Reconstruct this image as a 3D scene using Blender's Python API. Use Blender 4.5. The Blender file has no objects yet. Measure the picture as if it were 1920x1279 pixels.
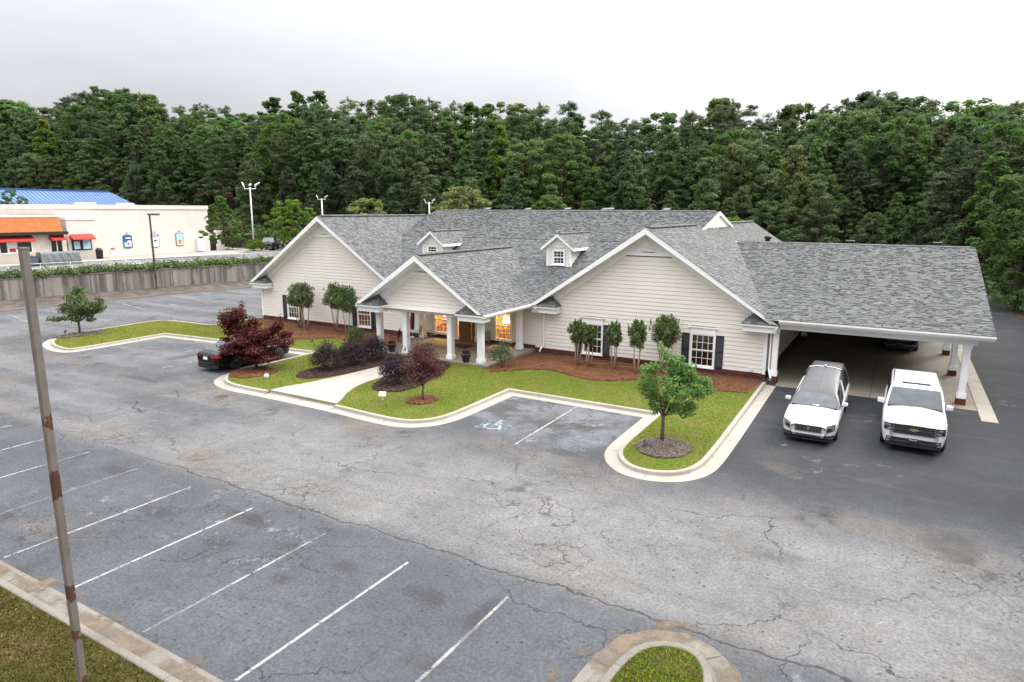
import bpy, bmesh, math, random
import numpy as np
from mathutils import Matrix, Vector

scene = bpy.context.scene
COL = scene.collection
random.seed(7)
RNG = np.random.default_rng(11)

# ------------------------------------------------------------------ camera
YAW, PITCH, ROLL, CAM_Z = 0.525127, 0.193708, 0.003558, 8.2
_fw = Vector((-math.sin(YAW) * math.cos(PITCH), math.cos(YAW) * math.cos(PITCH), -math.sin(PITCH)))
_r0 = Vector((math.cos(YAW), math.sin(YAW), 0))
_u0 = _r0.cross(_fw)
_r = _r0 * math.cos(ROLL) + _u0 * math.sin(ROLL)
_u = _r.cross(_fw)
cam_data = bpy.data.cameras.new('camera')
cam_data.sensor_width = 36.0
cam_data.lens = 1245.65 / 1920 * 36.0
cam_data.clip_start, cam_data.clip_end = 0.1, 3000
cam = bpy.data.objects.new('camera', cam_data)
COL.objects.link(cam)
M = Matrix.Identity(4)
for i in range(3):
    M[i][0], M[i][1], M[i][2] = _r[i], _u[i], -_fw[i]
M[2][3] = CAM_Z
cam.matrix_world = M
scene.camera = cam

# ------------------------------------------------------------------ sky, sun, exposure
SUN_AZ, SUN_EL = math.radians(62), math.radians(36)      # azimuth measured from +X towards +Y
SUN_DIR = Vector((math.cos(SUN_AZ) * math.cos(SUN_EL), math.sin(SUN_AZ) * math.cos(SUN_EL), math.sin(SUN_EL)))
world = bpy.data.worlds.new('World')
scene.world = world
world.use_nodes = True
nt = world.node_tree
nt.nodes.clear()
def wn(t, **kw):
    n = nt.nodes.new(t)
    for k, v in kw.items():
        setattr(n, k, v)
    return n
sky = wn('ShaderNodeTexSky', sky_type='NISHITA', sun_disc=False)
sky.sun_elevation = SUN_EL
sky.sun_rotation = math.pi / 2 - SUN_AZ
sky.air_density, sky.dust_density, sky.ozone_density = 1.0, 4.0, 1.0
tc = wn('ShaderNodeTexCoord')
sep = wn('ShaderNodeSeparateXYZ')
nt.links.new(tc.outputs['Generated'], sep.inputs[0])
def wmath(op, a, b=None, c=None, clamp=False):
    n = wn('ShaderNodeMath', operation=op, use_clamp=clamp)
    for i, v in enumerate((a, b, c)):
        if v is None:
            continue
        if isinstance(v, (int, float)):
            n.inputs[i].default_value = v
        else:
            nt.links.new(v, n.inputs[i])
    return n.outputs[0]
zup = wmath('MAXIMUM', sep.outputs['Z'], 0.0)
cie = wmath('MULTIPLY_ADD', wmath('POWER', zup, 2.0), 2.6, 0.27)    # overcast: brighter overhead than at the horizon
dot = wn('ShaderNodeVectorMath', operation='DOT_PRODUCT')
nt.links.new(tc.outputs['Generated'], dot.inputs[0])
dot.inputs[1].default_value = SUN_DIR
glow = wmath('POWER', wmath('MAXIMUM', dot.outputs['Value'], 0.0), 3.0)
cie = wmath('MULTIPLY_ADD', glow, 0.34, cie)               # thinner cloud in front of the sun
mp = wn('ShaderNodeMapping')
mp.inputs['Scale'].default_value = (1.0, 1.0, 3.2)
nt.links.new(tc.outputs['Generated'], mp.inputs[0])
cn = wn('ShaderNodeTexNoise')
cn.inputs['Scale'].default_value = 1.7
cn.inputs['Detail'].default_value = 5
nt.links.new(mp.outputs[0], cn.inputs['Vector'])
cl = wmath('MULTIPLY_ADD', cn.outputs['Fac'], 0.80, 0.58)
cie = wmath('MULTIPLY', cie, cl)
gray = wn('ShaderNodeMix', data_type='RGBA')
gray.inputs['A'].default_value = (0, 0, 0, 1)
gray.inputs['B'].default_value = (9.8, 9.85, 10.25, 1)
gray.clamp_factor = False
nt.links.new(cie, gray.inputs['Factor'])
mix = wn('ShaderNodeMix', data_type='RGBA')
mix.inputs['Factor'].default_value = 0.9                    # cloud cover
nt.links.new(sky.outputs[0], mix.inputs['A'])
nt.links.new(gray.outputs['Result'], mix.inputs['B'])
bg = wn('ShaderNodeBackground')
bg.inputs['Strength'].default_value = 0.1
nt.links.new(mix.outputs['Result'], bg.inputs['Color'])
wo = wn('ShaderNodeOutputWorld')
nt.links.new(bg.outputs[0], wo.inputs[0])

sun_data = bpy.data.lights.new('sun', 'SUN')
sun_data.energy = 1.4
sun_data.angle = math.radians(22)
sun_data.color = (1.0, 0.95, 0.88)
sun = bpy.data.objects.new('sun', sun_data)
COL.objects.link(sun)
sun.rotation_euler = (-SUN_DIR).to_track_quat('-Z', 'Y').to_euler()

vs = scene.view_settings
vs.view_transform = 'Standard'
vs.look = 'None'
vs.gamma = 1.0
vs.use_curve_mapping = False
vs.exposure = 1.2
scene.cycles.max_bounces = 6
scene.cycles.transparent_max_bounces = 12

# ------------------------------------------------------------------ object helpers
def put(o, parent=None):
    COL.objects.link(o)
    if parent is not None:
        o.parent = parent
        if parent.get('world_space'):                    # children are modelled in world coordinates
            o.matrix_parent_inverse = Matrix.Translation(-parent.location)
    return o

def thing(name, label, cat, loc=(0, 0, 0), rz=0.0, group=None, ws=False):
    o = bpy.data.objects.new(name, None)
    o.empty_display_size = 0.3
    o.location = loc
    o.rotation_euler = (0, 0, rz)
    COL.objects.link(o)
    o['label'] = label
    o['category'] = cat
    if group:
        o['group'] = group
    if ws:
        o['world_space'] = 1
    return o

def tag(o, label=None, cat=None, group=None, kind=None):
    if label: o['label'] = label
    if cat: o['category'] = cat
    if group: o['group'] = group
    if kind: o['kind'] = kind
    return o

def mesh(name, verts, faces, m=None, smooth=False, cols=None):
    me = bpy.data.meshes.new(name)
    me.from_pydata([tuple(v) for v in verts], [], [tuple(f) for f in faces])
    if m is not None:
        me.materials.append(m)
    if smooth:
        me.polygons.foreach_set('use_smooth', [True] * len(me.polygons))
    if cols is not None:
        face_colors(me, cols)
    me.update()
    return me

def face_colors(me, cols):
    a = me.color_attributes.new('Col', 'FLOAT_COLOR', 'CORNER')
    cnt = np.zeros(len(me.polygons), dtype=np.int32)
    me.polygons.foreach_get('loop_total', cnt)
    c = np.asarray(cols, dtype=np.float32)
    if c.ndim == 1:
        c = np.repeat(c[:, None], 3, 1)
    c = np.concatenate([c, np.ones((len(c), 1), np.float32)], 1)
    a.data.foreach_set('color', np.repeat(c, cnt, axis=0).ravel())

def obj(name, me, parent=None):
    return put(bpy.data.objects.new(name, me), parent)

def tri_mesh(name, V, m, per=3, cols=None):
    """V: (n*per,3) array, every `per` verts one face."""
    V = np.asarray(V, np.float32).reshape(-1, 3)
    n = len(V) // per
    me = bpy.data.meshes.new(name)
    me.vertices.add(len(V))
    me.vertices.foreach_set('co', V.ravel())
    me.loops.add(len(V))
    me.loops.foreach_set('vertex_index', np.arange(len(V), dtype=np.int32))
    me.polygons.add(n)
    me.polygons.foreach_set('loop_start', np.arange(0, len(V), per, dtype=np.int32))
    me.polygons.foreach_set('loop_total', np.full(n, per, np.int32))
    me.materials.append(m)
    if cols is not None:
        face_colors(me, cols)
    me.update(calc_edges=True)
    return me

class MB:
    """collects simple solids into one mesh"""
    def __init__(s):
        s.v, s.f = [], []
    def add(s, vs_, fs):
        b = len(s.v)
        s.v += [tuple(v) for v in vs_]
        s.f += [tuple(b + i for i in f) for f in fs]
        return s
    def box(s, x0, x1, y0, y1, z0, z1):
        return s.add([(x0, y0, z0), (x1, y0, z0), (x1, y1, z0), (x0, y1, z0), (x0, y0, z1), (x1, y0, z1), (x1, y1, z1), (x0, y1, z1)],
                     [(3, 2, 1, 0), (4, 5, 6, 7), (0, 1, 5, 4), (1, 2, 6, 5), (2, 3, 7, 6), (3, 0, 4, 7)])
    def prism(s, pts, d):
        """pts: planar 3D polygon, extruded by vector d"""
        n = len(pts)
        P = [Vector(p) for p in pts]
        D = Vector(d)
        return s.add([*P, *[p + D for p in P]],
                     [tuple(range(n))[::-1], tuple(range(n, 2 * n))] + [(i, (i + 1) % n, n + (i + 1) % n, n + i) for i in range(n)])
    def tube(s, pts, r, n=8, cap=True):
        P = [Vector(p) for p in pts]
        R = r if isinstance(r, (list, tuple)) else [r] * len(P)
        b = len(s.v)
        ref = None
        for i, p in enumerate(P):
            t = (P[min(i + 1, len(P) - 1)] - P[max(i - 1, 0)]).normalized()
            a = (ref if ref is not None else (Vector((1, 0, 0)) if abs(t.x) < .8 else Vector((0, 1, 0))))
            a = (a - t * a.dot(t)).normalized()
            ref = a
            c = t.cross(a)
            for k in range(n):
                th = 2 * math.pi * k / n
                s.v.append(tuple(p + (a * math.cos(th) + c * math.sin(th)) * R[i]))
        for i in range(len(P) - 1):
            for k in range(n):
                s.f.append((b + i * n + k, b + i * n + (k + 1) % n, b + (i + 1) * n + (k + 1) % n, b + (i + 1) * n + k))
        if cap:
            s.f.append(tuple(b + k for k in range(n))[::-1])
            s.f.append(tuple(b + (len(P) - 1) * n + k for k in range(n)))
        return s
    def lathe(s, prof, c=(0, 0, 0), n=20, axis='z'):
        b = len(s.v)
        for r, h in prof:
            for k in range(n):
                th = 2 * math.pi * k / n
                if axis == 'z':
                    s.v.append((c[0] + r * math.cos(th), c[1] + r * math.sin(th), c[2] + h))
                else:
                    s.v.append((c[0] + h, c[1] + r * math.cos(th), c[2] + r * math.sin(th)))
        for i in range(len(prof) - 1):
            for k in range(n):
                s.f.append((b + i * n + k, b + i * n + (k + 1) % n, b + (i + 1) * n + (k + 1) % n, b + (i + 1) * n + k))
        s.f.append(tuple(b + k for k in range(n))[::-1])
        s.f.append(tuple(b + (len(prof) - 1) * n + k for k in range(n)))
        return s
    def build(s, name, m, parent=None, smooth=False, bevel=0):
        o = obj(name, mesh(name, s.v, s.f, m, smooth), parent)
        if bevel:
            md = o.modifiers.new('bevel', 'BEVEL')
            md.width = bevel
            md.segments = 2
            md.limit_method = 'ANGLE'
        return o

# ------------------------------------------------------------------ materials
class NT:
    def __init__(s, name):
        s.m = bpy.data.materials.new(name)
        s.m.use_nodes = True
        s.t = s.m.node_tree
        s.b = s.t.nodes['Principled BSDF']
        s.out = s.t.nodes['Material Output']
    def n(s, t, **kw):
        x = s.t.nodes.new(t)
        for k, v in kw.items():
            setattr(x, k, v)
        return x
    def set(s, sock, v):
        if v is None:
            return
        if isinstance(v, bpy.types.NodeSocket):
            s.t.links.new(v, sock)
        elif isinstance(v, (int, float)) or sock.type == 'VALUE':
            sock.default_value = v
        else:
            v = tuple(v)
            sock.default_value = v + (1.0,) if sock.type == 'RGBA' and len(v) == 3 else v
    def math(s, op, a, b=None, c=None, clamp=False):
        x = s.n('ShaderNodeMath', operation=op, use_clamp=clamp)
        for i, v in enumerate((a, b, c)):
            s.set(x.inputs[i], v)
        return x.outputs[0]
    def mixc(s, f, a, b, blend='MIX'):
        x = s.n('ShaderNodeMix', data_type='RGBA', blend_type=blend)
        s.set(x.inputs[0], f); s.set(x.inputs[6], a); s.set(x.inputs[7], b)
        return x.outputs[2]
    def pos(s):
        return s.n('ShaderNodeNewGeometry').outputs['Position']
    def objco(s):
        return s.n('ShaderNodeTexCoord').outputs['Object']
    def xyz(s, v):
        x = s.n('ShaderNodeSeparateXYZ')
        s.t.links.new(v, x.inputs[0])
        return x.outputs
    def scale(s, v, sc):
        x = s.n('ShaderNodeVectorMath', operation='MULTIPLY')
        s.set(x.inputs[0], v); s.set(x.inputs[1], sc)
        return x.outputs[0]
    def noise(s, v, sc, det=3, rough=.55, dist=0.0, col=False):
        x = s.n('ShaderNodeTexNoise')
        s.set(x.inputs['Vector'], v)
        x.inputs['Scale'].default_value = sc
        x.inputs['Detail'].default_value = det
        x.inputs['Roughness'].default_value = rough
        x.inputs['Distortion'].default_value = dist
        return x.outputs['Color' if col else 'Fac']
    def voro(s, v, sc, feat='DISTANCE_TO_EDGE', out='Distance', rnd=1.0):
        x = s.n('ShaderNodeTexVoronoi', feature=feat)
        s.set(x.inputs['Vector'], v)
        x.inputs['Scale'].default_value = sc
        x.inputs['Randomness'].default_value = rnd
        return x.outputs[out]
    def step(s, v, a, b):
        """smoothstep a..b (a may exceed b)"""
        x = s.n('ShaderNodeMapRange', interpolation_type='SMOOTHSTEP')
        s.set(x.inputs[0], v)
        if a < b:
            x.inputs[1].default_value, x.inputs[2].default_value = a, b
            x.inputs[3].default_value, x.inputs[4].default_value = 0, 1
        else:
            x.inputs[1].default_value, x.inputs[2].default_value = b, a
            x.inputs[3].default_value, x.inputs[4].default_value = 1, 0
        return x.outputs[0]
    def bump(s, h, strength=.3, dist=.02):
        x = s.n('ShaderNodeBump')
        x.inputs['Strength'].default_value = strength
        x.inputs['Distance'].default_value = dist
        s.set(x.inputs['Height'], h)
        s.t.links.new(x.outputs[0], s.b.inputs['Normal'])
    def attr(s, name='Col'):
        x = s.n('ShaderNodeAttribute', attribute_name=name)
        return x.outputs['Color']
    def done(s, col=None, rough=None, metal=None, spec=None, **kw):
        if col is not None: s.set(s.b.inputs['Base Color'], col)
        if rough is not None: s.set(s.b.inputs['Roughness'], rough)
        if metal is not None: s.set(s.b.inputs['Metallic'], metal)
        if spec is not None: s.set(s.b.inputs['Specular IOR Level'], spec)
        for k, v in kw.items():
            s.set(s.b.inputs[k.replace('_', ' ')], v)
        return s.m

def pm(name, c1, c2=None, sc=4.0, rough=.7, bump=0, bsc=40, metal=0.0, spec=.4, det=4, coat=0.0):
    """plain procedural material: two colours mixed by noise, optional fine bump"""
    t = NT(name)
    p = t.objco()
    c2 = c2 or tuple(x * .82 for x in c1)
    f = t.step(t.noise(p, sc, det), .3, .7)
    c = t.mixc(f, c1, c2)
    if bump:
        t.bump(t.noise(p, bsc, 3), bump, .01)
    m = t.done(c, rough, metal, spec)
    if coat:
        t.b.inputs['Coat Weight'].default_value = coat
        t.b.inputs['Coat Roughness'].default_value = .04
    return m

MAT = {}
MAT['white_trim'] = pm('white_trim', (.86, .86, .86), (.80, .80, .795), 1.3, .45)
MAT['siding'] = pm('siding', (.76, .725, .655), (.72, .685, .615), .9, .6, .05, 60)
MAT['soffit'] = pm('soffit', (.74, .74, .73), (.68, .68, .67), 2, .6)
MAT['shutter'] = pm('shutter', (.018, .018, .02), (.028, .028, .03), 5, .5)
MAT['dark_metal'] = pm('dark_metal', (.02, .02, .02), (.035, .032, .03), 8, .45, metal=.6)
MAT['rubber'] = pm('rubber', (.012, .012, .012), (.02, .02, .02), 9, .8)
MAT['black_plastic'] = pm('black_plastic', (.012, .012, .013), (.02, .02, .02), 9, .45)
MAT['chrome'] = pm('chrome', (.46, .46, .47), (.36, .36, .38), 6, .18, metal=1.0)
MAT['alloy'] = pm('alloy', (.55, .55, .56), (.48, .48, .49), 6, .3, metal=.9)
MAT['white_paint'] = pm('white_paint', (.60, .60, .605), (.575, .575, .58), 1.5, .25, coat=.35)
MAT['black_paint'] = pm('black_paint', (.004, .004, .005), (.006, .006, .007), 1.5, .25, coat=.12, spec=.25)
MAT['grey_paint'] = pm('grey_paint', (.10, .105, .11), (.09, .09, .1), 1.5, .25, coat=.6)
MAT['vinyl'] = pm('vinyl', (.045, .044, .047), (.06, .058, .06), 3, .42, .15, 160)
MAT['lamp_glass'] = pm('lamp_glass', (.42, .43, .44), (.10, .10, .11), 16, .08, metal=.4)
MAT['red_lens'] = pm('red_lens', (.42, .01, .012), (.30, .008, .01), 12, .15)
MAT['gold'] = pm('gold', (.58, .48, .28), (.5, .41, .24), 12, .3, metal=.8)
MAT['plate_white'] = pm('plate_white', (.75, .75, .75), (.7, .7, .7), 12, .5)
MAT['terracotta'] = pm('pot_brown', (.075, .06, .055), (.05, .04, .036), 10, .5)
MAT['soil'] = pm('soil', (.05, .03, .02), (.03, .02, .014), 14, .95, .5, 40)
MAT['bark'] = pm('bark', (0.1445, 0.1148, 0.085), (0.0765, 0.0595, 0.0467), 9, .9, .6, 30)
MAT['bark_dark'] = pm('bark_dark', (.085, .06, .045), (.05, .038, .03), 5, .9, .5, 20)
MAT['crepe_bark'] = pm('crepe_bark', (.44, .32, .22), (.30, .20, .14), 7, .75, .2, 20)
MAT['wood_door'] = pm('wood_door', (0.2475, 0.1237, 0.0525), (0.18, 0.0825, 0.0338), 6, .45, .15, 30)
MAT['stucco'] = pm('stucco', (.66, .60, .54), (.61, .55, .495), .6, .85, .25, 50)
MAT['stucco_dark'] = pm('stucco_dark', (.52, .48, .42), (.47, .43, .38), .8, .85, .25, 50)
MAT['orange'] = pm('orange_tile', (0.376, 0.116, 0.02), (0.32, 0.092, 0.0144), 3, .7, .4, 22)
MAT['red_awning'] = pm('red_awning', (0.496, 0.04, 0.024), (0.432, 0.032, 0.02), 3, .7)
MAT['blue_metal'] = pm('blue_metal', (.055, .13, .30), (.045, .11, .26), .7, .4)
MAT['white_metal'] = pm('white_metal', (.78, .78, .78), (.70, .70, .70), 3, .45)
MAT['black_band'] = pm('black_band', (.015, .014, .014), (.022, .02, .02), 5, .5)
MAT['grey_tarp'] = pm('grey_tarp', (0.16, 0.172, 0.172), (0.104, 0.116, 0.116), 5, .75, .5, 14)
MAT['interior'] = pm('interior_wall', (0.55, 0.38, 0.2), (0.48, 0.32, 0.17), .8, .8)
MAT['interior_floor'] = pm('interior_floor', (.16, .09, .05), (.11, .06, .035), 2, .5)
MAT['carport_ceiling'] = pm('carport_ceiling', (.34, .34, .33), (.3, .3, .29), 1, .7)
MAT['red_flag'] = pm('flag_red', (.42, .015, .03), (.36, .012, .025), 8, .8)
MAT['blue_flag'] = pm('flag_blue', (.02, .03, .13), (.018, .025, .11), 8, .8)
MAT['white_flag'] = pm('flag_white', (.75, .74, .72), (.7, .69, .67), 8, .8)
MAT['paper_blue'] = pm('paper_blue', (.015, .07, .36), (.02, .10, .42), 9, .35)
MAT['paper_pale'] = pm('paper_pale', (.42, .62, .72), (.34, .54, .68), 9, .35)
MAT['paper_white'] = pm('paper_white', (.80, .82, .84), (.74, .77, .80), 7, .4)
MAT['paper_food'] = pm('paper_food', (.72, .42, .22), (.78, .60, .45), 14, .4)
MAT['paper_dark'] = pm('paper_dark', (.05, .08, .13), (.12, .15, .2), 14, .4)
MAT['green_metal'] = pm('green_metal', (.05, .12, .09), (.04, .1, .075), 9, .5)
MAT['doormat'] = pm('doormat', (.035, .03, .028), (.05, .043, .04), 30, .95, .5, 80)
MAT['cushion'] = pm('cushion', (0.288, 0.28, 0.248), (0.24, 0.232, 0.208), 20, .9)

def glass_mat(name, tint, rough=.03, refl=.9, trans=.75):
    t = NT(name)
    fr = t.n('ShaderNodeFresnel')
    fr.inputs['IOR'].default_value = 1.5
    gl = t.n('ShaderNodeBsdfGlossy')
    gl.inputs['Roughness'].default_value = rough
    gl.inputs['Color'].default_value = (refl, refl, refl, 1)
    tr = t.n('ShaderNodeBsdfTransparent')
    tr.inputs['Color'].default_value = (*tint, 1)
    df = t.n('ShaderNodeBsdfDiffuse')
    df.inputs['Color'].default_value = (.02, .022, .024, 1)
    m1 = t.n('ShaderNodeMixShader')
    m1.inputs[0].default_value = trans
    t.t.links.new(df.outputs[0], m1.inputs[1]); t.t.links.new(tr.outputs[0], m1.inputs[2])
    mx = t.n('ShaderNodeMixShader')
    w = t.math('MULTIPLY_ADD', t.noise(t.objco(), 1.3, 2), .06, t.math('MULTIPLY', fr.outputs[0], 1.0))
    t.t.links.new(w, mx.inputs[0])
    t.t.links.new(m1.outputs[0], mx.inputs[1]); t.t.links.new(gl.outputs[0], mx.inputs[2])
    t.t.links.new(mx.outputs[0], t.out.inputs['Surface'])
    return t.m
MAT['glass'] = glass_mat('window_glass', (.85, .88, .87))
MAT['dark_glass'] = glass_mat('dark_glass', (.35, .37, .38), trans=.35)
def windshield_mat():
    t = NT('windshield_glass')
    c = t.mixc(t.step(t.noise(t.objco(), 2.5, 3), .35, .7), (.040, .056, .062), (.065, .084, .090))
    return t.done(c, .10, 0.0, .42)
MAT['windshield'] = windshield_mat()

def attr_mat(name, rough=.9, bump=0, bsc=60, nvar=.25, nsc=3.0, spec=.3, mult=(1, 1, 1)):
    """colour from the mesh attribute, broken up by noise"""
    t = NT(name)
    p = t.pos()
    f = t.math('MULTIPLY_ADD', t.noise(p, nsc, 4), nvar * 2, 1 - nvar)
    c = t.mixc(1.0, t.attr(), mult, 'MULTIPLY')
    x = t.n('ShaderNodeVectorMath', operation='SCALE')
    t.set(x.inputs[0], c); t.set(x.inputs[3], f)
    if bump:
        t.bump(t.noise(p, bsc, 2), bump, .008)
    return t.done(x.outputs[0], rough, 0.0, spec)
MAT['shingle'] = attr_mat('roof_shingle', .85, .4, 90, .10, .35, .35)
MAT['brick'] = attr_mat('red_brick', .85, .4, 60, .25, 4.0, .25)
MAT['straw'] = attr_mat('pine_straw', .95, 0, 60, .2, 1.5, .2)
MAT['blade'] = attr_mat('grass_blade', .9, 0, 60, .30, .55, .06)

def leaf_mat(name, c1, c2, trans=.3, var=.25):
    """leaf colour: attribute picks between two greens, each plant shifts a little"""
    t = NT(name)
    info = t.n('ShaderNodeObjectInfo')
    a = t.xyz(t.attr())[0]
    c = t.mixc(a, c1, c2)
    hsv = t.n('ShaderNodeHueSaturation')
    t.set(hsv.inputs['Color'], c)
    t.set(hsv.inputs['Value'], t.math('MULTIPLY_ADD', info.outputs['Random'], var * 2, 1 - var))
    rr = t.math('FRACT', t.math('MULTIPLY', info.outputs['Random'], 7.31))
    t.set(hsv.inputs['Hue'], t.math('MULTIPLY_ADD', rr, .05, .475))
    t.set(hsv.inputs['Saturation'], t.math('MULTIPLY_ADD', t.math('FRACT', t.math('MULTIPLY', info.outputs['Random'], 3.7)), .3, .85))
    df = t.n('ShaderNodeBsdfDiffuse')
    t.t.links.new(hsv.outputs[0], df.inputs[0])
    tl = t.n('ShaderNodeBsdfTranslucent')
    t.t.links.new(hsv.outputs[0], tl.inputs[0])
    gl = t.n('ShaderNodeBsdfGlossy')
    gl.inputs['Roughness'].default_value = .45
    gl.inputs['Color'].default_value = (.6, .6, .6, 1)
    m1 = t.n('ShaderNodeMixShader'); m1.inputs[0].default_value = trans
    t.t.links.new(df.outputs[0], m1.inputs[1]); t.t.links.new(tl.outputs[0], m1.inputs[2])
    m2 = t.n('ShaderNodeMixShader'); m2.inputs[0].default_value = .02
    t.t.links.new(m1.outputs[0], m2.inputs[1]); t.t.links.new(gl.outputs[0], m2.inputs[2])
    t.t.links.new(m2.outputs[0], t.out.inputs['Surface'])
    return t.m
MAT['leaf_pine'] = leaf_mat('pine_needles', (.060, .094, .038), (.118, .164, .068), .45, .32)
MAT['leaf_oak'] = leaf_mat('broad_leaves', (.068, .114, .034), (.132, .194, .062), .45, .30)
MAT['leaf_bright'] = leaf_mat('young_leaves', (.105, .15, .030), (.195, .255, .060), .4, .08)
MAT['leaf_lawn_tree'] = leaf_mat('maple_leaves', (.105, .165, .045), (.23, .31, .12), .42, .03)
MAT['leaf_crepe'] = leaf_mat('crepe_leaves', (.062, .100, .028), (.135, .185, .052), .32, .10)
MAT['leaf_red'] = leaf_mat('red_maple_leaves', (.052, .019, .012), (.112, .038, .024), .28, .05)
MAT['leaf_purple'] = leaf_mat('purple_maple_leaves', (.048, .014, .018), (.110, .032, .036), .28, .05)
MAT['leaf_plum'] = leaf_mat('loropetalum_leaves', (0.0224, 0.016, 0.0208), (0.056, 0.036, 0.0464), .2, .12)
MAT['leaf_shrub'] = leaf_mat('shrub_leaves', (0.048, 0.08, 0.028), (0.112, 0.152, 0.06), .25, .1)
MAT['leaf_hedge'] = leaf_mat('hedge_leaves', (0.048, 0.096, 0.016), (0.128, 0.2, 0.036), .25, .12)
# ------------------------------------------------------------------ ground materials
def asphalt_mat(name, upper=False):
    t = NT(name)
    P = t.pos()
    X, Y, Z = t.xyz(P)
    wob = t.noise(P, .35, 3)
    w2 = t.noise(P, .11, 3)
    Yw = t.math('ADD', Y, t.math('MULTIPLY_ADD', wob, 2.4, -1.2))
    Yf = t.math('ADD', Y, t.math('MULTIPLY_ADD', wob, .5, -.25))
    patch = t.noise(P, .22, 5, .6)
    fine = t.noise(P, 13, 3, .85)
    stalls, lane, seal, lot = (.047, .050, .055), (.122, .120, .117), (.0165, .0175, .020), (.060, .062, .066)
    if upper:
        base = t.mixc(t.step(patch, .3, .7), (.17, .17, .173), (.13, .13, .135))
    else:
        base = t.mixc(t.step(patch, .32, .68), stalls, tuple(c * 1.28 for c in stalls))
        # worn pale driving lane
        ln = t.math('MULTIPLY', t.step(Yf, 11.7, 12.7), t.step(Yw, 20.5, 16.0))
        ln = t.math('MULTIPLY', ln, t.step(t.math('ADD', X, t.math('MULTIPLY', w2, 14)), -26, -14))
        ln = t.math('MULTIPLY', ln, t.math('MULTIPLY_ADD', t.step(patch, .25, .6), .45, .55))
        base = t.mixc(ln, base, lane)
        # the far lane and the lot beside the wall
        far = t.math('MULTIPLY', t.step(Yf, 12.0, 12.4), t.step(X, -16, -27))
        lotc = t.mixc(t.step(t.noise(t.scale(P, (.10, .5, 1)), 1.0, 4), .36, .66), lot, (.105, .105, .105))
        base = t.mixc(far, base, lotc)
        # handicap bays
        bay = t.math('MULTIPLY', t.step(Yw, 19.3, 21.5), t.math('MULTIPLY', t.step(X, -15, -14.4), t.step(X, -7.9, -8.5)))
        base = t.mixc(bay, base, t.mixc(t.step(t.noise(P, .6, 4), .38, .62), (.045, .045, .045), (.105, .108, .116)))
        # dark sealed drive on the right
        d = t.math('MULTIPLY', t.step(Yw, 18.2, 22.0), t.step(X, -5.6, -4.3))
        d2 = t.step(t.math('ADD', X, t.math('MULTIPLY', wob, 1.5)), 3.6, 5.5)
        d = t.math('MAXIMUM', d, t.math('MULTIPLY', d2, t.step(Yw, 14, 22)))
        base = t.mixc(t.math('MULTIPLY', d, t.math('MULTIPLY_ADD', t.step(patch, .75, .35), .2, .8)), base, seal)
    # brown silt along the edges of the lane
    if not upper:
        eb = t.math('MAXIMUM', t.step(t.math('ABSOLUTE', t.math('SUBTRACT', Yw, 13.0)), 1.5, .2), t.step(t.math('ABSOLUTE', t.math('SUBTRACT', Yw, 18.6)), 1.8, .3))
        eb = t.math('MULTIPLY', eb, t.step(t.noise(P, .33, 4, .6), .42, .62))
        base = t.mixc(t.math('MULTIPLY', eb, .55), base, (.105, .088, .070))
    # brown and dark stains
    st = t.step(t.noise(t.scale(P, (.55, 1.0, 1)), .42, 4, .6), .57, .72)
    base = t.mixc(t.math('MULTIPLY', st, .62), base, t.mixc(t.step(w2, .45, .55), (.105, .088, .070), (.040, .039, .039)))
    oil = t.step(t.voro(P, .33, 'F1'), .30, .12)
    oil = t.math('MULTIPLY', oil, t.step(t.noise(P, 1.7, 4), .45, .62))
    base = t.mixc(t.math('MULTIPLY', oil, .7), base, (.025, .023, .023))
    # oil and drip marks in the bays
    if not upper:
        sp = None
        for (ox, oy, orx, ory) in ((-8.2, 10.4, .62, .34), (-10.5, 10.4, .45, .30), (-11.4, 9.25, .38, .22), (-6.75, 10.4, .22, .75), (-14.1, 9.6, .55, .4), (-14.6, 10.9, 1.1, .35), (-17.1, 9.9, .9, .3), (-9.4, 19.75, .75, .35), (-21.0, 11.0, .8, .3), (-3.1, 22.7, .9, .8), (-14.0, 24.3, .5, .3), (-31.9, 18.3, 1.8, .3), (-2.0, 20.6, 1.0, .5), (1.9, 18.8, .8, .9), (-34.6, 22.6, .5, 1.3), (-31.2, 22.2, .7, 1.2)):
            dx = t.math('MULTIPLY', t.math('SUBTRACT', X, ox), 1 / orx)
            dy = t.math('MULTIPLY', t.math('SUBTRACT', Y, oy), 1 / ory)
            r2 = t.math('ADD', t.math('MULTIPLY', dx, dx), t.math('MULTIPLY', dy, dy))
            sp = r2 if sp is None else t.math('MINIMUM', sp, r2)
        sp = t.step(t.math('ADD', sp, t.math('MULTIPLY_ADD', t.noise(P, 3.5, 4, .65), 1.8, -.9)), 1.25, .1)
        base = t.mixc(t.math('MULTIPLY', sp, .62), base, (.030, .027, .027))
    # pale mineral bloom
    bl = t.math('MULTIPLY', t.step(t.noise(P, 1.6, 6, .7), .56, .68), t.step(t.noise(P, .16, 2), .5, .62))
    base = t.mixc(t.math('MULTIPLY', bl, .38), base, (.235, .235, .235))
    # tyre streaks along the lane
    stk = t.noise(t.scale(P, (.05, 1.6, 1)), 1.0, 4, .6)
    base = t.mixc(t.math('MULTIPLY', t.step(stk, .52, .72), .25), base, (.055, .055, .056))
    # aggregate: pits and bright stones
    pit = t.step(t.voro(P, 4.2, 'F1'), .20, .10)
    pit = t.math('MULTIPLY', pit, t.math('MULTIPLY_ADD', t.step(t.noise(P, .8, 3), .40, .62), .7, .3))
    base = t.mixc(t.math('MULTIPLY', pit, .7), base, (.015, .015, .016))
    g = t.math('MULTIPLY_ADD', t.step(fine, .30, .70), .62, .69)
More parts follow.
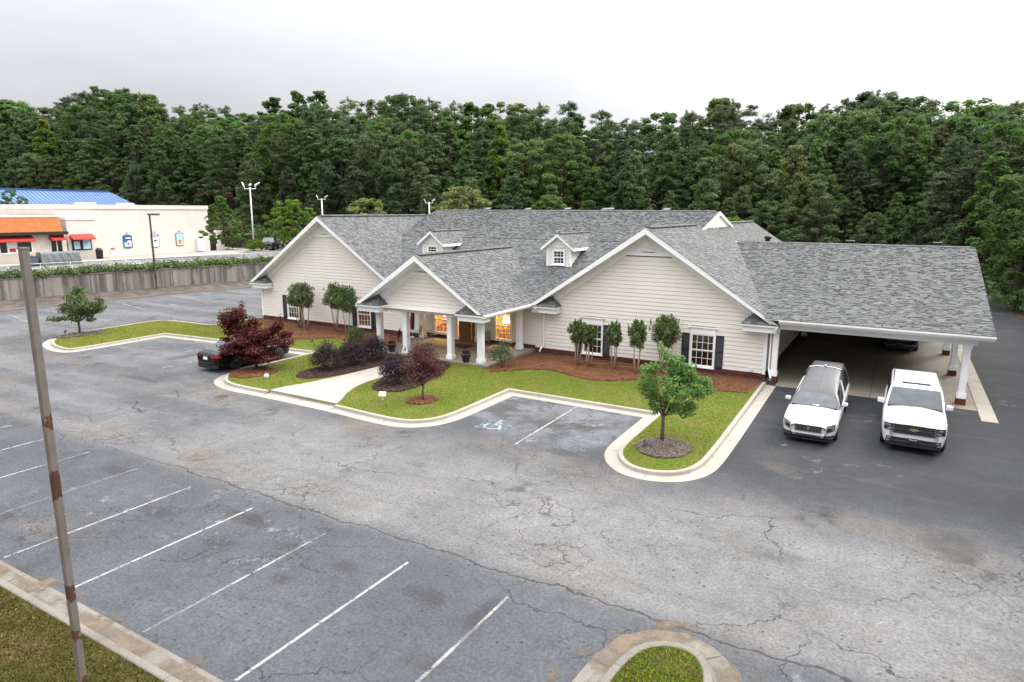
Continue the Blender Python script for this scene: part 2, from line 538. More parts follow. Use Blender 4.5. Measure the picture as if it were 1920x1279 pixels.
    g = t.math('MULTIPLY', g, t.math('MULTIPLY_ADD', t.noise(P, 55, 1), .8, .6))
    g = t.math('MULTIPLY', g, t.math('MULTIPLY_ADD', t.noise(P, 2.6, 5, .7), .7, .65))
    g = t.math('MULTIPLY', g, t.math('MULTIPLY_ADD', t.noise(P, .55, 4, .6), .7, .65))
    x = t.n('ShaderNodeVectorMath', operation='SCALE')
    t.set(x.inputs[0], base); t.set(x.inputs[3], g)
    base = x.outputs[0]
    # cracks: warped cell borders at two sizes, broken up by noise
    wv = t.n('ShaderNodeVectorMath', operation='MULTIPLY_ADD')
    t.set(wv.inputs[0], t.noise(P, .9, 4, .6, col=True)); wv.inputs[1].default_value = (1.6, 1.6, 0); t.set(wv.inputs[2], P)
    fl = t.scale(wv.outputs[0], (1, 1, 0))
    c1 = t.math('MULTIPLY', t.step(t.voro(fl, .21), .0052, .0014), t.step(t.noise(P, .3, 2), .44, .56))
    c2 = t.math('MULTIPLY', t.step(t.voro(fl, .85), .014, .004), t.step(t.noise(P, .17, 2), .47, .60))
    c3 = t.math('MULTIPLY', t.step(t.voro(fl, 2.6), .04, .010), t.step(t.noise(P, .35, 3), .58, .68))
    ck = t.math('MAXIMUM', c1, t.math('MAXIMUM', t.math('MULTIPLY', c2, .8), t.math('MULTIPLY', c3, .8)))
    if not upper:
        lw = t.math('MULTIPLY_ADD', t.noise(P, .8, 5, .65), 1.1, -.55)
        ll = t.math('ABSOLUTE', t.math('ADD', t.math('SUBTRACT', Y, 12.1), t.math('MULTIPLY', lw, .8)))
        l1 = t.math('MULTIPLY', t.step(ll, .045, .012), t.step(t.math('ABSOLUTE', t.math('ADD', X, 8)), 18, 11))
        ck = t.math('MAXIMUM', ck, l1)
    base = t.mixc(t.math('MULTIPLY', ck, .78), base, (.016, .015, .014))
    t.bump(t.math('SUBTRACT', t.math('MULTIPLY_ADD', fine, .6, t.math('MULTIPLY', t.noise(P, 70, 2), .5)), t.math('MULTIPLY', ck, 1.2)), .45, .012)
    return t.done(base, .86, 0.0, .35)
MAT['asphalt'] = asphalt_mat('asphalt')
MAT['asphalt_up'] = asphalt_mat('asphalt_upper', True)

def concrete_mat(name, c1, c2, agg=0.0):
    t = NT(name)
    P = t.pos()
    f = t.step(t.noise(P, .7, 5, .65), .3, .7)
    c = t.mixc(f, c1, c2)
    c = t.mixc(t.math('MULTIPLY', t.step(t.noise(P, 2.2, 4), .58, .75), .5), c, tuple(a * .6 for a in c2))
    if agg:
        c = t.mixc(t.math('MULTIPLY', t.step(t.noise(P, 22, 3, .8), .48, .62), agg), c, tuple(a * .45 for a in c1))
    t.bump(t.noise(P, 45, 3), .25, .006)
    return t.done(c, .85, 0.0, .3)
MAT['concrete'] = concrete_mat('concrete', (.335, .30, .25), (.28, .25, .21))
MAT['concrete_old'] = concrete_mat('concrete_old', (.185, .165, .140), (.135, .118, .098), .4)
MAT['walk'] = concrete_mat('walk_concrete', (.325, .295, .255), (.28, .255, .22))
MAT['aggregate'] = concrete_mat('aggregate_concrete', (0.2516, 0.2244, 0.1836), (0.1972, 0.1768, 0.1428), .55)

def soil_mat(name, a, b, c, sc=3.0):
    t = NT(name)
    P = t.pos()
    k = t.mixc(t.step(t.noise(P, sc, 5, .7), .35, .65), a, b)
    k = t.mixc(t.step(t.noise(P, sc * .18, 3), .42, .66), k, c)
    t.bump(t.noise(P, 30, 4, .7), .8, .03)
    return t.done(k, .95, 0.0, .06)
MAT['turf'] = soil_mat('turf_soil', (.088, .112, .017), (.108, .134, .021), (.125, .122, .032), 5)
MAT['mulch_red'] = soil_mat('straw_bed', (0.148, 0.0629, 0.0296), (0.0962, 0.0407, 0.0207), (0.185, 0.0962, 0.0481), 9)
MAT['mulch_dark'] = soil_mat('dark_mulch', (0.0555, 0.0281, 0.0237), (0.0296, 0.0163, 0.0148), (0.074, 0.0444, 0.037), 12)
MAT['mulch_grey'] = soil_mat('grey_mulch', (0.1036, 0.0814, 0.0703), (0.0592, 0.0459, 0.0407), (0.1332, 0.1073, 0.0888), 14)
MAT['bank'] = soil_mat('bank_soil', (.095, .080, .070), (.065, .055, .047), (.12, .10, .085), 6)
MAT['forest_floor'] = soil_mat('forest_floor', (0.074, 0.0555, 0.0296), (0.037, 0.0333, 0.0163), (0.1258, 0.0888, 0.0518), .6)

def line_mat(name, col, wear):
    t = NT(name)
    P = t.pos()
    f = t.step(t.noise(P, 5, 5, .75), wear - .08, wear + .07)
    f = t.math('MULTIPLY', f, t.math('MULTIPLY_ADD', t.step(t.noise(P, .45, 3, .6), wear - .02, wear + .12), .72, .28))
    df = t.n('ShaderNodeBsdfTransparent')
    mx = t.n('ShaderNodeMixShader')
    t.t.links.new(f, mx.inputs[0])
    t.t.links.new(df.outputs[0], mx.inputs[1]); t.t.links.new(t.b.outputs[0], mx.inputs[2])
    t.t.links.new(mx.outputs[0], t.out.inputs['Surface'])
    return t.done(t.mixc(t.noise(P, 9, 3), tuple(c * .75 for c in col), col), .8, 0.0, .3)
MAT['line'] = line_mat('road_paint', (.33, .32, .30), .43)
MAT['line_faded'] = line_mat('road_paint_faded', (.30, .30, .29), .48)
MAT['line_blue'] = line_mat('blue_paint_faded', (.12, .17, .19), .50)

# ------------------------------------------------------------------ 2D helpers
def pip(poly, x, y):
    inside = np.zeros(len(x), bool)
    n = len(poly)
    for i in range(n):
        x0, y0 = poly[i]; x1, y1 = poly[(i + 1) % n]
        c = ((y0 > y) != (y1 > y)) & (x < (x1 - x0) * (y - y0) / ((y1 - y0) or 1e-9) + x0)
        inside ^= c
    return inside

def scatter(poly, dens, excl=()):
    xs = [p[0] for p in poly]; ys = [p[1] for p in poly]
    n = int((max(xs) - min(xs)) * (max(ys) - min(ys)) * dens)
    x = RNG.uniform(min(xs), max(xs), n); y = RNG.uniform(min(ys), max(ys), n)
    k = pip(poly, x, y)
    for e in excl:
        k &= ~pip(e, x, y)
    return x[k], y[k]

def offset_path(pts, d, closed=False):
    """mitred parallel path; d>0 moves to the left of the direction of travel"""
    P = [Vector(p) for p in pts]
    n = len(P)
    out = []
    for i in range(n):
        a = P[i - 1] if (i > 0 or closed) else None
        b = P[(i + 1) % n] if (i < n - 1 or closed) else None
        d1 = (P[i] - a).normalized() if a is not None else (b - P[i]).normalized()
        d2 = (b - P[i]).normalized() if b is not None else d1
        n1 = Vector((-d1.y, d1.x)); n2 = Vector((-d2.y, d2.x))
        m = (n1 + n2)
        m = m.normalized() if m.length > 1e-6 else n1
        k = max(m.dot(n1), .45)
        out.append(tuple(P[i] + m * (d / k)))
    return out

def smooth_path(pts, keep=(), it=2):
    """Chaikin corner cutting; indices in keep stay sharp"""
    P = [(Vector(p), i in keep) for i, p in enumerate(pts)]
    for _ in range(it):
        Q = [P[0]]
        for i in range(1, len(P) - 1):
            if P[i][1]:
                Q.append(P[i])
            else:
                Q.append((P[i][0].lerp(P[i - 1][0], .25), False))
                Q.append((P[i][0].lerp(P[i + 1][0], .25), False))
        Q.append(P[-1])
        P = Q
    return [tuple(p) for p, _ in P]

def resample(pts, step):
    out = [pts[0]]
    for a, b in zip(pts[:-1], pts[1:]):
        L = math.dist(a, b)
        k = max(1, int(round(L / step)))
        for i in range(1, k + 1):
            out.append((a[0] + (b[0] - a[0]) * i / k, a[1] + (b[1] - a[1]) * i / k))
    return out

def sheet(name, poly, z, m, parent=None, kind=None):
    o = obj(name, mesh(name, [(x, y, z) for x, y in poly], [tuple(range(len(poly)))], m), parent)
    if o.data.polygons[0].normal.z < 0:
        o.data.flip_normals()
    if kind:
        o['kind'] = kind
    return o

def slab(name, poly, z0, z1, m, parent=None, kind=None, bevel=0.0):
    a = sum(poly[i][0] * poly[(i + 1) % len(poly)][1] - poly[(i + 1) % len(poly)][0] * poly[i][1] for i in range(len(poly)))
    p = poly if a > 0 else poly[::-1]
    o = MB().prism([(x, y, z0) for x, y in p], (0, 0, z1 - z0)).build(name, m, parent, bevel=bevel)
    if kind:
        o['kind'] = kind
    return o

KERB_PROFILE = [(0.0, .006), (.40, .012), (.44, .022), (.465, .125), (.485, .142), (.60, .145), (.625, .13), (.63, .02)]
FLUSH_PROFILE = [(0.0, .006), (.40, .012), (.63, .02)]
def kerb(path, parent, m, prof=KERB_PROFILE, piece=3.05, side=1, name='kerb_section'):
    """sweeps the profile along the path in cast sections with open joints"""
    path = [tuple(p) for p in path]
    lines = [(offset_path(path, d * side), z) for d, z in prof]
    # cumulative length along the outer line
    acc = [0.0]
    for a, b in zip(path[:-1], path[1:]):
        acc.append(acc[-1] + math.dist(a, b))
    total = acc[-1]
    k = max(1, int(round(total / piece)))
    def at(line, s):
        for i in range(len(acc) - 1):
            if s <= acc[i + 1] + 1e-9:
                f = (s - acc[i]) / max(acc[i + 1] - acc[i], 1e-9)
                return (line[i][0] + (line[i + 1][0] - line[i][0]) * f, line[i][1] + (line[i + 1][1] - line[i][1]) * f)
        return line[-1]
    for q in range(k):
        s0, s1 = total * q / k + .006, total * (q + 1) / k - .006
        ss = [s0] + [a for a in acc if s0 + .02 < a < s1 - .02] + [s1]
        V, F = [], []
        for s in ss:
            for ln, z in lines:
                x, y = at(ln, s)
                V.append((x, y, z + .0015 * math.sin(q * 12.9)))
        w = len(lines)
        for i in range(len(ss) - 1):
            for j in range(w - 1):
                f = (i * w + j, (i + 1) * w + j, (i + 1) * w + j + 1, i * w + j + 1)
                F.append(f if side > 0 else f[::-1])
        e0 = tuple(range(w)); e1 = tuple((len(ss) - 1) * w + j for j in range(w))
        F += [e0 if side < 0 else e0[::-1], e1[::-1] if side < 0 else e1]
        obj(name, mesh(name, V, F, m), parent)

def structure(name, loc=(0, 0, 0)):
    o = bpy.data.objects.new(name, None)
    o.location = loc
    COL.objects.link(o)
    o['kind'] = 'structure'
    return o

# ------------------------------------------------------------------ terrain, lot
g = obj('ground', mesh('ground', [(-1200, -900, -.6), (1200, -900, -.6), (1200, 1500, -.6), (-1200, 1500, -.6)], [(0, 1, 2, 3)], MAT['forest_floor']))
g['kind'] = 'structure'
LOT = [(-63.4, -40), (60, -40), (60, 6), (9.2, 20), (8.6, 62), (9.2, 100), (-10, 112), (-60, 112), (-58, 70), (-62.0, 44), (-62.8, 36), (-63.4, 25)]
lot = sheet('parking_lot', LOT, 0.0, MAT['asphalt'], None, 'structure')

# outer edge of the gutter round the lawn in front of the building, walked with the lawn on the left
P_A = [(-4.5, 32.95), (-4.4, 25.5), (-4.36, 21.4), (-4.5, 20.3), (-4.9, 19.5), (-5.5, 19.03), (-6.3, 18.82), (-7.1, 19.0), (-7.75, 19.6), (-8.15, 20.4), (-8.3, 21.3), (-8.33, 25.0), (-14.45, 25.05), (-14.5, 21.3), (-14.7, 20.2), (-15.2, 19.45), (-15.9, 19.0), (-16.9, 18.87), (-18.2, 18.95), (-20.0, 19.08)]
P_G = [(-20.0, 19.08), (-24.2, 19.15)]
P_B = [(-24.2, 19.15), (-25.8, 19.1), (-27.0, 19.2), (-28.0, 19.6), (-28.7, 20.3), (-29.1, 21.3), (-29.22, 22.2), (-29.24, 26.35), (-36.2, 25.95), (-41.15, 25.5), (-40.98, 20.3), (-41.4, 19.6), (-42.4, 19.45), (-44.2, 19.75), (-45.8, 20.5), (-47.0, 21.7), (-47.5, 23.5), (-47.65, 26.2), (-47.75, 28.6), (-47.3, 29.6), (-46.0, 30.0), (-42.45, 30.15), (-42.25, 34.2)]
# travel direction keeps the lawn on the right, so the kerb profile is built to the right (side = -1)
P_A = smooth_path(P_A, (0, 1, 11, 12, 18))
P_B = smooth_path(P_B, (0, 7, 9, 21))
kerbs = structure('kerb', (-16, 25, 0)); kerbs['world_space'] = 1
kerb(P_A, kerbs, MAT['concrete'], side=-1)
kerb(P_G, kerbs, MAT['concrete'], FLUSH_PROFILE, side=-1, piece=2.1)
kerb(P_B, kerbs, MAT['concrete'], side=-1)

P_F = smooth_path([(-75, 6.5), (-40, 6.45), (-18, 6.45), (-12, 6.45), (-5.2, 6.4), (-4.4, 7.2), (-4.28, 9.5), (-4.22, 10.4), (-4.0, 11.2), (-3.5, 11.7), (-2.9, 11.9), (-2.3, 11.8), (-1.8, 11.3), (-1.55, 10.5), (-1.5, 9), (-1.4, 7.2), (-.6, 6.4), (6, 6.3), (40, 6.2)], (0, 1))
fk = structure('roadside_kerb', (-8, 6, 0)); fk['world_space'] = 1
kerb(P_F, fk, MAT['concrete_old'], side=-1)
FRONT = offset_path(P_F, -.625) + [(40, -30), (-75, -30)]
MAT['turf_dry'] = soil_mat('roadside_soil', (.040, .036, .009), (.058, .050, .013), (.075, .058, .022), 5)
flawn = sheet('roadside_lawn', FRONT, .125, MAT['turf_dry'], None, 'structure')

# walk, beds, slabs
WALK = [(-20.0, 19.68), (-24.2, 19.76), (-24.15, 20.4), (-23.7, 21.8), (-23.35, 23.6), (-23.1, 25.8), (-23.0, 28.75), (-21.35, 28.75), (-21.5, 26.2), (-21.45, 23.9), (-21.42, 22.9), (-21.2, 22.0), (-20.8, 21.1), (-20.35, 20.4)]
walk = structure('front_walk', (-22, 24, 0)); walk['world_space'] = 1
def walk_w(y):
    n = len(WALK); xs = []
    for i in range(n):
        (x0, y0), (x1, y1) = WALK[i], WALK[(i + 1) % n]
        if (y0 - y) * (y1 - y) <= 0 and y0 != y1:
            xs.append(x0 + (x1 - x0) * (y - y0) / (y1 - y0))
    return min(xs), max(xs)
ys = [19.80, 21.2, 22.7, 24.2, 25.7, 27.2, 28.72]
for a, b in zip(ys[:-1], ys[1:]):
    l, r = [], []
    for k in range(6):
        y = a + .008 + (b - a - .016) * k / 5
        x0, x1 = walk_w(y)
        l.append((x0, y)); r.append((x1, y))
    slab('slab', l + r[::-1], .06, .150, MAT['walk'], walk)
slab('apron', [(-20.0, 19.70), (-24.2, 19.77), (-24.1, 19.795), (-20.05, 19.795)], .0, .07, MAT['walk'], walk)
ramp = MB().add([(-24.2, 19.76, .02), (-20.0, 19.69, .02), (-20.15, 19.80, .149), (-24.17, 19.80, .149)], [(0, 1, 2, 3)]).build('ramp', MAT['walk'], walk)

BED_STRAW_L = [(-41.7, 34.2), (-42.0, 33.2), (-39.5, 32.0), (-36.2, 30.2), (-34.3, 29.1), (-33.0, 28.85), (-32.0, 29.4), (-31.4, 30.2), (-30.4, 30.6), (-28.9, 29.6), (-27.6, 28.2), (-26.4, 28.0), (-26.3, 29.2), (-26.3, 34.2)]
BED_MULCH_L = [(-26.3, 28.6), (-26.2, 27.0), (-25.6, 25.2), (-25.75, 23.6), (-25.7, 22.9), (-25.2, 22.2), (-24.5, 22.05), (-23.85, 22.75), (-23.42, 23.9), (-23.2, 25.9), (-23.12, 28.6)]
BED_MULCH_R = [(-21.3, 28.6), (-21.38, 26.3), (-21.32, 24.2), (-20.9, 23.0), (-20.4, 22.35), (-19.6, 22.15), (-18.95, 22.6), (-18.75, 23.6), (-19.1, 25.2), (-19.4, 26.5), (-19.95, 28.0), (-20.6, 28.62)]
BED_STRAW_R = [(-18.1, 28.7), (-17.5, 27.95), (-16.7, 28.7), (-16.0, 29.5), (-14.9, 29.85), (-13.5, 29.3), (-12.4, 29.0), (-11.5, 29.3), (-10.4, 30.3), (-8.8, 30.25), (-7.1, 30.05), (-5.4, 30.5), (-5.15, 32.6), (-5.15, 34.2), (-18.1, 34.2)]
LAWN = offset_path(P_A + P_G[1:-1] + P_B, -.625) + BED_STRAW_L[1:-2] + [(-26.25, 28.7), (-18.1, 28.72)] + BED_STRAW_R[1:-2]
lawn = sheet('lawn', LAWN, .125, MAT['turf'], None, 'structure')
def bedz(y):
    # the straw beds fall away from the lawn edge to the wall foot
    return .15 - .16 * np.clip((np.asarray(y, float) - 30.3) / 3.0, 0, 1)
def ring(cx, cy, rx, ry, n=28, jit=.05):
    return [(cx + rx * math.cos(2 * math.pi * k / n) * (1 + random.uniform(-jit, jit)), cy + ry * math.sin(2 * math.pi * k / n) * (1 + random.uniform(-jit, jit))) for k in range(n)]
RING_ISLAND = ring(-6.45, 21.65, .95, 1.05)
RING_PURPLE = ring(-17.3, 22.1, .66, .75)
RING_MAPLE = ring(-27.7, 21.75, 1.05, 1.25)
RING_LEFT = ring(-46.0, 22.9, .8, 1.6)
SM = lambda p: smooth_path(p + [p[0]], (0,), 1)[:-1]
beds = []
for nm, poly, m, z in (('pine_straw_bed', BED_STRAW_L, 'mulch_red', .150), ('mulch_bed', SM(BED_MULCH_L), 'mulch_dark', .155), ('mulch_bed', SM(BED_MULCH_R), 'mulch_dark', .155),
                       ('pine_straw_bed', BED_STRAW_R, 'mulch_red', .150), ('mulch_ring', RING_ISLAND, 'mulch_grey', .155), ('pine_straw_ring', RING_PURPLE, 'mulch_red', .155),
                       ('pine_straw_ring', RING_MAPLE, 'mulch_red', .155), ('mulch_ring', RING_LEFT, 'bank', .155)):
    if nm == 'pine_straw_bed':
        o = obj(nm, mesh(nm, [(x, y, float(bedz(y)) - .012) for x, y in resample(poly + [poly[0]], .6)[:-1]], [tuple(range(len(resample(poly + [poly[0]], .6)) - 1))], MAT[m]))
        if o.data.polygons[0].normal.z < 0: o.data.flip_normals()
        o['kind'] = 'structure'
    else:
        b = slab(nm, poly, .10, z, MAT[m], None, 'structure')
    beds.append((poly, m, z))

porch_slab = slab('porch_floor', [(-26.25, 28.75), (-18.15, 28.75), (-18.15, 34.0), (-26.25, 34.0)], -.05, .185, MAT['aggregate'], None, 'structure', .015)
cs = structure('carport_floor', (0, 45, 0)); cs['world_space'] = 1
yy = [33.0, 34.1, 37.6, 42.2, 46.8, 51.4, 56.0, 61.0]
for a, b in zip(yy[:-1], yy[1:]):
    slab('slab', [(-4.55 if a < 33.5 else -5.15, a + .01), (-.55, a + .01), (-.55, b - .01), (-4.55 if a < 33.5 else -5.15, b - .01)], -.05, .02, MAT['aggregate'], cs)
    slab('slab', [(-.53, a + .01), (3.46, a + .01), (3.46, b - .01), (-.53, b - .01)], -.05, .021, MAT['aggregate'], cs)
yy = [31.4, 34.4, 37.4, 40.4, 43.4, 46.4, 49.4, 52.4, 55.4, 58.4, 61]
for a, b in zip(yy[:-1], yy[1:]):
    slab('edge_slab', [(3.48, a + .008), (4.05, a + .008), (4.05, b - .008), (3.48, b - .008)], -.05, .03, MAT['concrete'], cs)

# painted lines
marks = structure('road_marking', (-20, 10, 0)); marks['world_space'] = 1
def stripe(x0, y0, x1, y1, m='line', w=.072):
    d = Vector((x1 - x0, y1 - y0)).normalized()
    nx, ny = -d.y * w / 2, d.x * w / 2
    n = 14
    L, R = [], []
    for k in range(n + 1):
        f = k / n
        j = random.uniform(-.008, .008)
        x, y = x0 + (x1 - x0) * f, y0 + (y1 - y0) * f
        L.append((x + nx * (1 + j * 8), y + ny * (1 + j * 8), .005)); R.append((x - nx * (1 + j * 6), y - ny * (1 + j * 6), .005))
    V = L + R
    F = [(n + 1 + k, n + 2 + k, k + 1, k) for k in range(n)]
    o = obj('parking_line', mesh('parking_line', V, F, MAT[m]), marks)
    return o
for i, x in enumerate((-6.62, -9.4, -12.15, -15.0, -17.8, -20.6, -23.48, -26.25, -29.05, -31.8, -34.6, -37.4)):
    stripe(x - .04, 6.55, x + .03, 11.25 + .04 * i, 'line')
stripe(-11.22, 19.6, -11.28, 25.0)
for x in (-38.4, -35.7, -33.0, -31.75):
    stripe(x, 20.2, x, 25.3, 'line_faded', .09)
for k in range(-2, 10):
    y = 25.1 + 2.78 * k
    stripe(-60.9 + .10 * k, y, -54.0 + .10 * k, y - 1.35, 'line')
stripe(-53.2, 27.0, -49.5, 26.2, 'line_faded'); stripe(-53.0, 38.0, -47.5, 36.9, 'line_faded')

def wheelchair(cx, cy, m1, m2):
    """accessible bay symbol, read from the drive"""
    o = sheet('bay_panel', [(cx - .62, cy - .62), (cx + .62, cy - .62), (cx + .62, cy + .62), (cx - .62, cy + .62)], .0045, MAT[m2], marks)
    mb = MB()
    def bar(pts, w):
        for (x0, y0), (x1, y1) in zip(pts[:-1], pts[1:]):
            d = Vector((x1 - x0, y1 - y0)).normalized() * w / 2
            mb.add([(cx + x0 - d.y, cy + y0 + d.x, .009), (cx + x0 + d.y, cy + y0 - d.x, .009), (cx + x1 + d.y, cy + y1 - d.x, .009), (cx + x1 - d.y, cy + y1 + d.x, .009)], [(0, 1, 2, 3)])
    bar([(-.08, .46), (-.05, .05), (.22, .05), (.34, -.36), (.46, -.32)], .09)
    bar([(-.06, .26), (.2, .24)], .07)
    arc = [(-.02 + .34 * math.cos(a), -.16 + .34 * math.sin(a)) for a in [math.radians(150 + 22 * k) for k in range(9)]]
    bar(arc, .08)
    hd = [(cx - .08 + .09 * math.cos(2 * math.pi * k / 10), cy + .54 + .09 * math.sin(2 * math.pi * k / 10), .009) for k in range(10)]
    mb.add(hd, [tuple(range(10))])
    mb.build('wheelchair_symbol', MAT[m1], marks)
wheelchair(-12.95, 21.1, 'line', 'line_blue')
wheelchair(-9.55, 21.1, 'line_faded', 'line_blue')

# ------------------------------------------------------------------ grass blades, straw
def blades(name, poly, dens, h, w, c_lo, c_hi, excl=(), z=.125, label='', cat='grass'):
    x, y = scatter(poly, dens, excl)
    n = len(x)
    th = RNG.uniform(0, 2 * np.pi, n)
    hh = h * RNG.uniform(.55, 1.25, n)
    lean = RNG.normal(0, .55, (n, 2)) * hh[:, None]
    ww = w * RNG.uniform(.7, 1.4, n)
    V = np.zeros((n, 3, 3), np.float32)
    V[:, 0] = np.stack([x - np.cos(th) * ww, y - np.sin(th) * ww, np.full(n, z)], 1)
    V[:, 1] = np.stack([x + np.cos(th) * ww, y + np.sin(th) * ww, np.full(n, z)], 1)
    V[:, 2] = np.stack([x + lean[:, 0], y + lean[:, 1], z + hh], 1)
    t = RNG.random(n)[:, None]
    c = np.asarray(c_lo)[None] * (1 - t) + np.asarray(c_hi)[None] * t
    dry = RNG.random(n) < .06
    c[dry] = (.34, .27, .11)
    yel = np.clip((-x - 24) / 14, 0, 1)[:, None] * np.array([.30, .02, .10])[None] if name == 'lawn_grass' else 0
    c = c * .70 * (1 + yel)
    o = obj(name, tri_mesh(name, V.reshape(-1, 3), MAT['blade'], 3, c))
    return tag(o, label, cat, kind='stuff')
EX = [b[0] for b in beds] + [WALK, [(-26.4, 28.6), (-18.0, 28.6), (-18.0, 34.4), (-26.4, 34.4)]]
LW = [p for p in LAWN]
blades('lawn_grass', LW, 620, .030, .013, (.125, .190, .016), (.205, .280, .028), EX, label='short bright green lawn in front of the building', z=.12)
NEAR = [(-24, -2), (-4.8, -2), (-4.8, 5.78), (-24, 5.82)]
blades('roadside_grass', NEAR, 1300, .04, .010, (.046, .042, .007), (.095, .084, .015), label='olive green roadside grass by the rusty pole', z=.12)
NOSE = offset_path(smooth_path([(-4.9, 4.5), (-4.4, 7.2), (-4.28, 9.5), (-4.22, 10.4), (-4.0, 11.2), (-3.5, 11.7), (-2.9, 11.9), (-2.3, 11.8), (-1.8, 11.3), (-1.55, 10.5), (-1.5, 9), (-1.4, 7.2), (-1, 4.5)], ()), -.63)
blades('island_grass', NOSE, 1900, .042, .010, (.13, .21, .018), (.24, .34, .035), label='bright green grass on the kerbed island tip in the foreground', z=.12)

def straw(name, poly, dens, L, w, cols, z, label, cat):
    x, y = scatter(poly, dens)
    n = len(x)
    th = RNG.uniform(0, 2 * np.pi, n)
    l = L * RNG.uniform(.5, 1.3, n) / 2
    dx, dy = np.cos(th) * l, np.sin(th) * l
    px, py = -np.sin(th) * w / 2, np.cos(th) * w / 2
    zz = (bedz(y) if z is None else z) + RNG.uniform(.002, .035, n); tl = RNG.uniform(-.02, .03, n)
    V = np.zeros((n, 4, 3), np.float32)
    V[:, 0] = np.stack([x - dx - px, y - dy - py, zz - tl], 1); V[:, 1] = np.stack([x + dx - px, y + dy - py, zz + tl], 1)
    V[:, 2] = np.stack([x + dx + px, y + dy + py, zz + tl], 1); V[:, 3] = np.stack([x - dx + px, y - dy + py, zz - tl], 1)
    c = np.asarray(cols, np.float32)[RNG.integers(0, len(cols), n)]
    o = obj(name, tri_mesh(name, V.reshape(-1, 3), MAT['straw'], 4, c))
    return tag(o, label, cat, kind='stuff')
RED = [(0.1998, 0.0851, 0.037), (0.1406, 0.0555, 0.0259), (0.2516, 0.1258, 0.0629), (0.0888, 0.037, 0.0207)]
DRK = [(0.0629, 0.0333, 0.0281), (0.037, 0.0207, 0.0185), (0.0962, 0.0592, 0.0481)]
GRY = [(0.148, 0.1184, 0.0999), (0.0962, 0.074, 0.0629), (0.1924, 0.1554, 0.1295)]
straw('pine_straw', BED_STRAW_R, 330, .20, .016, RED, None, 'rust brown pine straw under the right hand windows', 'pine straw')
straw('pine_straw', BED_STRAW_L, 260, .22, .018, RED, None, 'rust brown pine straw along the left wing', 'pine straw')
straw('mulch', BED_MULCH_L, 420, .09, .028, DRK, .155, 'dark bark mulch left of the front walk', 'mulch')
straw('mulch', BED_MULCH_R, 420, .09, .028, DRK, .155, 'dark bark mulch right of the front walk', 'mulch')
straw('mulch', RING_ISLAND, 700, .09, .025, GRY, .155, 'grey mulch circle round the island tree', 'mulch')
straw('pine_straw', RING_PURPLE, 500, .14, .018, RED, .155, 'pine straw circle under the small purple maple', 'pine straw')
straw('pine_straw', RING_MAPLE, 420, .18, .018, RED, .155, 'pine straw patch under the large red maple', 'pine straw')
straw('mulch', RING_LEFT, 200, .12, .03, GRY, .155, 'thin pale mulch under the tree on the left island', 'mulch')

def sand_mat():
    t = NT('washed_sand')
    P = t.pos()
    u = t.attr()
    e = t.xyz(u)[0]
    f = t.step(t.math('ADD', t.noise(P, 1.1, 5, .65), t.math('MULTIPLY', e, .50)), .64, .90)
    tr = t.n('ShaderNodeBsdfTransparent'); mx = t.n('ShaderNodeMixShader')
    t.t.links.new(f, mx.inputs[0]); t.t.links.new(tr.outputs[0], mx.inputs[1]); t.t.links.new(t.b.outputs[0], mx.inputs[2])
    t.t.links.new(mx.outputs[0], t.out.inputs['Surface'])
    c = t.mixc(t.noise(P, 6, 4, .7), (.095, .075, .054), (.185, .150, .112))
    return t.done(c, .95, 0.0, .1)
MAT['sand'] = sand_mat()
def drift(path, d0, d1, label):
    """sediment lying in the gutter and feathering out over the asphalt"""
    pts = resample(path, .35)
    A = offset_path(pts, d0); B = offset_path(pts, (d0 + d1) / 2); Cc = offset_path(pts, d1)
    V, F, c = [], [], []
    n = len(pts)
    for L, z in ((A, .026), (B, .019), (Cc, .008)):
        V += [(x, y, z) for x, y in L]
    for r in range(2):
        for i in range(n - 1):
            F.append((r * n + i, r * n + i + 1, (r + 1) * n + i + 1, (r + 1) * n + i)); c.append((.55 if r == 0 else .30,) * 3)
    o = obj('sand_drift', mesh('sand_drift', V, F, MAT['sand'], cols=np.array(c)))
    if o.data.polygons[0].normal.z < 0: o.data.flip_normals()
    return tag(o, label, 'sand', kind='stuff')
drift([(-40, 6.45), (-18, 6.45), (-12, 6.45), (-5.3, 6.4)], -.42, .22, 'tan sand washed into the gutter of the near left kerb')
drift([(-4.36, 7.5), (-4.28, 9.5), (-4.22, 10.4), (-4.0, 11.2), (-3.5, 11.72), (-2.9, 11.92), (-2.3, 11.82), (-1.75, 11.3), (-1.5, 10.5), (-1.45, 9)], -.42, .42, 'tan sand lying round the foreground island tip')
# ------------------------------------------------------------------ the building
FW = 34.03                       # front wall plane
EAVE_Y = 33.30                   # front edge of the wing roofs
LX, LH, LZ = -34.8, 7.35, 7.80   # left wing: ridge x, half width of roof, ridge height
RX, RH, RZ = -11.4, 6.75, 7.37   # right wing
LS, RS = (LZ - 2.87) / LH, (RZ - 2.88) / RH
PX, PH, PZ = -22.4, 4.35, 5.86   # porch
PS = (PZ - 2.95) / PH
MS1, MY1, MZ1 = .546, 39.62, 6.32    # main roof: steep lower slope up to a break ...
MY2, MZ2 = 47.3, 8.2                 # ... then a shallow slope to the ridge
MS2 = (MZ2 - MZ1) / (MY2 - MY1)
BACK = 61.3
house = thing('building', 'cream sided single storey building with grey shingle gables and a columned porch', 'building', (-23, 44, 0), ws=True)
W = MAT['white_trim']

def roofcol(dark):
    n = len(dark)
    base = np.where(dark, RNG.uniform(.062, .082, n), RNG.choice([.096, .106, .118, .132], n))
    return base[:, None] * np.array([.985, 1.01, .985])[None] * RNG.uniform(.94, 1.06, (n, 1))

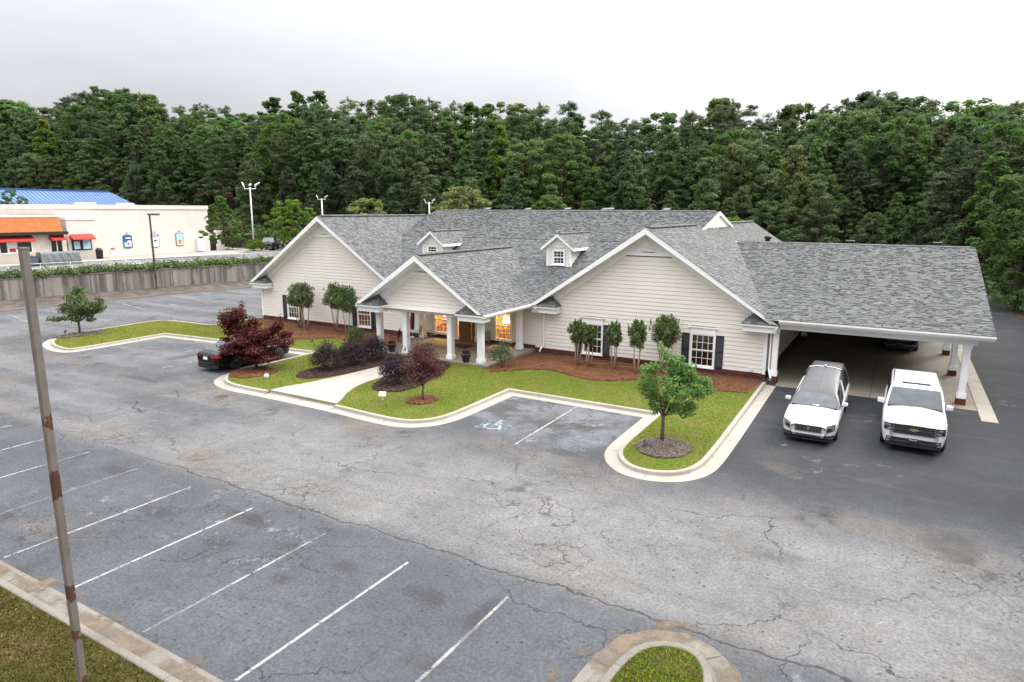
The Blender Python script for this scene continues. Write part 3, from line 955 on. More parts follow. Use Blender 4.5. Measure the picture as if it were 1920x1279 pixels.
def poly_span(poly, h):
    xs = []
    n = len(poly)
    for i in range(n):
        (u0, h0), (u1, h1) = poly[i], poly[(i + 1) % n]
        if (h0 <= h < h1) or (h1 <= h < h0):
            xs.append(u0 + (u1 - u0) * (h - h0) / (h1 - h0))
    xs.sort()
    return list(zip(xs[::2], xs[1::2]))

def shingles(name, poly, fmap, slope, parent, expo=.155, tw=(.13, .30)):
    """courses of lapped tabs over a roof plane; poly in (along eave, run up from eave)"""
    run = expo / math.sqrt(1 + slope * slope)
    hs = [p[1] for p in poly]
    Q, C = [], []
    h = min(hs)
    while h < max(hs) - .02:
        for u0, u1 in poly_span(poly, h + run * .5):
            u = u0 - random.uniform(0, .2)
            while u < u1:
                dk = random.random() < .36
                w = random.uniform(.08, .17) if dk else random.uniform(*tw)
                a, b = max(u, u0), min(u + w, u1)
                u += w + .006
                if b - a < .02:
                    continue
                t = random.choice((.018, .022, .040))
                lo, hi = h, min(h + run * 1.12, max(hs) + .02)
                p = [fmap(a, lo), fmap(b, lo), fmap(b, hi), fmap(a, hi)]
                z0 = [(*q[:2], q[2]) for q in p]
                top = [(p[0][0], p[0][1], p[0][2] + t), (p[1][0], p[1][1], p[1][2] + t), (p[2][0], p[2][1], p[2][2] + .004), (p[3][0], p[3][1], p[3][2] + .004)]
                Q += top
                Q += [z0[0], z0[1], top[1], top[0]]
                Q += [z0[1], z0[1], top[2], top[1]] if False else [z0[1], z0[2], top[2], top[1]]
                Q += [z0[3], z0[0], top[0], top[3]]
                C.append(dk)
        h += run
    n = len(C)
    col = np.repeat(roofcol(np.array(C)), 4, axis=0)
    o = obj(name, tri_mesh(name, np.array(Q, np.float32), MAT['shingle'], 4, col), parent)
    o['kind'] = 'stuff'
    return o

def plain_roof(name, pts, parent):
    o = obj(name, mesh(name, pts, [tuple(range(len(pts)))], MAT['shingle'], cols=np.full((1, 3), .105)), parent)
    return o

def gable_deck(name, x, half, z, slope, y0, y1, parent, th=.27):
    """inverted V slab: its front end is the white rake board, its underside the soffit"""
    ze = z - slope * half
    prof = [(x - half, ze - .012), (x, z - .012), (x + half, ze - .012), (x + half, ze - .012 - th * .75), (x, z - th * 1.25), (x - half, ze - .012 - th * .75)]
    return MB().prism([(a, y0, b) for a, b in prof], (0, y1 - y0, 0)).build(name, W, parent)

roof = bpy.data.objects.new('roof', None)
put(roof, house)
gable_deck('rake_deck', LX, LH, LZ, LS, EAVE_Y, BACK, roof)
gable_deck('rake_deck', RX, RH, RZ, RS, EAVE_Y, BACK, roof)
gable_deck('rake_deck', PX, PH, PZ, PS, 28.2, 38.6, roof)

# visible slopes in lapped shingles
lv = lambda h: EAVE_Y + (2.87 + LS * h - 2.87) / MS1
shingles('shingle_slope', [(EAVE_Y - .03, 0), (EAVE_Y + .1, 0), (lv(5.15) + .1, 5.15), (45.9, LH), (EAVE_Y - .03, LH)],
         lambda u, h: (LX + LH - h, u, 2.87 + LS * h), LS, roof)
shingles('shingle_slope', [(EAVE_Y - .03, 0), (EAVE_Y + .25, 0), (33.3, .45), (46.9, 5.05), (60.3, .5), (BACK, 0), (BACK, RH), (EAVE_Y - .03, RH)],
         lambda u, h: (RX + RH - h, u, 2.88 + RS * h), RS, roof)
shingles('shingle_slope', [(28.17, 0), (33.6, 0), (39.2, PH), (28.17, PH)], lambda u, h: (PX + PH - h, u, 2.95 + PS * h), PS, roof)
hL = (MZ1 - 2.87) / LS
hR = (MZ1 - 2.88) / RS
mrun = MY1 - EAVE_Y
shingles('shingle_slope', [(LX + LH + .05, 0), (RX - RH - .05, 0), (RX - RH + hR + .1, mrun), (LX + LH - hL - .1, mrun)],
         lambda u, h: (u, EAVE_Y + h, 2.87 + MS1 * h), MS1, roof)
GX = -10.95                       # the main ridge runs on over the right wing to a small gable
shingles('shingle_slope', [(LX + LH - hL - .1, 0), (RX - RH + hR + .1, 0), (RX, (RZ - MZ1) / MS2 - .1), (GX, 42.7 - MY1), (GX, MY2 - MY1), (LX - .1, MY2 - MY1), (LX - .05, (LZ - MZ1) / MS2)],
         lambda u, h: (u, MY1 + h, MZ1 + MS2 * h), MS2, roof)
# far and side slopes that face away
plain_roof('rear_slope', [(LX - .1, MY2, MZ2), (GX, MY2, MZ2), (GX, 52.1, 7.02), (RX + .2, 53, 6.9), (RX - 4, BACK, 4.77), (LX + 4, BACK, 4.77), (LX - .05, 53, 6.9)], roof)
plain_roof('side_slope', [(LX, EAVE_Y, LZ + .004), (LX, BACK, LZ + .004), (LX - LH, BACK, 2.87), (LX - LH, EAVE_Y, 2.87)], roof)
plain_roof('side_slope', [(RX, EAVE_Y, RZ + .004), (RX, BACK, RZ + .004), (RX - RH, BACK, 2.88), (RX - RH, EAVE_Y, 2.88)], roof)
plain_roof('side_slope', [(LX, 45.6, LZ + .003), (LX + LH, 45.6, 2.87), (LX + LH, BACK, 2.87), (LX, BACK, LZ + .003)], roof)
plain_roof('side_slope', [(PX, 28.2, PZ + .004), (PX, 39.0, PZ + .004), (PX - PH, 33.6, 2.95), (PX - PH, 28.2, 2.95)], roof)
# hip end of the main ridge over the left wing
plain_roof('hip_end', [(LX - .1, MY2, MZ2), (LX - .12, 45.6, LZ - .02), (LX - .9, MY2, LZ - .5), (LX - .12, 49.0, LZ - .02)], roof)
MB().prism([(-34.9, MY2, MZ2 - .03), (GX + .06, MY2, MZ2 - .03), (GX + .06, 39.7, MZ1 - .03), (-32.6, 39.7, MZ1 - .03), (LX, 45.6, LZ - .05)], (0, 0, -.05)).build('roof_deck', MAT['soffit'], roof)
MB().prism([(LX + LH, EAVE_Y + .05, 2.86), (RX - RH, EAVE_Y + .05, 2.86), (-13.0, 39.62, 6.29), (-32.6, 39.62, 6.29)], (0, 0, -.05)).build('roof_deck', MAT['soffit'], roof)

def ridge_cap(a, b, parent, w=.17, axis='y'):
    """vented ridge: short overlapping caps standing a little above the slopes"""
    A, B = Vector(a), Vector(b)
    L = (B - A).length
    mb = MB()
    n = int(L / .3)
    s = Vector((1, 0, 0)) if axis == 'y' else Vector((0, 1, 0))
    for k in range(n):
        p, q = A.lerp(B, k / n), A.lerp(B, (k + 1.06) / n)
        dz = Vector((0, 0, .045 + .008))
        e = Vector((0, 0, -.06))
        mb.add([p + dz, q + dz - Vector((0, 0, .008)), q + s * w + e + dz, p + s * w + e + dz, p - s * w + e + dz, q - s * w + e + dz,
                p + s * w + e, q + s * w + e, p - s * w + e, q - s * w + e],
               [(0, 1, 2, 3), (1, 0, 4, 5), (3, 2, 7, 6), (5, 4, 8, 9), (0, 3, 6, 8, 4)])
    me = mesh('ridge_cap', mb.v, mb.f, MAT['shingle'], cols=np.repeat(RNG.uniform(.06, .12, len(mb.f))[:, None], 3, 1))
    return obj('ridge_cap', me, parent)
ridge_cap((LX, EAVE_Y + .35, LZ + .03), (LX, 45.4, LZ + .03), roof)
ridge_cap((RX, EAVE_Y + .35, RZ + .03), (RX, 42.9, RZ + .03), roof)
ridge_cap((RX, 51.9, RZ + .03), (RX, BACK, RZ + .03), roof)
ridge_cap((PX, 28.5, PZ + .03), (PX, 38.5, PZ + .03), roof)
ridge_cap((LX + .2, MY2, MZ2 + .02), (GX - .3, MY2, MZ2 + .02), roof, axis='x')

# small gable where the main ridge ends above the right wing
mb = MB()
for sgn in (-1, 1):
    y1 = MY2 + sgn * 4.75
    mb.prism([(GX - .05, MY2, MZ2 - .02), (GX - .05, y1, MZ2 - MS2 * 4.75 - .02), (GX - .05, y1, MZ2 - MS2 * 4.75 - .24), (GX - .05, MY2, MZ2 - .25)], (.10, 0, 0))
mb.build('gablet_rake', W, roof)
MB().prism([(RX + .35, MY2, MZ2 - .2), (RX + .35, MY2 + 4.2, 7.0), (RX + .35, MY2 - 4.2, 7.0)], (.06, 0, 0)).build('gablet_wall', MAT['siding'], roof)
MB().prism([(RX - .3, MY2 - 4.7, MZ2 - MS2 * 4.7 - .03), (RX - .3, MY2, MZ2 - .03), (RX - .3, MY2 + 4.7, MZ2 - MS2 * 4.7 - .03), (RX - .3, MY2, MZ2 - .06)], (.7, 0, 0)).build('gablet_soffit', MAT['soffit'], roof)

# ---- walls
def board(mb_name, x0, x1, y, z0, z1, parent, along='x', sgn=-1):
    """lap board: thick butt, sloping face, recessed channel under the next butt"""
    zc = z1 - .038
    prof = [(.032, z0), (.035, z0 + .010), (.017, zc), (.004, zc + .004), (.004, z1), (-.03, z1), (-.03, z0)]
    pt = (lambda u, d, z: (u, y + sgn * d, z)) if along == 'x' else (lambda u, d, z: (y + sgn * d, u, z))
    V = [pt(x0, d, z) for d, z in prof] + [pt(x1, d, z) for d, z in prof]
    n = len(prof)
    F = [(i, (i + 1) % n, n + (i + 1) % n, n + i) for i in range(n)] + [tuple(range(n))[::-1], tuple(range(n, 2 * n))]
    return obj('siding_board', mesh('siding_board', V, F, MAT['siding']), parent)

def siding(parent, u0, u1, y, z0, top, openings=(), expo=.212, along='x', sgn=-1):
    us = np.arange(u0, u1 + .001, .02)
    tops = np.array([top(u) for u in us])
    z = z0
    while z < tops.max() - .06:
        zh = min(z + expo + .022, tops.max())
        ok = tops > z + expo * .55
        for (a, b, c, d) in openings:
            if z + expo * .75 > c and z + expo * .25 < d:
                ok &= ~((us > a) & (us < b))
        e = np.flatnonzero(np.diff(np.concatenate([[0], ok.astype(int), [0]])))
        for i, j in zip(e[::2], e[1::2]):
            a, b = us[i], us[min(j - 1, len(us) - 1)]
            # butt joints at about board length
            cuts = [a]
            if b - a > 4.6:
                k = a + random.uniform(1.6, 3.6)
                while k < b - 1.0:
                    cuts.append(k); k += 3.66
            cuts.append(b)
            for p, q in zip(cuts[:-1], cuts[1:]):
                if q - p > .04:
                    board('siding_board', p + .0004, q - .0004, y, z, zh, parent, along, sgn)
        z += expo

MAT['wall_stand_in'] = pm('room_wall_brown', (.22, .115, .06), (.17, .085, .045), 6, .6)
WL, WR = -41.75, -5.2
wins_R = [(-15.02, -13.92), (-8.92, -7.77)]
wins_L = [(-38.95, -37.85), (-32.02, -30.92)]
wins_P = [(-25.42, -24.22), (-20.86, -19.80)]
WZ0, WZ1 = .33, 1.97
DOOR = (-23.62, -22.36)
front_wall = MB().box(WL, WR, FW + .031, FW + .06, 2.5, 2.9).build('wall', MAT['siding'], house)
BR = .29
def top_front(u):
    t = 0
    if abs(u - LX) < 6.96: t = max(t, LZ - LS * abs(u - LX) - .40)
    if abs(u - RX) < 6.21: t = max(t, RZ - RS * abs(u - RX) - .40)
    if -28 < u < -17: t = max(t, 2.78)
    return t
ops = [(a - .08, b + .08, WZ0 - .08, WZ1 + .42) for a, b in wins_R + wins_L] + [(a - .08, b + .08, .42, 2.24) for a, b in wins_P] + [(DOOR[0] - .22, DOOR[1] + .22, 0, 2.35)]
ops += [(-100, 0, 6.42, 9), (RX - 3, RX + 3, 5.93, 9)]
siding(front_wall, WL, WR, FW, BR + .01, top_front, ops)

def gable_trim(x, half, z, slope, zt, parent, y=FW, hw=None):
    """frieze boards under the rakes, white panel and a fan of slats in the peak"""
    hw = hw or half - .72
    d = .66
    for s in (-1, 1):
        P = [(x, z - .22), (x + s * hw, z - slope * hw - .22), (x + s * hw, z - slope * hw - d), (x + s * (z - d - zt) / slope, zt - .02), (x, zt - .02)]
        MB().prism([(a, y - .070, b) for a, b in P[:3] + [P[3]]] + [(x, y - .045, zt + .0 if False else P[3][1])], (0, .06, 0)).build('frieze_board', W, parent)
    hb = (z - d - zt) / slope + .02
    MB().box(x - hb - .25, x + hb + .25, y - .082, y - .02, zt - .04, zt + .12).build('panel_sill', W, parent)
    apex = z - .34
    MB().prism([(x - (apex - zt) / slope, y - .03, zt), (x + (apex - zt) / slope, y - .03, zt), (x, y - .03, apex)], (0, .02, 0)).build('gable_panel', W, parent)
    fw_ = (apex - zt - .14) / slope
    mb = MB()
    n = 27
    for k in range(n):
        f = (k + .5) / n * 2 - 1
        e = Vector((x + fw_ * .98 * f, 0, apex - slope * abs(fw_ * .98 * f) - .05))
        b = Vector((x + .12 * f, 0, zt + .14))
        dv = (e - b).normalized()
        nn = Vector((-dv.z, 0, dv.x)) * .028
        mb.prism([(b.x + nn.x * .3, y - .05, b.z + nn.z * .3), (b.x - nn.x * .3, y - .05, b.z - nn.z * .3), (e.x - nn.x, y - .05, e.z - nn.z), (e.x + nn.x, y - .05, e.z + nn.z)], (0, -.035, 0))
    mb.build('fan_louvre', W, parent)
gable_trim(LX, LH, LZ, LS, 6.40, front_wall, hw=6.95)
gable_trim(RX, RH, RZ, RS, 5.93, front_wall, hw=6.2)
for x in (WL + .06, WR - .06):
    MB().box(x - .07, x + .07, FW - .062, FW + .08, BR - .02, 3.0).build('corner_board', W, front_wall)

def cornice_return(xt, d, ze, y0, y1, parent):
    """boxed eave end with its own little shingled roof; d points inwards"""
    xi = xt + d * 1.75
    a, b = min(xt, xi), max(xt, xi)
    MB().box(a + .08, b - .08, y0 + .12, y1, ze - .42, ze - .13).build('return_box', W, parent)
    MB().box(a, b, y0 - .02, y1, ze - .13, ze - .04).build('return_crown', W, parent)
    ap = (xt + d * 1.15, y1 - .02, ze + .52)
    V = [(xt, y0 - .05, ze - .03), (xi, y0 - .05, ze - .03), (xi, y1, ze - .03), (xt, y1, ze - .03), ap]
    me = mesh('return_roof', V, [(0, 1, 4), (1, 2, 4), (3, 0, 4)], MAT['shingle'], cols=np.full((3, 3), .09))
    obj('return_roof', me, parent)
    run = y1 - .02 - y0 + .05
    shingles('return_shingle', [(0, 0), (1.75, 0), (1.15, run)], lambda u, h: (xt + d * u, y0 - .05 + h, ze - .028 + h * .55 / run), .55 / run, parent, .17)
for xt, d, z in ((LX - LH, 1, 2.87), (LX + LH, -1, 2.87), (RX - RH, 1, 2.88), (RX + RH, -1, 2.88)):
    cornice_return(xt, d, z, EAVE_Y, FW - .03, front_wall)

def window(parent, x0, x1, z0, z1, y=FW, cols=4, rows=2, header=True, shutters=True, name='window', glass='glass', cas=.075):
    fr = MB()
    fr.box(x0 - cas, x0, y - .055, y + .04, z0 - .06, z1 + .06).box(x1, x1 + cas, y - .055, y + .04, z0 - .06, z1 + .06)
    fr.box(x0, x1, y - .055, y + .04, z1, z1 + .06).box(x0 - cas - .03, x1 + cas + .03, y - .085, y + .04, z0 - .11, z0 - .06).box(x0, x1, y - .05, y + .04, z0 - .06, z0)
    if header:
        fr.box(x0 - cas, x1 + cas, y - .06, y + .03, z1 + .06, z1 + .35).box(x0 - cas - .10, x1 + cas + .10, y - .12, y + .03, z1 + .35, z1 + .41)
    w = fr.build(name, W, parent)
    zm = (z0 + z1) / 2
    for k, (a, b) in enumerate(((z0, zm), (zm, z1))):
        yy_ = y + .012 - .02 * k
        s = MB()
        s.box(x0, x0 + .045, yy_ - .02, yy_ + .015, a, b).box(x1 - .045, x1, yy_ - .02, yy_ + .015, a, b)
        s.box(x0 + .045, x1 - .045, yy_ - .02, yy_ + .015, a, a + .045).box(x0 + .045, x1 - .045, yy_ - .02, yy_ + .015, b - .045, b)
        for c in range(1, cols):
            xc = x0 + (x1 - x0) * c / cols
            s.box(xc - .011, xc + .011, yy_ - .014, yy_ + .010, a + .045, b - .045)
        for r in range(1, rows):
            zc = a + (b - a) * r / rows
            s.box(x0 + .045, x1 - .045, yy_ - .0125, yy_ + .0085, zc - .011, zc + .011)
        s.build('sash', W, w)
        obj('pane', mesh('pane', [(x0 + .04, yy_, a + .04), (x1 - .04, yy_, a + .04), (x1 - .04, yy_, b - .04), (x0 + .04, yy_, b - .04)], [(0, 1, 2, 3)], MAT[glass]), w)
    if shutters:
        for sx0, sx1 in ((x0 - cas - .42, x0 - cas - .03), (x1 + cas + .03, x1 + cas + .42)):
            m = MB()
            m.box(sx0, sx0 + .05, y - .075, y - .03, z0 - .05, z1 + .03).box(sx1 - .05, sx1, y - .075, y - .03, z0 - .05, z1 + .03)
            zs = [z0 - .05, (z0 + z1) / 2 - .03, z1 - .04]
            for zz in zs:
                m.box(sx0 + .05, sx1 - .05, y - .075, y - .03, zz, zz + .07)
            zz = z0 + .06
            while zz < z1 - .06:
                m.prism([(sx0 + .05, y - .07, zz), (sx0 + .05, y - .06, zz - .006), (sx0 + .05, y - .035, zz + .03), (sx0 + .05, y - .045, zz + .036)], (sx1 - sx0 - .1, 0, 0))
                zz += .045
            m.box(sx0 + .05, sx1 - .05, y - .04, y - .03, z0, z1)
            m.build('shutter', MAT['shutter'], parent)
    return w
for a, b in wins_R + wins_L:
    window(house, a, b, WZ0, WZ1)
for a, b in wins_P:
    window(house, a, b, .52, 2.16, header=False, shutters=False, rows=2)

# brown slats added in place of the lit room wall behind the wing windows
for a, b in wins_R + wins_L:
    bl = MB()
    for k in range(11):
        z = 1.15 + k * .075
        bl.prism([(a + .03, FW + .16, z), (a + .03, FW + .20, z + .02), (a + .03, FW + .205, z + .012), (a + .03, FW + .165, z - .008)], (b - a - .06, 0, 0))
    bl.box(a + .02, b - .02, FW + .21, FW + .22, 1.12, 1.98)
    bl.build('wall_stand_in', MAT['wall_stand_in'], house)
# door with pilasters
dr = MB().box(DOOR[0] + .03, DOOR[1] - .30, FW - .01, FW + .04, .19, 2.22)
for zz0, zz1 in ((.34, .62), (.72, 1.15), (1.25, 2.08)):
    dr.prism([(DOOR[0] + .16, FW - .012, zz0), (DOOR[1] - .43, FW - .012, zz0), (DOOR[1] - .43, FW - .012, zz1), (DOOR[0] + .16, FW - .012, zz1)], (0, -.022, 0))
    dr.box(DOOR[0] + .21, DOOR[1] - .48, FW - .048, FW - .03, zz0 + .05, zz1 - .05)
door = dr.build('door', MAT['wood_door'], house, bevel=.006)
MB().box(DOOR[1] - .27, DOOR[1] - .02, FW - .01, FW + .04, .19, 2.22).box(DOOR[1] - .22, DOOR[1] - .07, FW - .03, FW - .01, .3, 2.1).build('side_panel', MAT['wood_door'], front_wall, bevel=.006)
h = MB().box(DOOR[1] - .40, DOOR[1] - .35, FW - .055, FW - .01, 1.05, 1.22).tube([(DOOR[1] - .375, FW - .05, 1.1), (DOOR[1] - .375, FW - .11, 1.1)], .035, 8).tube([(DOOR[1] - .375, FW - .03, 1.36), (DOOR[1] - .375, FW - .06, 1.36)], .03, 8)
h.build('handle', MAT['dark_metal'], door)
cs_ = MB()
for x in (DOOR[0] - .14, DOOR[1] + .14):
    cs_.box(x - .11, x + .11, FW - .07, FW + .04, .19, 2.3).box(x - .14, x + .14, FW - .10, FW + .04, .19, .45)
cs_.box(DOOR[0] - .03, DOOR[1] + .03, FW - .05, FW + .04, 2.22, 2.3).box(DOOR[0] - .3, DOOR[1] + .3, FW - .09, FW + .04, 2.301, 2.5)
cs_.build('door_surround', W, front_wall)

# ---- brick plinth
def bricks(name, a, b, z0, z1, fixed, parent, along='x', sgn=-1, skip=()):
    """running bond of separate bricks with recessed joints"""
    V, C = [], []
    L, H_, T = .203, .068, .010
    z, r = z0, 0
    def quad(*p): V.extend(p)
    while z < z1 - .02:
        u = a - (L / 2 if r % 2 else 0)
        zt = min(z + H_, z1)
        while u < b:
            p, q = max(u, a), min(u + L, b)
            u += L + .010
            if q - p < .03 or any(s0 < (p + q) / 2 < s1 for s0, s1 in skip):
                continue
            f = fixed + sgn * (.024 + random.uniform(0, .005))
            k = fixed - sgn * .05
            def pt(uu, d, zz): return (uu, d, zz) if along == 'x' else (d, uu, zz)
            c = random.choice(((.155, .045, .034), (.125, .036, .028), (.18, .058, .04), (.105, .033, .028))) 
            c = tuple(x * random.uniform(.62, .84) for x in c)
            quad(pt(p, f, z), pt(q, f, z), pt(q, f, zt), pt(p, f, zt)); quad(pt(p, f, zt), pt(q, f, zt), pt(q, k, zt), pt(p, k, zt))
            quad(pt(p, k, z), pt(p, f, z), pt(p, f, zt), pt(p, k, zt)); quad(pt(q, f, z), pt(q, k, z), pt(q, k, zt), pt(q, f, zt))
            C.extend([c] * 4)
        z += H_ + T
        r += 1
    # mortar bed behind
    f = fixed + sgn * .014
    pt = lambda uu, d, zz: (uu, d, zz) if along == 'x' else (d, uu, zz)
    segs = [(a, b)] if not skip else [(a, skip[0][0]), (skip[0][1], b)]
    for p, q in segs:
        V.extend([pt(p, f, z0 - .1), pt(q, f, z0 - .1), pt(q, f, z1 - .01), pt(p, f, z1 - .01)]); C.append((.10, .08, .075))
    o = obj(name, tri_mesh(name, np.array(V, np.float32), MAT['brick'], 4, np.array(C)), parent)
    o['kind'] = 'stuff'
    return o
bricks('brick_plinth', WL, -26.3, .0, BR, FW - .02, front_wall)
bricks('brick_plinth', -26.28, -18.1, .19, .43, FW - .02, front_wall, skip=((DOOR[0] - .28, DOOR[1] + .28),))
bricks('brick_plinth', -18.08, WR + .03, .0, BR, FW - .02, front_wall)
side_wall = MB().box(WR - .10, WR - .07, FW, BACK - .5, 0, 3.1).build('side_wall', MAT['siding'], house)
bricks('brick_plinth', FW - .05, BACK - .5, .0, .42, WR + .02, side_wall, 'y', 1)
siding(side_wall, FW + .08, BACK - .5, WR, .43, lambda u: 3.0, along='y', sgn=1)
MB().box(WL, WL + .05, FW + .05, BACK - .5, 0, 3.1).build('side_wall', MAT['siding'], house)
MB().box(WL, WR, BACK - .55, BACK - .5, 0, 3.4).build('rear_wall', MAT['siding'], house)
for x, hw_, z, s in ((LX, LH - .4, LZ, LS), (RX, RH - .4, RZ, RS)):
    MB().prism([(x - hw_, BACK - .45, z - s * hw_ - .3), (x + hw_, BACK - .45, z - s * hw_ - .3), (x, BACK - .45, z - .3)], (0, -.05, 0)).build('rear_gable', MAT['siding'], house)

# ---- rooms behind the front windows
rooms = MB()
for a, b in ((WL + .1, -28.1), (-28.0, -17.6), (-17.5, WR - .12)):
    y0, y1 = FW + .09, 38.6
    rooms.add([(a, y1, .19), (b, y1, .19), (b, y1, 2.72), (a, y1, 2.72), (a, y0, .19), (b, y0, .19), (a, y0, 2.72), (b, y0, 2.72)],
              [(0, 1, 2, 3), (4, 0, 3, 6), (1, 5, 7, 2), (3, 2, 7, 6)])
rooms.build('interior_wall', MAT['interior'], house)
MB().box(WL + .1, WR - .12, FW + .09, 38.6, .12, .19).build('interior_floor', MAT['interior_floor'], house)

def emit(name, col, s):
    t = NT(name)
    f = t.math('MULTIPLY_ADD', t.noise(t.objco(), 6, 2), s * .3, s * .85)
    t.done(col, .8)
    t.set(t.b.inputs['Emission Color'], col)
    t.set(t.b.inputs['Emission Strength'], f)
    return t.m
MAT['shade'] = emit('lit_lampshade', (1.0, .78, .45), 2.6)
def table_lamp(x, y, label, watt=55, zt=.95):
    t = thing('table_lamp', label, 'lamp', (x, y, .19), group=None)
    MB().lathe([(.09, zt - .19), (.10, zt - .17), (.05, zt - .12), (.075, zt), (.03, zt + .14), (.02, zt + .3)], n=14).build('lamp_base', MAT['gold'], t, True)
    MB().lathe([(.26, zt + .22), (.17, zt + .60)], n=20).build('lamp_shade', MAT['shade'], t, True)
    l = bpy.data.lights.new('lamp_bulb', 'POINT')
    l.energy = watt; l.color = (1.0, .68, .32); l.shadow_soft_size = .15
    lo = bpy.data.objects.new('lamp_bulb', l)
    lo.location = (0, -.1, zt + .72)
    put(lo, t)
    return t
def side_table(x, y, label):
    t = thing('side_table', label, 'table', (x, y, .19))
    MB().box(-.38, .38, -.28, .28, .70, .745).build('table_top', MAT['wood_door'], t)
    for a in (-.33, .33):
        for b in (-.23, .23):
            MB().box(a - .025, a + .025, b - .025, b + .025, 0, .70).build('leg', MAT['wood_door'], t)
side_table(-20.75, 35.1, 'wooden side table behind the right porch window')
table_lamp(-20.75, 35.1, 'lit table lamp behind the right porch window', 380)
side_table(-25.35, 35.3, 'wooden side table behind the left porch window')
table_lamp(-25.35, 35.3, 'lit table lamp behind the left porch window', 520)
side_table(-33.0, 36.4, 'wooden side table behind the left wing window by the porch')
table_lamp(-33.0, 36.4, 'lit table lamp behind the left wing window by the porch', 110)

# ---- porch
porch = MB().box(-26.45, -18.35, 28.62, 34.0, 2.80, 2.83).build('porch', MAT['soffit'], house)
def top_porch(u):
    return PZ - PS * abs(u - PX) - .45
siding(porch, PX - 3.66, PX + 3.66, 29.05, 2.585, top_porch, [(PX - 5, PX + 5, 4.75, 9)])
gable_trim(PX, PH, PZ, PS, 4.74, porch, y=29.05, hw=3.75)
MB().box(-26.05, -18.7, 29.085, 29.39, 2.60, 2.79).build('beam', W, porch)
MB().box(-26.05, -25.7, 29.40, 33.9, 2.60, 2.79).box(-19.05, -18.7, 29.40, 33.9, 2.60, 2.79).build('side_beam', W, porch)
for xt, d in ((PX - PH, 1), (PX + PH, -1)):
    cornice_return(xt, d, 2.95, 28.2, 29.02, porch)

def column(x, y, z0, z1, parent, w=.15, brick=0.0):
    zb = z0 + brick
    c = MB()
    c.box(x - w, x + w, y - w, y + w, zb + .30, z1 - .12)
    col = c.build('column', W, parent, bevel=.008)
    # recessed-panel edges on the two faces that show
    b = MB()
    b.box(x - w - .042, x + w + .042, y - w - .042, y + w + .042, zb, zb + .20)
    f = w + .042
    for k in range(3):
        s0, s1 = f - .013 * k, f - .013 * (k + 1)
        b.box(x - s1, x + s1, y - s1, y + s1, zb + .20 + .04 * k, zb + .24 + .04 * k)
    b.build('column_base', W, col, bevel=.006)
    MB().box(x - w - .012, x + w + .012, y - w - .012, y + w + .012, z1 - .20, z1 - .13).box(x - w - .03, x + w + .03, y - w - .03, y + w + .03, z1 - .13, z1).build('capital', W, col)
    st = MB()
    g = w * .62
    for s in (-1, 1):
        st.box(x + s * g - .012, x + s * g + .012, y - w - .012, y - w, zb + .45, z1 - .3)
    st.box(x - g, x + g, y - w - .012, y - w, zb + .43, zb + .455).box(x - g, x + g, y - w - .012, y - w, z1 - .32, z1 - .295)
    st.build('panel_mould', W, col)
    if brick:
        bw = w + .05
        for (al, fx, sg, u0) in (('x', y - bw, -1, x), ('x', y + bw, 1, x), ('y', x + bw, 1, y), ('y', x - bw, -1, y)):
            bricks('brick_pier', u0 - bw, u0 + bw, z0, zb, fx - sg * .026, col, al, sg)
        MB().box(x - bw + .03, x + bw - .03, y - bw + .03, y + bw - .03, z0 - .02, zb).build('pier_core', MAT['brick_solid'], col)
    return col
MAT['brick_solid'] = pm('brick_core', (.11, .035, .027), (.085, .027, .022), 12, .9)
for x in (-25.85, -23.92, -20.82, -18.86):
    column(x, 29.24, .185, 2.60, house)
column(-26.0, 33.45, .185, 2.60, house, .15)
column(-18.88, 33.45, .185, 2.60, house, .15)

def gutter(pts, parent, w=.12):
    mb = MB()
    for (a, b) in zip(pts[:-1], pts[1:]):
        A, B = Vector(a), Vector(b)
        d = (B - A).normalized()
        n = Vector((d.y, -d.x, 0)) * w
        prof = [Vector((0, 0, 0)), n * .75 + Vector((0, 0, 0)), n + Vector((0, 0, .06)), n + Vector((0, 0, .125)), n * .9 + Vector((0, 0, .125)), n * .86 + Vector((0, 0, .07)), n * .1 + Vector((0, 0, .03)), Vector((0, 0, .03)), ]
        mb.prism([A + p for p in prof], B - A)
    return mb.build('gutter', W, parent)
gutter([(PX + PH + .0, 28.15, 2.80), (PX + PH, 33.25, 2.80)], porch)

def downspout(pts, parent):
    mb = MB()
    for a, b in zip(pts[:-1], pts[1:]):
        mb.tube([a, b], .048, 6)
    return mb.build('downspout', W, parent)
downspout([(-17.75, 33.28, 2.74), (-17.72, 33.32, 2.62), (-17.5, 33.90, 2.45), (-17.5, 33.92, .62), (-17.5, 33.90, .50), (-17.56, 33.62, .30), (-17.58, 33.55, .16)], house)
downspout([(-27.75, 33.3, 2.74), (-27.72, 33.34, 2.62), (-27.55, 33.90, 2.45), (-27.55, 33.92, .62), (-27.55, 33.88, .5), (-27.62, 33.6, .28), (-27.62, 33.5, .16)], house)
downspout([(-4.72, 33.22, 2.80), (-4.74, 33.24, 2.66), (-5.02, 33.80, 2.50), (-5.02, 33.86, 2.3), (-5.02, 33.88, .62), (-4.98, 33.80, .48), (-4.86, 33.5, .30), (-4.86, 33.46, .12)], house)

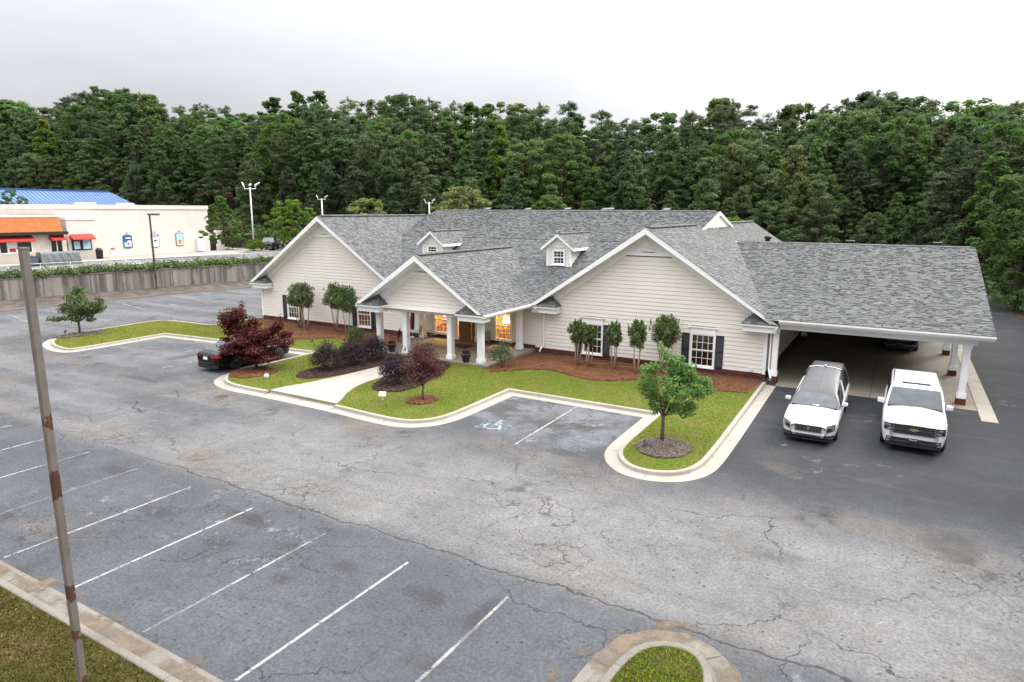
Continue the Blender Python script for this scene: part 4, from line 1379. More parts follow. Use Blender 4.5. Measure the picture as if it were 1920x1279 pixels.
# ---- dormers
def dormer(x, parent):
    y0, hw_, zt, zr, rh = 36.95, .785, 6.02, 6.84, 1.12
    s = (zr - 5.98) / rh
    zb = 2.87 + MS1 * (y0 - EAVE_Y)
    yb = MY1 + (zt - MZ1) / MS2 if zt > MZ1 else EAVE_Y + (zt - 2.87) / MS1
    d = MB().prism([(x - hw_, y0 + .03, zb - .1), (x + hw_, y0 + .03, zb - .1), (x + hw_, y0 + .03, zt), (x, y0 + .03, zt + s * hw_), (x - hw_, y0 + .03, zt)], (0, 3.2, 0)).build('dormer', MAT['siding'], parent)
    siding(d, x - hw_, x + hw_, y0, zb - .02, lambda u: min(zt + s * (hw_ - abs(u - x)), zt + s * hw_ - .04), [(x - .47, x + .47, zb + .1, zb + .98)], .19)
    for sx in (-1, 1):
        xx = x + sx * hw_
        siding(d, y0 + .1, yb, xx, zb + .02, lambda u: zt - .03, (), .19, 'y', sx)
        MB().box(xx - .06, xx + .06, y0 - .045, y0 + .06, zb - .05, zt - .02).build('corner_board', W, d)
    window(house, x - .36, x + .36, zb + .14, zb + .92, y0 - .01, 3, 2, False, False, glass='dark_glass', cas=.09)
    obj('dark_backing', mesh('dark_backing', [(x - .4, y0 + .026, zb + .1), (x + .4, y0 + .026, zb + .1), (x + .4, y0 + .026, zb + .96), (x - .4, y0 + .026, zb + .96)], [(0, 1, 2, 3)], MAT['shutter']), d)  # flat black sheet standing in for the unlit room behind the pane
    ye = MY1 + (zr - MZ1) / MS2
    th = .17
    prof = [(x - rh, zr - s * rh), (x, zr), (x + rh, zr - s * rh), (x + rh, zr - s * rh - th), (x, zr - th), (x - rh, zr - s * rh - th)]
    MB().prism([(a, y0 - .30, b - .015) for a, b in prof], (0, 3.25, 0)).build('rake_deck', W, d)
    ev = EAVE_Y + (zr - s * rh - 2.87) / MS1
    shingles('shingle_slope', [(y0 - .32, 0), (ev + .1, 0), (ye, rh), (y0 - .32, rh)], lambda u, h: (x + rh - h, u, zr - s * rh + s * h), s, d, .17)
    plain_roof('side_slope', [(x, y0 - .3, zr + .004), (x, ye, zr + .004), (x - rh, ev + .1, zr - s * rh + .002), (x - rh, y0 - .3, zr - s * rh + .002)], d)
    ridge_cap((x, y0 - .1, zr + .02), (x, ye - .3, zr + .02), d, .13)
dormer(-18.1, house)
dormer(-27.72, house)

# ---- carport
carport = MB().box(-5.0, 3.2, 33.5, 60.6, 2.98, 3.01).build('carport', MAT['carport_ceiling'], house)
CY0, CZ0, CY1, CZ1, CX = 33.1, 3.2, 46.9, 6.19, 3.75
CSL = (CZ1 - CZ0) / (CY1 - CY0)
vx = lambda z: RX + (RZ - z) / RS
shingles('shingle_slope', [(vx(CZ0) - .1, 0), (CX, 0), (CX, CY1 - CY0), (vx(CZ1) - .12, CY1 - CY0)], lambda u, h: (u, CY0 + h, CZ0 + CSL * h), CSL, carport)
plain_roof('rear_slope', [(CX, CY1, CZ1), (vx(CZ1), CY1, CZ1), (vx(CZ0), 2 * CY1 - CY0, CZ0), (CX, 2 * CY1 - CY0, CZ0)], carport)
ridge_cap((vx(CZ1) + .5, CY1, CZ1 + .02), (CX - .3, CY1, CZ1 + .02), carport, .15, 'x')
MB().prism([(CX - .02, CY0, CZ0 - .015), (CX - .02, CY1, CZ1 - .015), (CX - .02, 2 * CY1 - CY0, CZ0 - .015), (CX - .02, 2 * CY1 - CY0, CZ0 - .22), (CX - .02, CY1, CZ1 - .24), (CX - .02, CY0, CZ0 - .22)], (-.05, 0, 0)).build('rake_board', W, carport)
MB().prism([(vx(CZ0) - .05, CY0 + .02, CZ0 - .02), (CX - .07, CY0 + .02, CZ0 - .02), (CX - .07, CY1, CZ1 - .02), (vx(CZ1) - .05, CY1, CZ1 - .02)], (0, 0, -.04)).build('roof_deck', MAT['soffit'], carport)
MB().prism([(3.2, 33.6, 3.0), (3.2, CY1, 5.95), (3.2, 60.2, 3.0)], (-.06, 0, 0)).build('gable_wall', MAT['siding'], carport)
MB().box(-4.62, CX - .02, 33.12, 33.17, 2.98, 3.185).build('fascia', W, carport)
gutter([(-4.62, 33.12, 3.06), (CX + .02, 33.12, 3.06)], carport, .13)
MB().box(-4.6, CX - .02, 33.17, 33.7, 2.96, 2.978).build('soffit', MAT['soffit'], carport)
MB().box(-5.1, 3.22, 33.66, 34.06, 2.66, 2.97).build('beam', W, carport)
MB().box(-5.1, 3.24, 33.62, 33.66, 2.90, 2.972).build('beam_mould', W, carport)
MB().box(2.66, 3.06, 34.06, 60.5, 2.66, 2.97).build('side_beam', W, carport)
MB().box(-5.05, 3.2, 60.1, 60.5, 0, 2.96).build('rear_wall', MAT['siding'], carport)  # unseen end wall, added to cut the light inside the carport
for y in (33.84, 39.85, 45.6, 51.4, 57.2):
    column(2.90, y, .02, 2.66, house, .135, .28)
column(-4.78, 33.86, .02, 2.66, house, .135, .28)
column(-4.86, 46.2, .02, 2.66, house, .135, .28)

# ---- small things on the roofs and walls
for i, (x, y, z) in enumerate(((-30.3, 48.2, 8.02), (-26.5, 48.3, 8.0), (-22.9, 48.2, 8.02), (-19.8, 48.3, 8.0), (-19.3, 48.2, 8.02), (-15.0, 48.3, 8.0))):
    o = MB().box(x - .22, x + .22, y - .2, y + .2, z - .15, z + .28).build('roof_vent', MAT['dark_metal'], house)
    MB().prism([(x - .27, y - .26, z + .28), (x + .27, y - .26, z + .28), (x + .22, y + .26, z + .40), (x - .22, y + .26, z + .40)], (0, 0, .03)).build('vent_cap', MAT['grey_tarp'], o)
for x in (-2.8, 1.9):
    o = MB().box(x - .2, x + .2, CY1 + .55, CY1 + .9, 5.9, 6.38).build('roof_vent', MAT['dark_metal'], house)
    MB().box(x - .25, x + .25, CY1 + .5, CY1 + .95, 6.38, 6.43).build('vent_cap', MAT['grey_tarp'], o)
MB().lathe([(.16, -.3), (.16, .22), (.24, .24), (.24, .38), (.1, .46)], (-7.9, 48.4, 6.15), 12).build('flue', MAT['dark_metal'], carport)
MB().box(-5.95, -5.80, FW - .12, FW - .03, .36, .50).build('outlet_box', MAT['white_metal'], house)
# ------------------------------------------------------------------ plants
HD = Vector((-math.sin(YAW), math.cos(YAW)))          # heading of the view and its right, on the ground
RT = Vector((math.cos(YAW), math.sin(YAW)))

def leaves(clumps, n, size, quad=True, flat=.0, aspect=.6, shell=.5, droop=0.0, upb=.35):
    """leaf faces spread through ellipsoid clumps; returns verts and one random value per face"""
    C = np.array([c[:6] for c in clumps], np.float32)
    wgt = (C[:, 3] * C[:, 4] + C[:, 4] * C[:, 5] + C[:, 3] * C[:, 5])
    k = RNG.choice(len(C), n, p=wgt / wgt.sum())
    d = RNG.normal(size=(n, 3)); d /= np.linalg.norm(d, axis=1)[:, None]
    rad = shell + (1 - shell) * RNG.random(n) ** .6
    rad *= 1 + .22 * np.sin(d[:, 0] * 5 + k) * np.sin(d[:, 2] * 6 + k * 2.1)
    pos = C[k, :3] + d * rad[:, None] * C[k, 3:6]
    nrm = d * .7 + RNG.normal(size=(n, 3)) * .55 + np.array([0, 0, upb])
    nrm /= np.linalg.norm(nrm, axis=1)[:, None]
    a = RNG.normal(size=(n, 3)); a[:, 2] -= droop
    a -= nrm * (a * nrm).sum(1)[:, None]
    a /= np.linalg.norm(a, axis=1)[:, None]
    b = np.cross(nrm, a)
    s = size * RNG.uniform(.6, 1.35, n)[:, None]
    if quad:
        V = np.stack([pos - a * s * .5, pos + b * s * aspect * .5 - a * s * .05, pos + a * s * .5, pos - b * s * aspect * .5 - a * s * .05], 1)
    else:
        V = np.stack([pos - a * s * .5 + b * s * aspect * .5, pos - a * s * .5 - b * s * aspect * .5, pos + a * s * .6], 1)
    cr = RNG.random(len(C))[k]
    t = np.clip(cr * .5 + RNG.random(n) * .6 - .05, 0, 1)
    return V.reshape(-1, 3), t

def crown_mesh(name, clumps, n, size, m, quad=True, **kw):
    V, t = leaves(clumps, n, size, quad, **kw)
    return tri_mesh(name, V, m, 4 if quad else 3, np.repeat(t[:, None], 3, 1))

def limb(mb, p0, p1, r0, r1, bend=.12, n=5, k=5):
    A, B = Vector(p0), Vector(p1)
    L = (B - A).length
    off = Vector((random.uniform(-1, 1), random.uniform(-1, 1), random.uniform(0, 1))) * L * bend
    pts = [A.lerp(B, i / k) + off * math.sin(math.pi * i / k) for i in range(k + 1)]
    mb.tube(pts, [r0 + (r1 - r0) * i / k for i in range(k + 1)], n)

def make_pine(seed, H=21.0, base=.30, R=3.3, n=17000, flat=.7, open_=0.0):
    """straight trunk, whorls of branches, many small needle tufts filling a rough cone or dome"""
    random.seed(seed)
    mb = MB()
    k = 9
    lean = (random.uniform(-.5, .5), random.uniform(-.5, .5))
    tr = lambda f: Vector((lean[0] * f * f, lean[1] * f * f, H * f))
    mb.tube([tr(i / k) for i in range(k + 1)], [.25 * (1 - .85 * i / k) for i in range(k + 1)], 7)
    ph = [random.uniform(0, 6.28) for _ in range(4)]
    clumps = []
    z = base
    while z < .985:
        f = (z - base) / (1 - base)
        env = R * ((1 - f) ** flat * (.72 + .28 * min(1, f * 4)) + .06)
        for _ in range(random.randint(4, 6)):
            a = random.uniform(0, 2 * math.pi)
            irr = 1 + .28 * math.sin(a * 2 + ph[0] + f * 5) + .18 * math.sin(a * 3 + ph[1] - f * 9)
            L = env * irr * random.uniform(.65, 1.1)
            if random.random() < open_:
                continue
            p = tr(z)
            q = p + Vector((math.cos(a) * L, math.sin(a) * L, L * random.uniform(.08, .42)))
            if L > .9:
                mb.tube([p, p.lerp(q, .55) + Vector((0, 0, -.06 * L)), q], [.05, .032, .012], 4, False)
            m = max(1, int(L / .75))
            for g_ in range(m):
                c = p.lerp(q, 1 - .62 * g_ / max(m, 1) + random.uniform(-.06, .06)) + Vector((random.uniform(-.3, .3), random.uniform(-.3, .3), random.uniform(-.1, .35)))
                r = random.uniform(.34, .62)
                clumps.append((c.x, c.y, c.z, r, r, r * random.uniform(.6, 1.0)))
        z += random.uniform(.5, .85) / H
    t = tr(1)
    clumps.append((t.x, t.y, t.z - .2, .25, .25, .7))
    wood = mesh('trunk', mb.v, mb.f, MAT['bark_dark'], True)
    crown = crown_mesh('crown', clumps, n, .30, MAT['leaf_pine'], False, aspect=.42, shell=.15, droop=-.5, upb=.5)
    return wood, crown, H

def make_broad(seed, H=17.0, base=.18, W_=4.0, m='leaf_oak', n=17000, size=.30, cone=0.0):
    random.seed(seed)
    mb = MB()
    mb.tube([(0, 0, 0), (random.uniform(-.2, .2), random.uniform(-.2, .2), H * base), (random.uniform(-.4, .4), random.uniform(-.4, .4), H * (base + .35)), (0, 0, H * .92)], [.25, .2, .13, .03], 7)
    ph = [random.uniform(0, 6.28) for _ in range(3)]
    clumps = []
    K = 120
    for i in range(K):
        f = ((i + .5) / K)
        z = H * (base + (1 - base) * f)
        pr = (1 - f) ** .75 + .05 if cone > .5 else math.sqrt(max(.03, 1 - (2 * max(f, .12) - .9) ** 2 / 1.25))
        a = i * 2.399 + random.uniform(-.5, .5)
        irr = 1 + .25 * math.sin(a * 2 + ph[0] + f * 4) + .15 * math.sin(a * 3 + ph[1] - f * 7)
        rr = W_ * pr * irr * (1 - .55 * random.random() ** 1.6)
        r = random.uniform(.45, .85) * (.7 + .3 * pr) * W_ / 4.0
        c = (math.cos(a) * rr, math.sin(a) * rr, min(z + random.uniform(-.3, .3), H - r * .7))
        clumps.append((*c, r, r, r * random.uniform(.65, .95)))
        if i % 6 == 0:
            limb(mb, (0, 0, max(H * base * .8, z - H * .16)), c, .07, .012, .1, 4, 4)
    wood = mesh('trunk', mb.v, mb.f, MAT['bark_dark'], True)
    crown = crown_mesh('crown', clumps, n, size, MAT[m], True, shell=.2)
    return wood, crown, H

PINES = [make_pine(101), make_pine(102, 22, .36, 3.2), make_pine(103, 20, .24, 3.7, flat=.55), make_pine(104, 23, .52, 3.9, 14000, .42, .22), make_pine(105, 21, .30, 2.9, flat=.9)]
YOUNG = [make_pine(111, 13, .05, 2.8, 15000, .85), make_pine(112, 14, .08, 2.5, 14000, .8), make_pine(113, 12, .04, 3.0, 15000, .75)]
OAKS = [make_broad(121), make_broad(122, 18, .2, 4.6), make_broad(123, 16, .14, 3.8), make_broad(124, 15, .06, 3.6, cone=.7), make_broad(125, 19, .25, 4.2)]
POPLAR = [make_broad(131, 17, .1, 3.2, cone=.65), make_broad(132, 14, .08, 3.2, m='leaf_bright', cone=.6)]
BRIGHT = [make_broad(141, 7, .10, 2.3, 'leaf_bright', 5200, .26)]
random.seed(5)

def plant(name, proto, loc, height, label, cat='tree', group=None, wide=1.0, rz=None):
    wood, crown, H = proto
    t = thing(name, label, cat, loc, random.uniform(0, 6.28) if rz is None else rz, group)
    s = height / H
    w = s ** .75 * wide if s < 1 else s * wide
    t.scale = (w, w, s)
    obj('trunk', wood, t)
    obj('crown', crown, t)
    return t

# ---- the wood behind: skyline read as (bearing, elevation) pairs
SIL = [(-300, 195), (0, 193), (40, 188), (80, 202), (120, 203), (150, 188), (175, 172), (215, 166), (260, 168), (300, 178), (340, 203), (385, 194), (415, 190), (445, 202), (490, 214), (520, 182), (545, 175), (580, 168), (605, 170), (628, 190), (650, 176), (680, 194), (710, 184), (760, 175), (785, 178), (830, 185), (880, 190), (930, 194), (985, 194), (1050, 190), (1090, 196), (1130, 210), (1165, 226), (1200, 206), (1290, 204), (1340, 181), (1400, 196), (1430, 204), (1460, 190), (1500, 194), (1560, 184), (1585, 170), (1625, 165), (1660, 170), (1690, 182), (1715, 208), (1750, 185), (1800, 181), (1838, 196), (1862, 180), (1900, 178), (2250, 170)]
sil = lambda px: float(np.interp(px, [s[0] for s in SIL], [s[1] for s in SIL]))
def at_bearing(px, D):
    p = HD * D + RT * (D * (px - 960) / 1270)
    return p.x, p.y
def z_at(y, D):
    k = (639.5 - y) / 1245.65
    return CAM_Z + D * (-math.sin(PITCH) + math.cos(PITCH) * k) / (math.cos(PITCH) + math.sin(PITCH) * k)
FRONT_D = [(-400, 150), (0, 143), (240, 136), (340, 122), (420, 112), (560, 104), (800, 98), (1000, 94), (1300, 90), (1600, 84), (1780, 78), (1850, 70), (1920, 58), (2080, 46), (2250, 38)]
fd = lambda px: float(np.interp(px, [s[0] for s in FRONT_D], [s[1] for s in FRONT_D]))
def hill(px, dR):
    """ground height in the wood, metres above the lot"""
    b = float(np.interp(px, [0, 300, 560, 900, 1300, 1900], [4.5, 5.0, 3.0, 1.0, .3, 0]))
    s = float(np.interp(px, [0, 400, 900, 1400, 1900], [.20, .20, .13, .09, .06]))
    return b + s * max(dR, 0)
# terrain of the wood as one sheet
pxs = list(range(-420, 2301, 68)); ds = [-9, -4, 0, 5, 12, 20, 30, 42, 60, 90, 140, 260]
V, F = [], []
for d in ds:
    for px in pxs:
        D = fd(px) + d
        x, y = at_bearing(px, D)
        h_ = hill(px, d) if d >= 0 else hill(px, 0) * (1 + d / 9) - .3 * (-d / 9)
        V.append((x, y, h_ + math.sin(px * .05 + d) * .15 * (d > 0)))
n = len(pxs)
for i in range(len(ds) - 1):
    for j in range(n - 1):
        F.append((i * n + j, i * n + j + 1, (i + 1) * n + j + 1, (i + 1) * n + j))
hs_ = obj('hillside', mesh('hillside', V, F, MAT['forest_floor'], True))
hs_['kind'] = 'structure'

ROWS = [(1.5, 128), (6.5, 96), (12, 70), (18, 48), (25, 30), (33, 14), (42, 0)]
ADJ = {'pine': 'dark green pine', 'young': 'bushy young pine', 'oak': 'rounded broadleaf tree', 'poplar': 'pointed broadleaf tree'}
RWN = ['in the front wood row', 'in the second wood row', 'in the third wood row', 'halfway up the wood', 'high in the wood', 'just below the skyline', 'on the skyline']
MARKS = [(0, 'past the left picture edge'), (60, 'above the left end of the orange mansard'), (110, 'above the right end of the orange mansard'), (175, 'above the middle of the blue roof'), (240, 'above the right end of the blue roof'), (310, 'above the leftmost wall poster'), (392, 'above the rightmost wall poster'),
         (455, 'left of the tall flood pole'), (510, 'above the black pickup'), (575, 'above the white van'), (640, 'above the left gable peak'), (720, 'above the left wing ridge'), (805, 'above the main ridge lamp pole'), (850, 'above the left dormer'), (930, 'above the porch roof'),
         (1010, 'above the main ridge between the dormers'), (1090, 'above the right dormer'), (1170, 'right of the right dormer'), (1250, 'above the right gable peak'), (1320, 'left of the little ridge gable'), (1390, 'above the little ridge gable'), (1470, 'above the black flue'),
         (1560, 'above the hearse end of the carport'), (1640, 'above the middle of the carport ridge'), (1720, 'above the white SUV'), (1800, 'above the right third of the carport ridge'), (1870, 'above the carport gable end'), (1921, 'at the right picture edge'), (9999, 'past the right picture edge')]
def wood_label(kd, ri, px):
    return ADJ[kd] + ' ' + RWN[ri] + ' ' + next(t for lim, t in MARKS if px < lim)
GRP = {'pine': 'pines of the wood', 'young': 'young pines at the edge of the wood', 'oak': 'broadleaf trees of the wood', 'poplar': 'pointed broadleaf trees of the wood'}
NM = {'pine': 'pine_tree', 'young': 'young_pine_tree', 'oak': 'broadleaf_tree', 'poplar': 'poplar_tree'}
PR = {'pine': PINES, 'young': YOUNG, 'oak': OAKS, 'poplar': POPLAR[:1]}
count = 0
WOOD = []
for ri, (dR, dy) in enumerate(ROWS):
    px = -130 + random.uniform(0, 40)
    while px < 2120:
        D = fd(px) + dR + random.uniform(-2, 2)
        gap = random.uniform(4.4, 6.4) * (1.1 if ri == 0 else 1.0)
        if -100 < px < 2090 or ri < 3:
            yt = sil(px) + dy * (1.0 if dR < 42 else 1) + random.uniform(-14, 16) * (dy > 0) + random.uniform(-3, 5)
            gz = hill(px, dR)
            Ht = z_at(yt, D) - gz
            if ri == 0:
                Ht = min(Ht, random.uniform(7, 12.5))
            if ri == 1:
                Ht = min(Ht, random.uniform(10, 16))
            Ht = max(6.5, min(Ht, 27))
            r = random.random()
            if ri <= 1:
                kd = 'young' if r < .55 else ('oak' if r < .8 else 'poplar')
            else:
                kd = 'pine' if r < .56 else ('oak' if r < .86 else 'poplar')
            # keep clear of the far lot, where the bank shows between the left buildings
            if not (330 < px < 470 and ri < 2) and not (470 <= px < 560 and ri == 0):
                x, y = at_bearing(px, D)
                if ri >= 5 and kd == 'poplar':
                    kd = 'oak'
                tr_ = plant(NM[kd], random.choice(PR[kd] if ri < 5 or kd != 'pine' else [PINES[0], PINES[2], PINES[2], PINES[3]]), (x, y, gz - .2), Ht, wood_label(kd, ri, px), 'tree', GRP[kd], random.uniform(1.05, 1.4) * (1.15 if ri >= 5 else 1.0))
                WOOD.append((px, tr_)); count += 1
        px += gap / D * 1270
# where two share a place, tell them apart by side
by = {}
for px, o in WOOD:
    by.setdefault(o['label'], []).append((px, o))
for lb, L_ in by.items():
    if len(L_) > 1:
        L_.sort(key=lambda q: q[0])
        for i, (px, o) in enumerate(L_):
            o['label'] = ('left ' if i == 0 else 'right ' if i == len(L_) - 1 else 'middle ') + lb.replace(' in the ', ' in ', 1)
def hero(px, yt, dR, proto, name, label, wide=1.0):
    D = fd(px) + dR
    x, y = at_bearing(px, D)
    gz = hill(px, dR)
    return plant(name, proto, (x, y, gz - .2), z_at(yt, D) - gz, label, 'tree', None, wide)
hero(208, 164, 34, PINES[3], 'pine_tree', 'tall dark umbrella topped pine above the skyline at far left', 1.5)
hero(252, 168, 36, PINES[1], 'pine_tree', 'dark pine with a flat topped spire right of the umbrella pine', 1.0)
hero(300, 178, 30, POPLAR[1], 'poplar_tree', 'pale green pointed tree breaking the skyline left of centre', 1.1)
hero(100, 225, 14, POPLAR[1], 'poplar_tree', 'light green pointed tree in front of the wood above the blue roof', 1.0)
hero(938, 232, 12, POPLAR[1], 'poplar_tree', 'yellow green pointed tree in the middle of the wood above the main roof', .9)
hero(1340, 181, 38, POPLAR[1], 'poplar_tree', 'light green tree top on the skyline right of centre', 1.2)
hero(1478, 268, 8, POPLAR[1], 'poplar_tree', 'light green tree at the wood edge above the carport roof', 1.0)
hero(765, 177, 38, OAKS[1], 'broadleaf_tree', 'large rounded tree crowning the skyline above the left dormer', 1.2)
hero(1622, 165, 40, PINES[3], 'pine_tree', 'highest dark pine crown on the right skyline', 1.6)
hero(866, 346, -6, BRIGHT[0], 'small_tree', 'vivid green small tree just behind the main ridge', 1.15)
hero(545, 372, -7, BRIGHT[0], 'small_tree', 'vivid green small tree behind the left gable', 1.2)
hero(688, 369, -7, BRIGHT[0], 'small_tree', 'vivid green low tree behind the left wing ridge', 1.35)
hero(1375, 402, -12, BRIGHT[0], 'small_tree', 'small yellow green tree peeping over the ridge by the little gable', 1.0)
hero(412, 366, -28, OAKS[3], 'broadleaf_tree', 'leafy green tree at the right end of the restaurant', 1.3)

# wood continued right of the drive beyond the frame, added to shade the carport
for k in range(16):
    y = 20 + k * 2.9
    kd = random.choice(('pine', 'young', 'oak'))
    plant(NM[kd], random.choice(PR[kd]), (12.5 + random.uniform(0, 7), y, -.2), random.uniform(11, 17), ADJ[kd] + ' beside the drive past the right picture edge', 'tree', GRP[kd], random.uniform(1.0, 1.3))
# undergrowth along the edge of the wood
cl = []
for px in range(-120, 2120, 13):
    if 345 < px < 470:
        continue
    D = fd(px) + random.uniform(-1.5, 3)
    x, y = at_bearing(px, D)
    r = random.uniform(.8, 1.9)
    cl.append((x, y, hill(px, 0) + r * .5, r * 1.2, r * 1.2, r))
V, t = leaves(cl, 30000, .42, True)
ug = obj('undergrowth', tri_mesh('undergrowth', V, MAT['leaf_oak'], 4, np.repeat(t[:, None], 3, 1)))
tag(ug, 'dark leafy undergrowth along the foot of the wood', 'undergrowth', kind='stuff')

# ---- trees on the lawns; clumps given as (right, away, up, radius, flatten)
def lawn_tree(name, label, loc, clumps, n, size, m, bark, trunk_r, fork, aspect=.7, droop=.4, cat='tree', extra=(), upb=.35, stems=1, loose=.72):
    t = thing(name, label, cat, loc, YAW)
    mb = MB()
    for k in range(stems):
        mb.tube([(0, 0, -.05), (random.uniform(-.02, .02), 0, fork * .5), (random.uniform(-.04, .04), .02, fork)], [trunk_r * 1.15, trunk_r, trunk_r * .85], 8)
    full = []
    for (a, b, z, r, fl) in clumps:
        for _ in range(4 if r > .3 else 1):
            q = r * (loose if r > .3 else 1)
            full.append((a + random.uniform(-.55, .55) * r, b + random.uniform(-.55, .55) * r, z + random.uniform(-.5, .5) * r * fl, q * random.uniform(.7, 1.1), q, q * fl * random.uniform(.6, 1)))
        limb(mb, (0, 0, fork * random.uniform(.85, 1.0)), (a, b, z), trunk_r * .42, .008, .1, 5, 5)
    mesh_w = mesh('trunk', mb.v, mb.f, MAT[bark], True)
    obj('trunk', mesh_w, t)
    obj('crown', crown_mesh('crown', full, n, size, MAT[m], True, aspect=aspect, shell=.3, droop=droop, upb=upb), t)
    return t
Zg = .14
rd = lambda s=.3: random.uniform(-s, s)
isl = [(-.45, rd(), 2.6, .48, .85), (.3, rd(), 2.75, .58, .8), (1.0, rd(), 2.5, .5, .85), (1.4, rd(), 2.15, .36, .9), (-.5, rd(), 1.95, .45, .9), (.2, .45, 2.1, .62, .85), (.25, -.5, 2.05, .58, .85), (.9, -.35, 1.85, .48, .85),
       (-.3, .1, 1.35, .42, .9), (.35, -.1, 1.25, .38, .9), (1.05, .1, 1.25, .42, .9), (-.08, 0, 3.2, .24, 1.2), (-.18, 0, 3.5, .14, 1.6), (-.78, .1, 2.1, .22, 1), (.7, .5, 2.3, .5, .8), (.65, -.1, .98, .22, 1), (1.5, .2, 1.7, .25, 1)]
lawn_tree('shade_tree', 'young green shade tree in a grey mulch circle on the right kerbed island', (-6.72, 22.37, Zg), isl, 5600, .115, 'leaf_lawn_tree', 'bark', .07, .95)
lft = [(0, 0, 2.2, 1.05, .8), (-.9, .3, 1.75, .75, .75), (1.0, -.2, 2.0, .72, .75), (1.2, .4, 1.45, .5, .8), (-1.3, -.2, 1.05, .5, .6), (-1.95, 0, .9, .26, .7), (.2, 0, 2.85, .45, .9), (.15, -.5, 1.35, .75, .7), (.1, .6, 1.5, .8, .7), (.6, .1, 1.0, .45, .6), (1.6, .1, 2.2, .35, .8)]
lawn_tree('shade_tree', 'spreading green tree on the far left grass island by the wall', (-46.5, 23.1, Zg), lft, 5200, .135, 'leaf_crepe', 'bark', .075, .8)
jm = [(-1.0, .1, 1.95, .75, .6), (-1.6, -.1, 2.4, .45, .8), (-.2, .2, 2.2, .45, .8), (.75, 0, 1.75, .5, .7), (-1.25, .1, 2.35, .80, .72), (-.7, -.2, 2.75, .55, .7), (-1.75, .1, 1.85, .5, .7), (1.35, .1, 2.05, .42, 1.0), (1.55, 0, 2.5, .22, 1.2), (.3, -.1, 1.65, .75, .6), (-.6, -.4, 1.6, .8, .55), (1.3, -.3, 1.25, .75, .5), (-1.3, -.5, 1.05, .7, .45), (.4, -.7, 1.0, .8, .45), (1.75, .2, 1.6, .4, .6), (-.3, .6, 1.3, .9, .5), (.1, -.3, .65, 1.1, .32), (-2.0, .1, 1.35, .35, .5), (-1.0, .2, 3.0, .28, .8)]
jm = [(q[0] * .84 + .12, q[1], q[2] * 1.06, q[3] * .9, q[4]) for q in jm]
lawn_tree('japanese_maple', 'broad dark red Japanese maple beside the black car', (-28.45, 22.5, Zg), jm, 17000, .108, 'leaf_red', 'bark_dark', .08, .5, upb=.9, loose=.88)
pu = [(-.42, .1, 1.35, .52, .75), (.35, 0, 1.38, .5, .75), (0, .1, 1.78, .48, .75), (-.8, 0, 1.12, .3, .7), (.62, .1, 1.1, .3, .7), (0, -.35, 1.1, .5, .7), (.1, .4, 1.15, .5, .7), (-.2, 0, 2.1, .22, .9), (.3, .1, 2.0, .22, 1.0)]
lawn_tree('japanese_maple', 'small round purple maple on its own trunk right of the front walk', (-17.29, 22.14, Zg), pu, 5000, .078, 'leaf_purple', 'bark', .05, .62, upb=.8, loose=.85)

def crepe(label, x, y, h, w, stems=5, lean=0.0):
    t = thing('crepe_myrtle', label, 'tree', (x, y, float(bedz(y))), YAW, 'crepe myrtles along the front wall')
    mb = MB()
    cl = []
    hb = h * .52
    for k in range(stems):
        a = 2 * math.pi * k / stems + random.uniform(-.4, .4)
        r = w * random.uniform(.12, .3)
        top = Vector((math.cos(a) * r + lean, math.sin(a) * r, hb))
        b = Vector((math.cos(a) * .07, math.sin(a) * .07, -.05))
        mb.tube([b, b.lerp(top, .5) + Vector((rd(.03), rd(.03), 0)), top], [.033, .026, .018], 6)
        for _ in range(4):
            q = top + Vector((rd(w * .32), rd(w * .32), h * random.uniform(.1, .40)))
            mb.tube([top, q], [.015, .005], 4, False)
    for k in range(16):
        a = k * 2.4
        f = (k + .5) / 16
        rr = w * .40 * math.sin(math.pi * (.12 + .80 * f)) * random.uniform(.5, 1)
        cl.append((math.cos(a) * rr + lean, math.sin(a) * rr, hb + (h - hb) * f * .86, w * .17, w * .17, w * .19))
    for k in range(22):
        a = k * 1.9
        q = random.uniform(.1, .5)
        cl.append((math.cos(a) * w * q + lean, math.sin(a) * w * q, h * (1.04 - .34 * q) - random.uniform(0, .12), .045, .045, .15))
    obj('stem', mesh('stem', mb.v, mb.f, MAT['crepe_bark'], True), t)
    obj('crown', crown_mesh('crown', cl, int(4200 * w), .085, MAT['leaf_crepe'], True, aspect=.5, shell=.3, droop=-.5, upb=.6), t)
crepe('leftmost crepe myrtle, in front of the left wing far window', -36.2, 32.55, 3.15, 1.75)
crepe('crepe myrtle with pale stems just right of the left wing far window', -34.7, 31.75, 3.3, 1.5)
crepe('crepe myrtle left of the pair beside the porch', -32.75, 32.6, 3.35, 1.75)
crepe('crepe myrtle closest to the porch on the left wing', -31.4, 32.3, 3.25, 1.8)
crepe('thin crepe myrtle in front of the right wing window nearest the porch', -14.45, 31.95, 2.45, 1.15, 4)
crepe('crepe myrtle half hiding the window pane nearest the porch', -13.75, 31.9, 2.2, .9, 4)
crepe('slim crepe myrtle just right of the black shutter nearest the porch', -12.42, 32.05, 2.5, 1.0)
crepe('crepe myrtle midway between the two right wing windows', -11.05, 31.7, 2.75, 1.2)
crepe('tallest right hand crepe myrtle behind the island shade tree', -9.95, 32.9, 3.0, 1.75, 6)

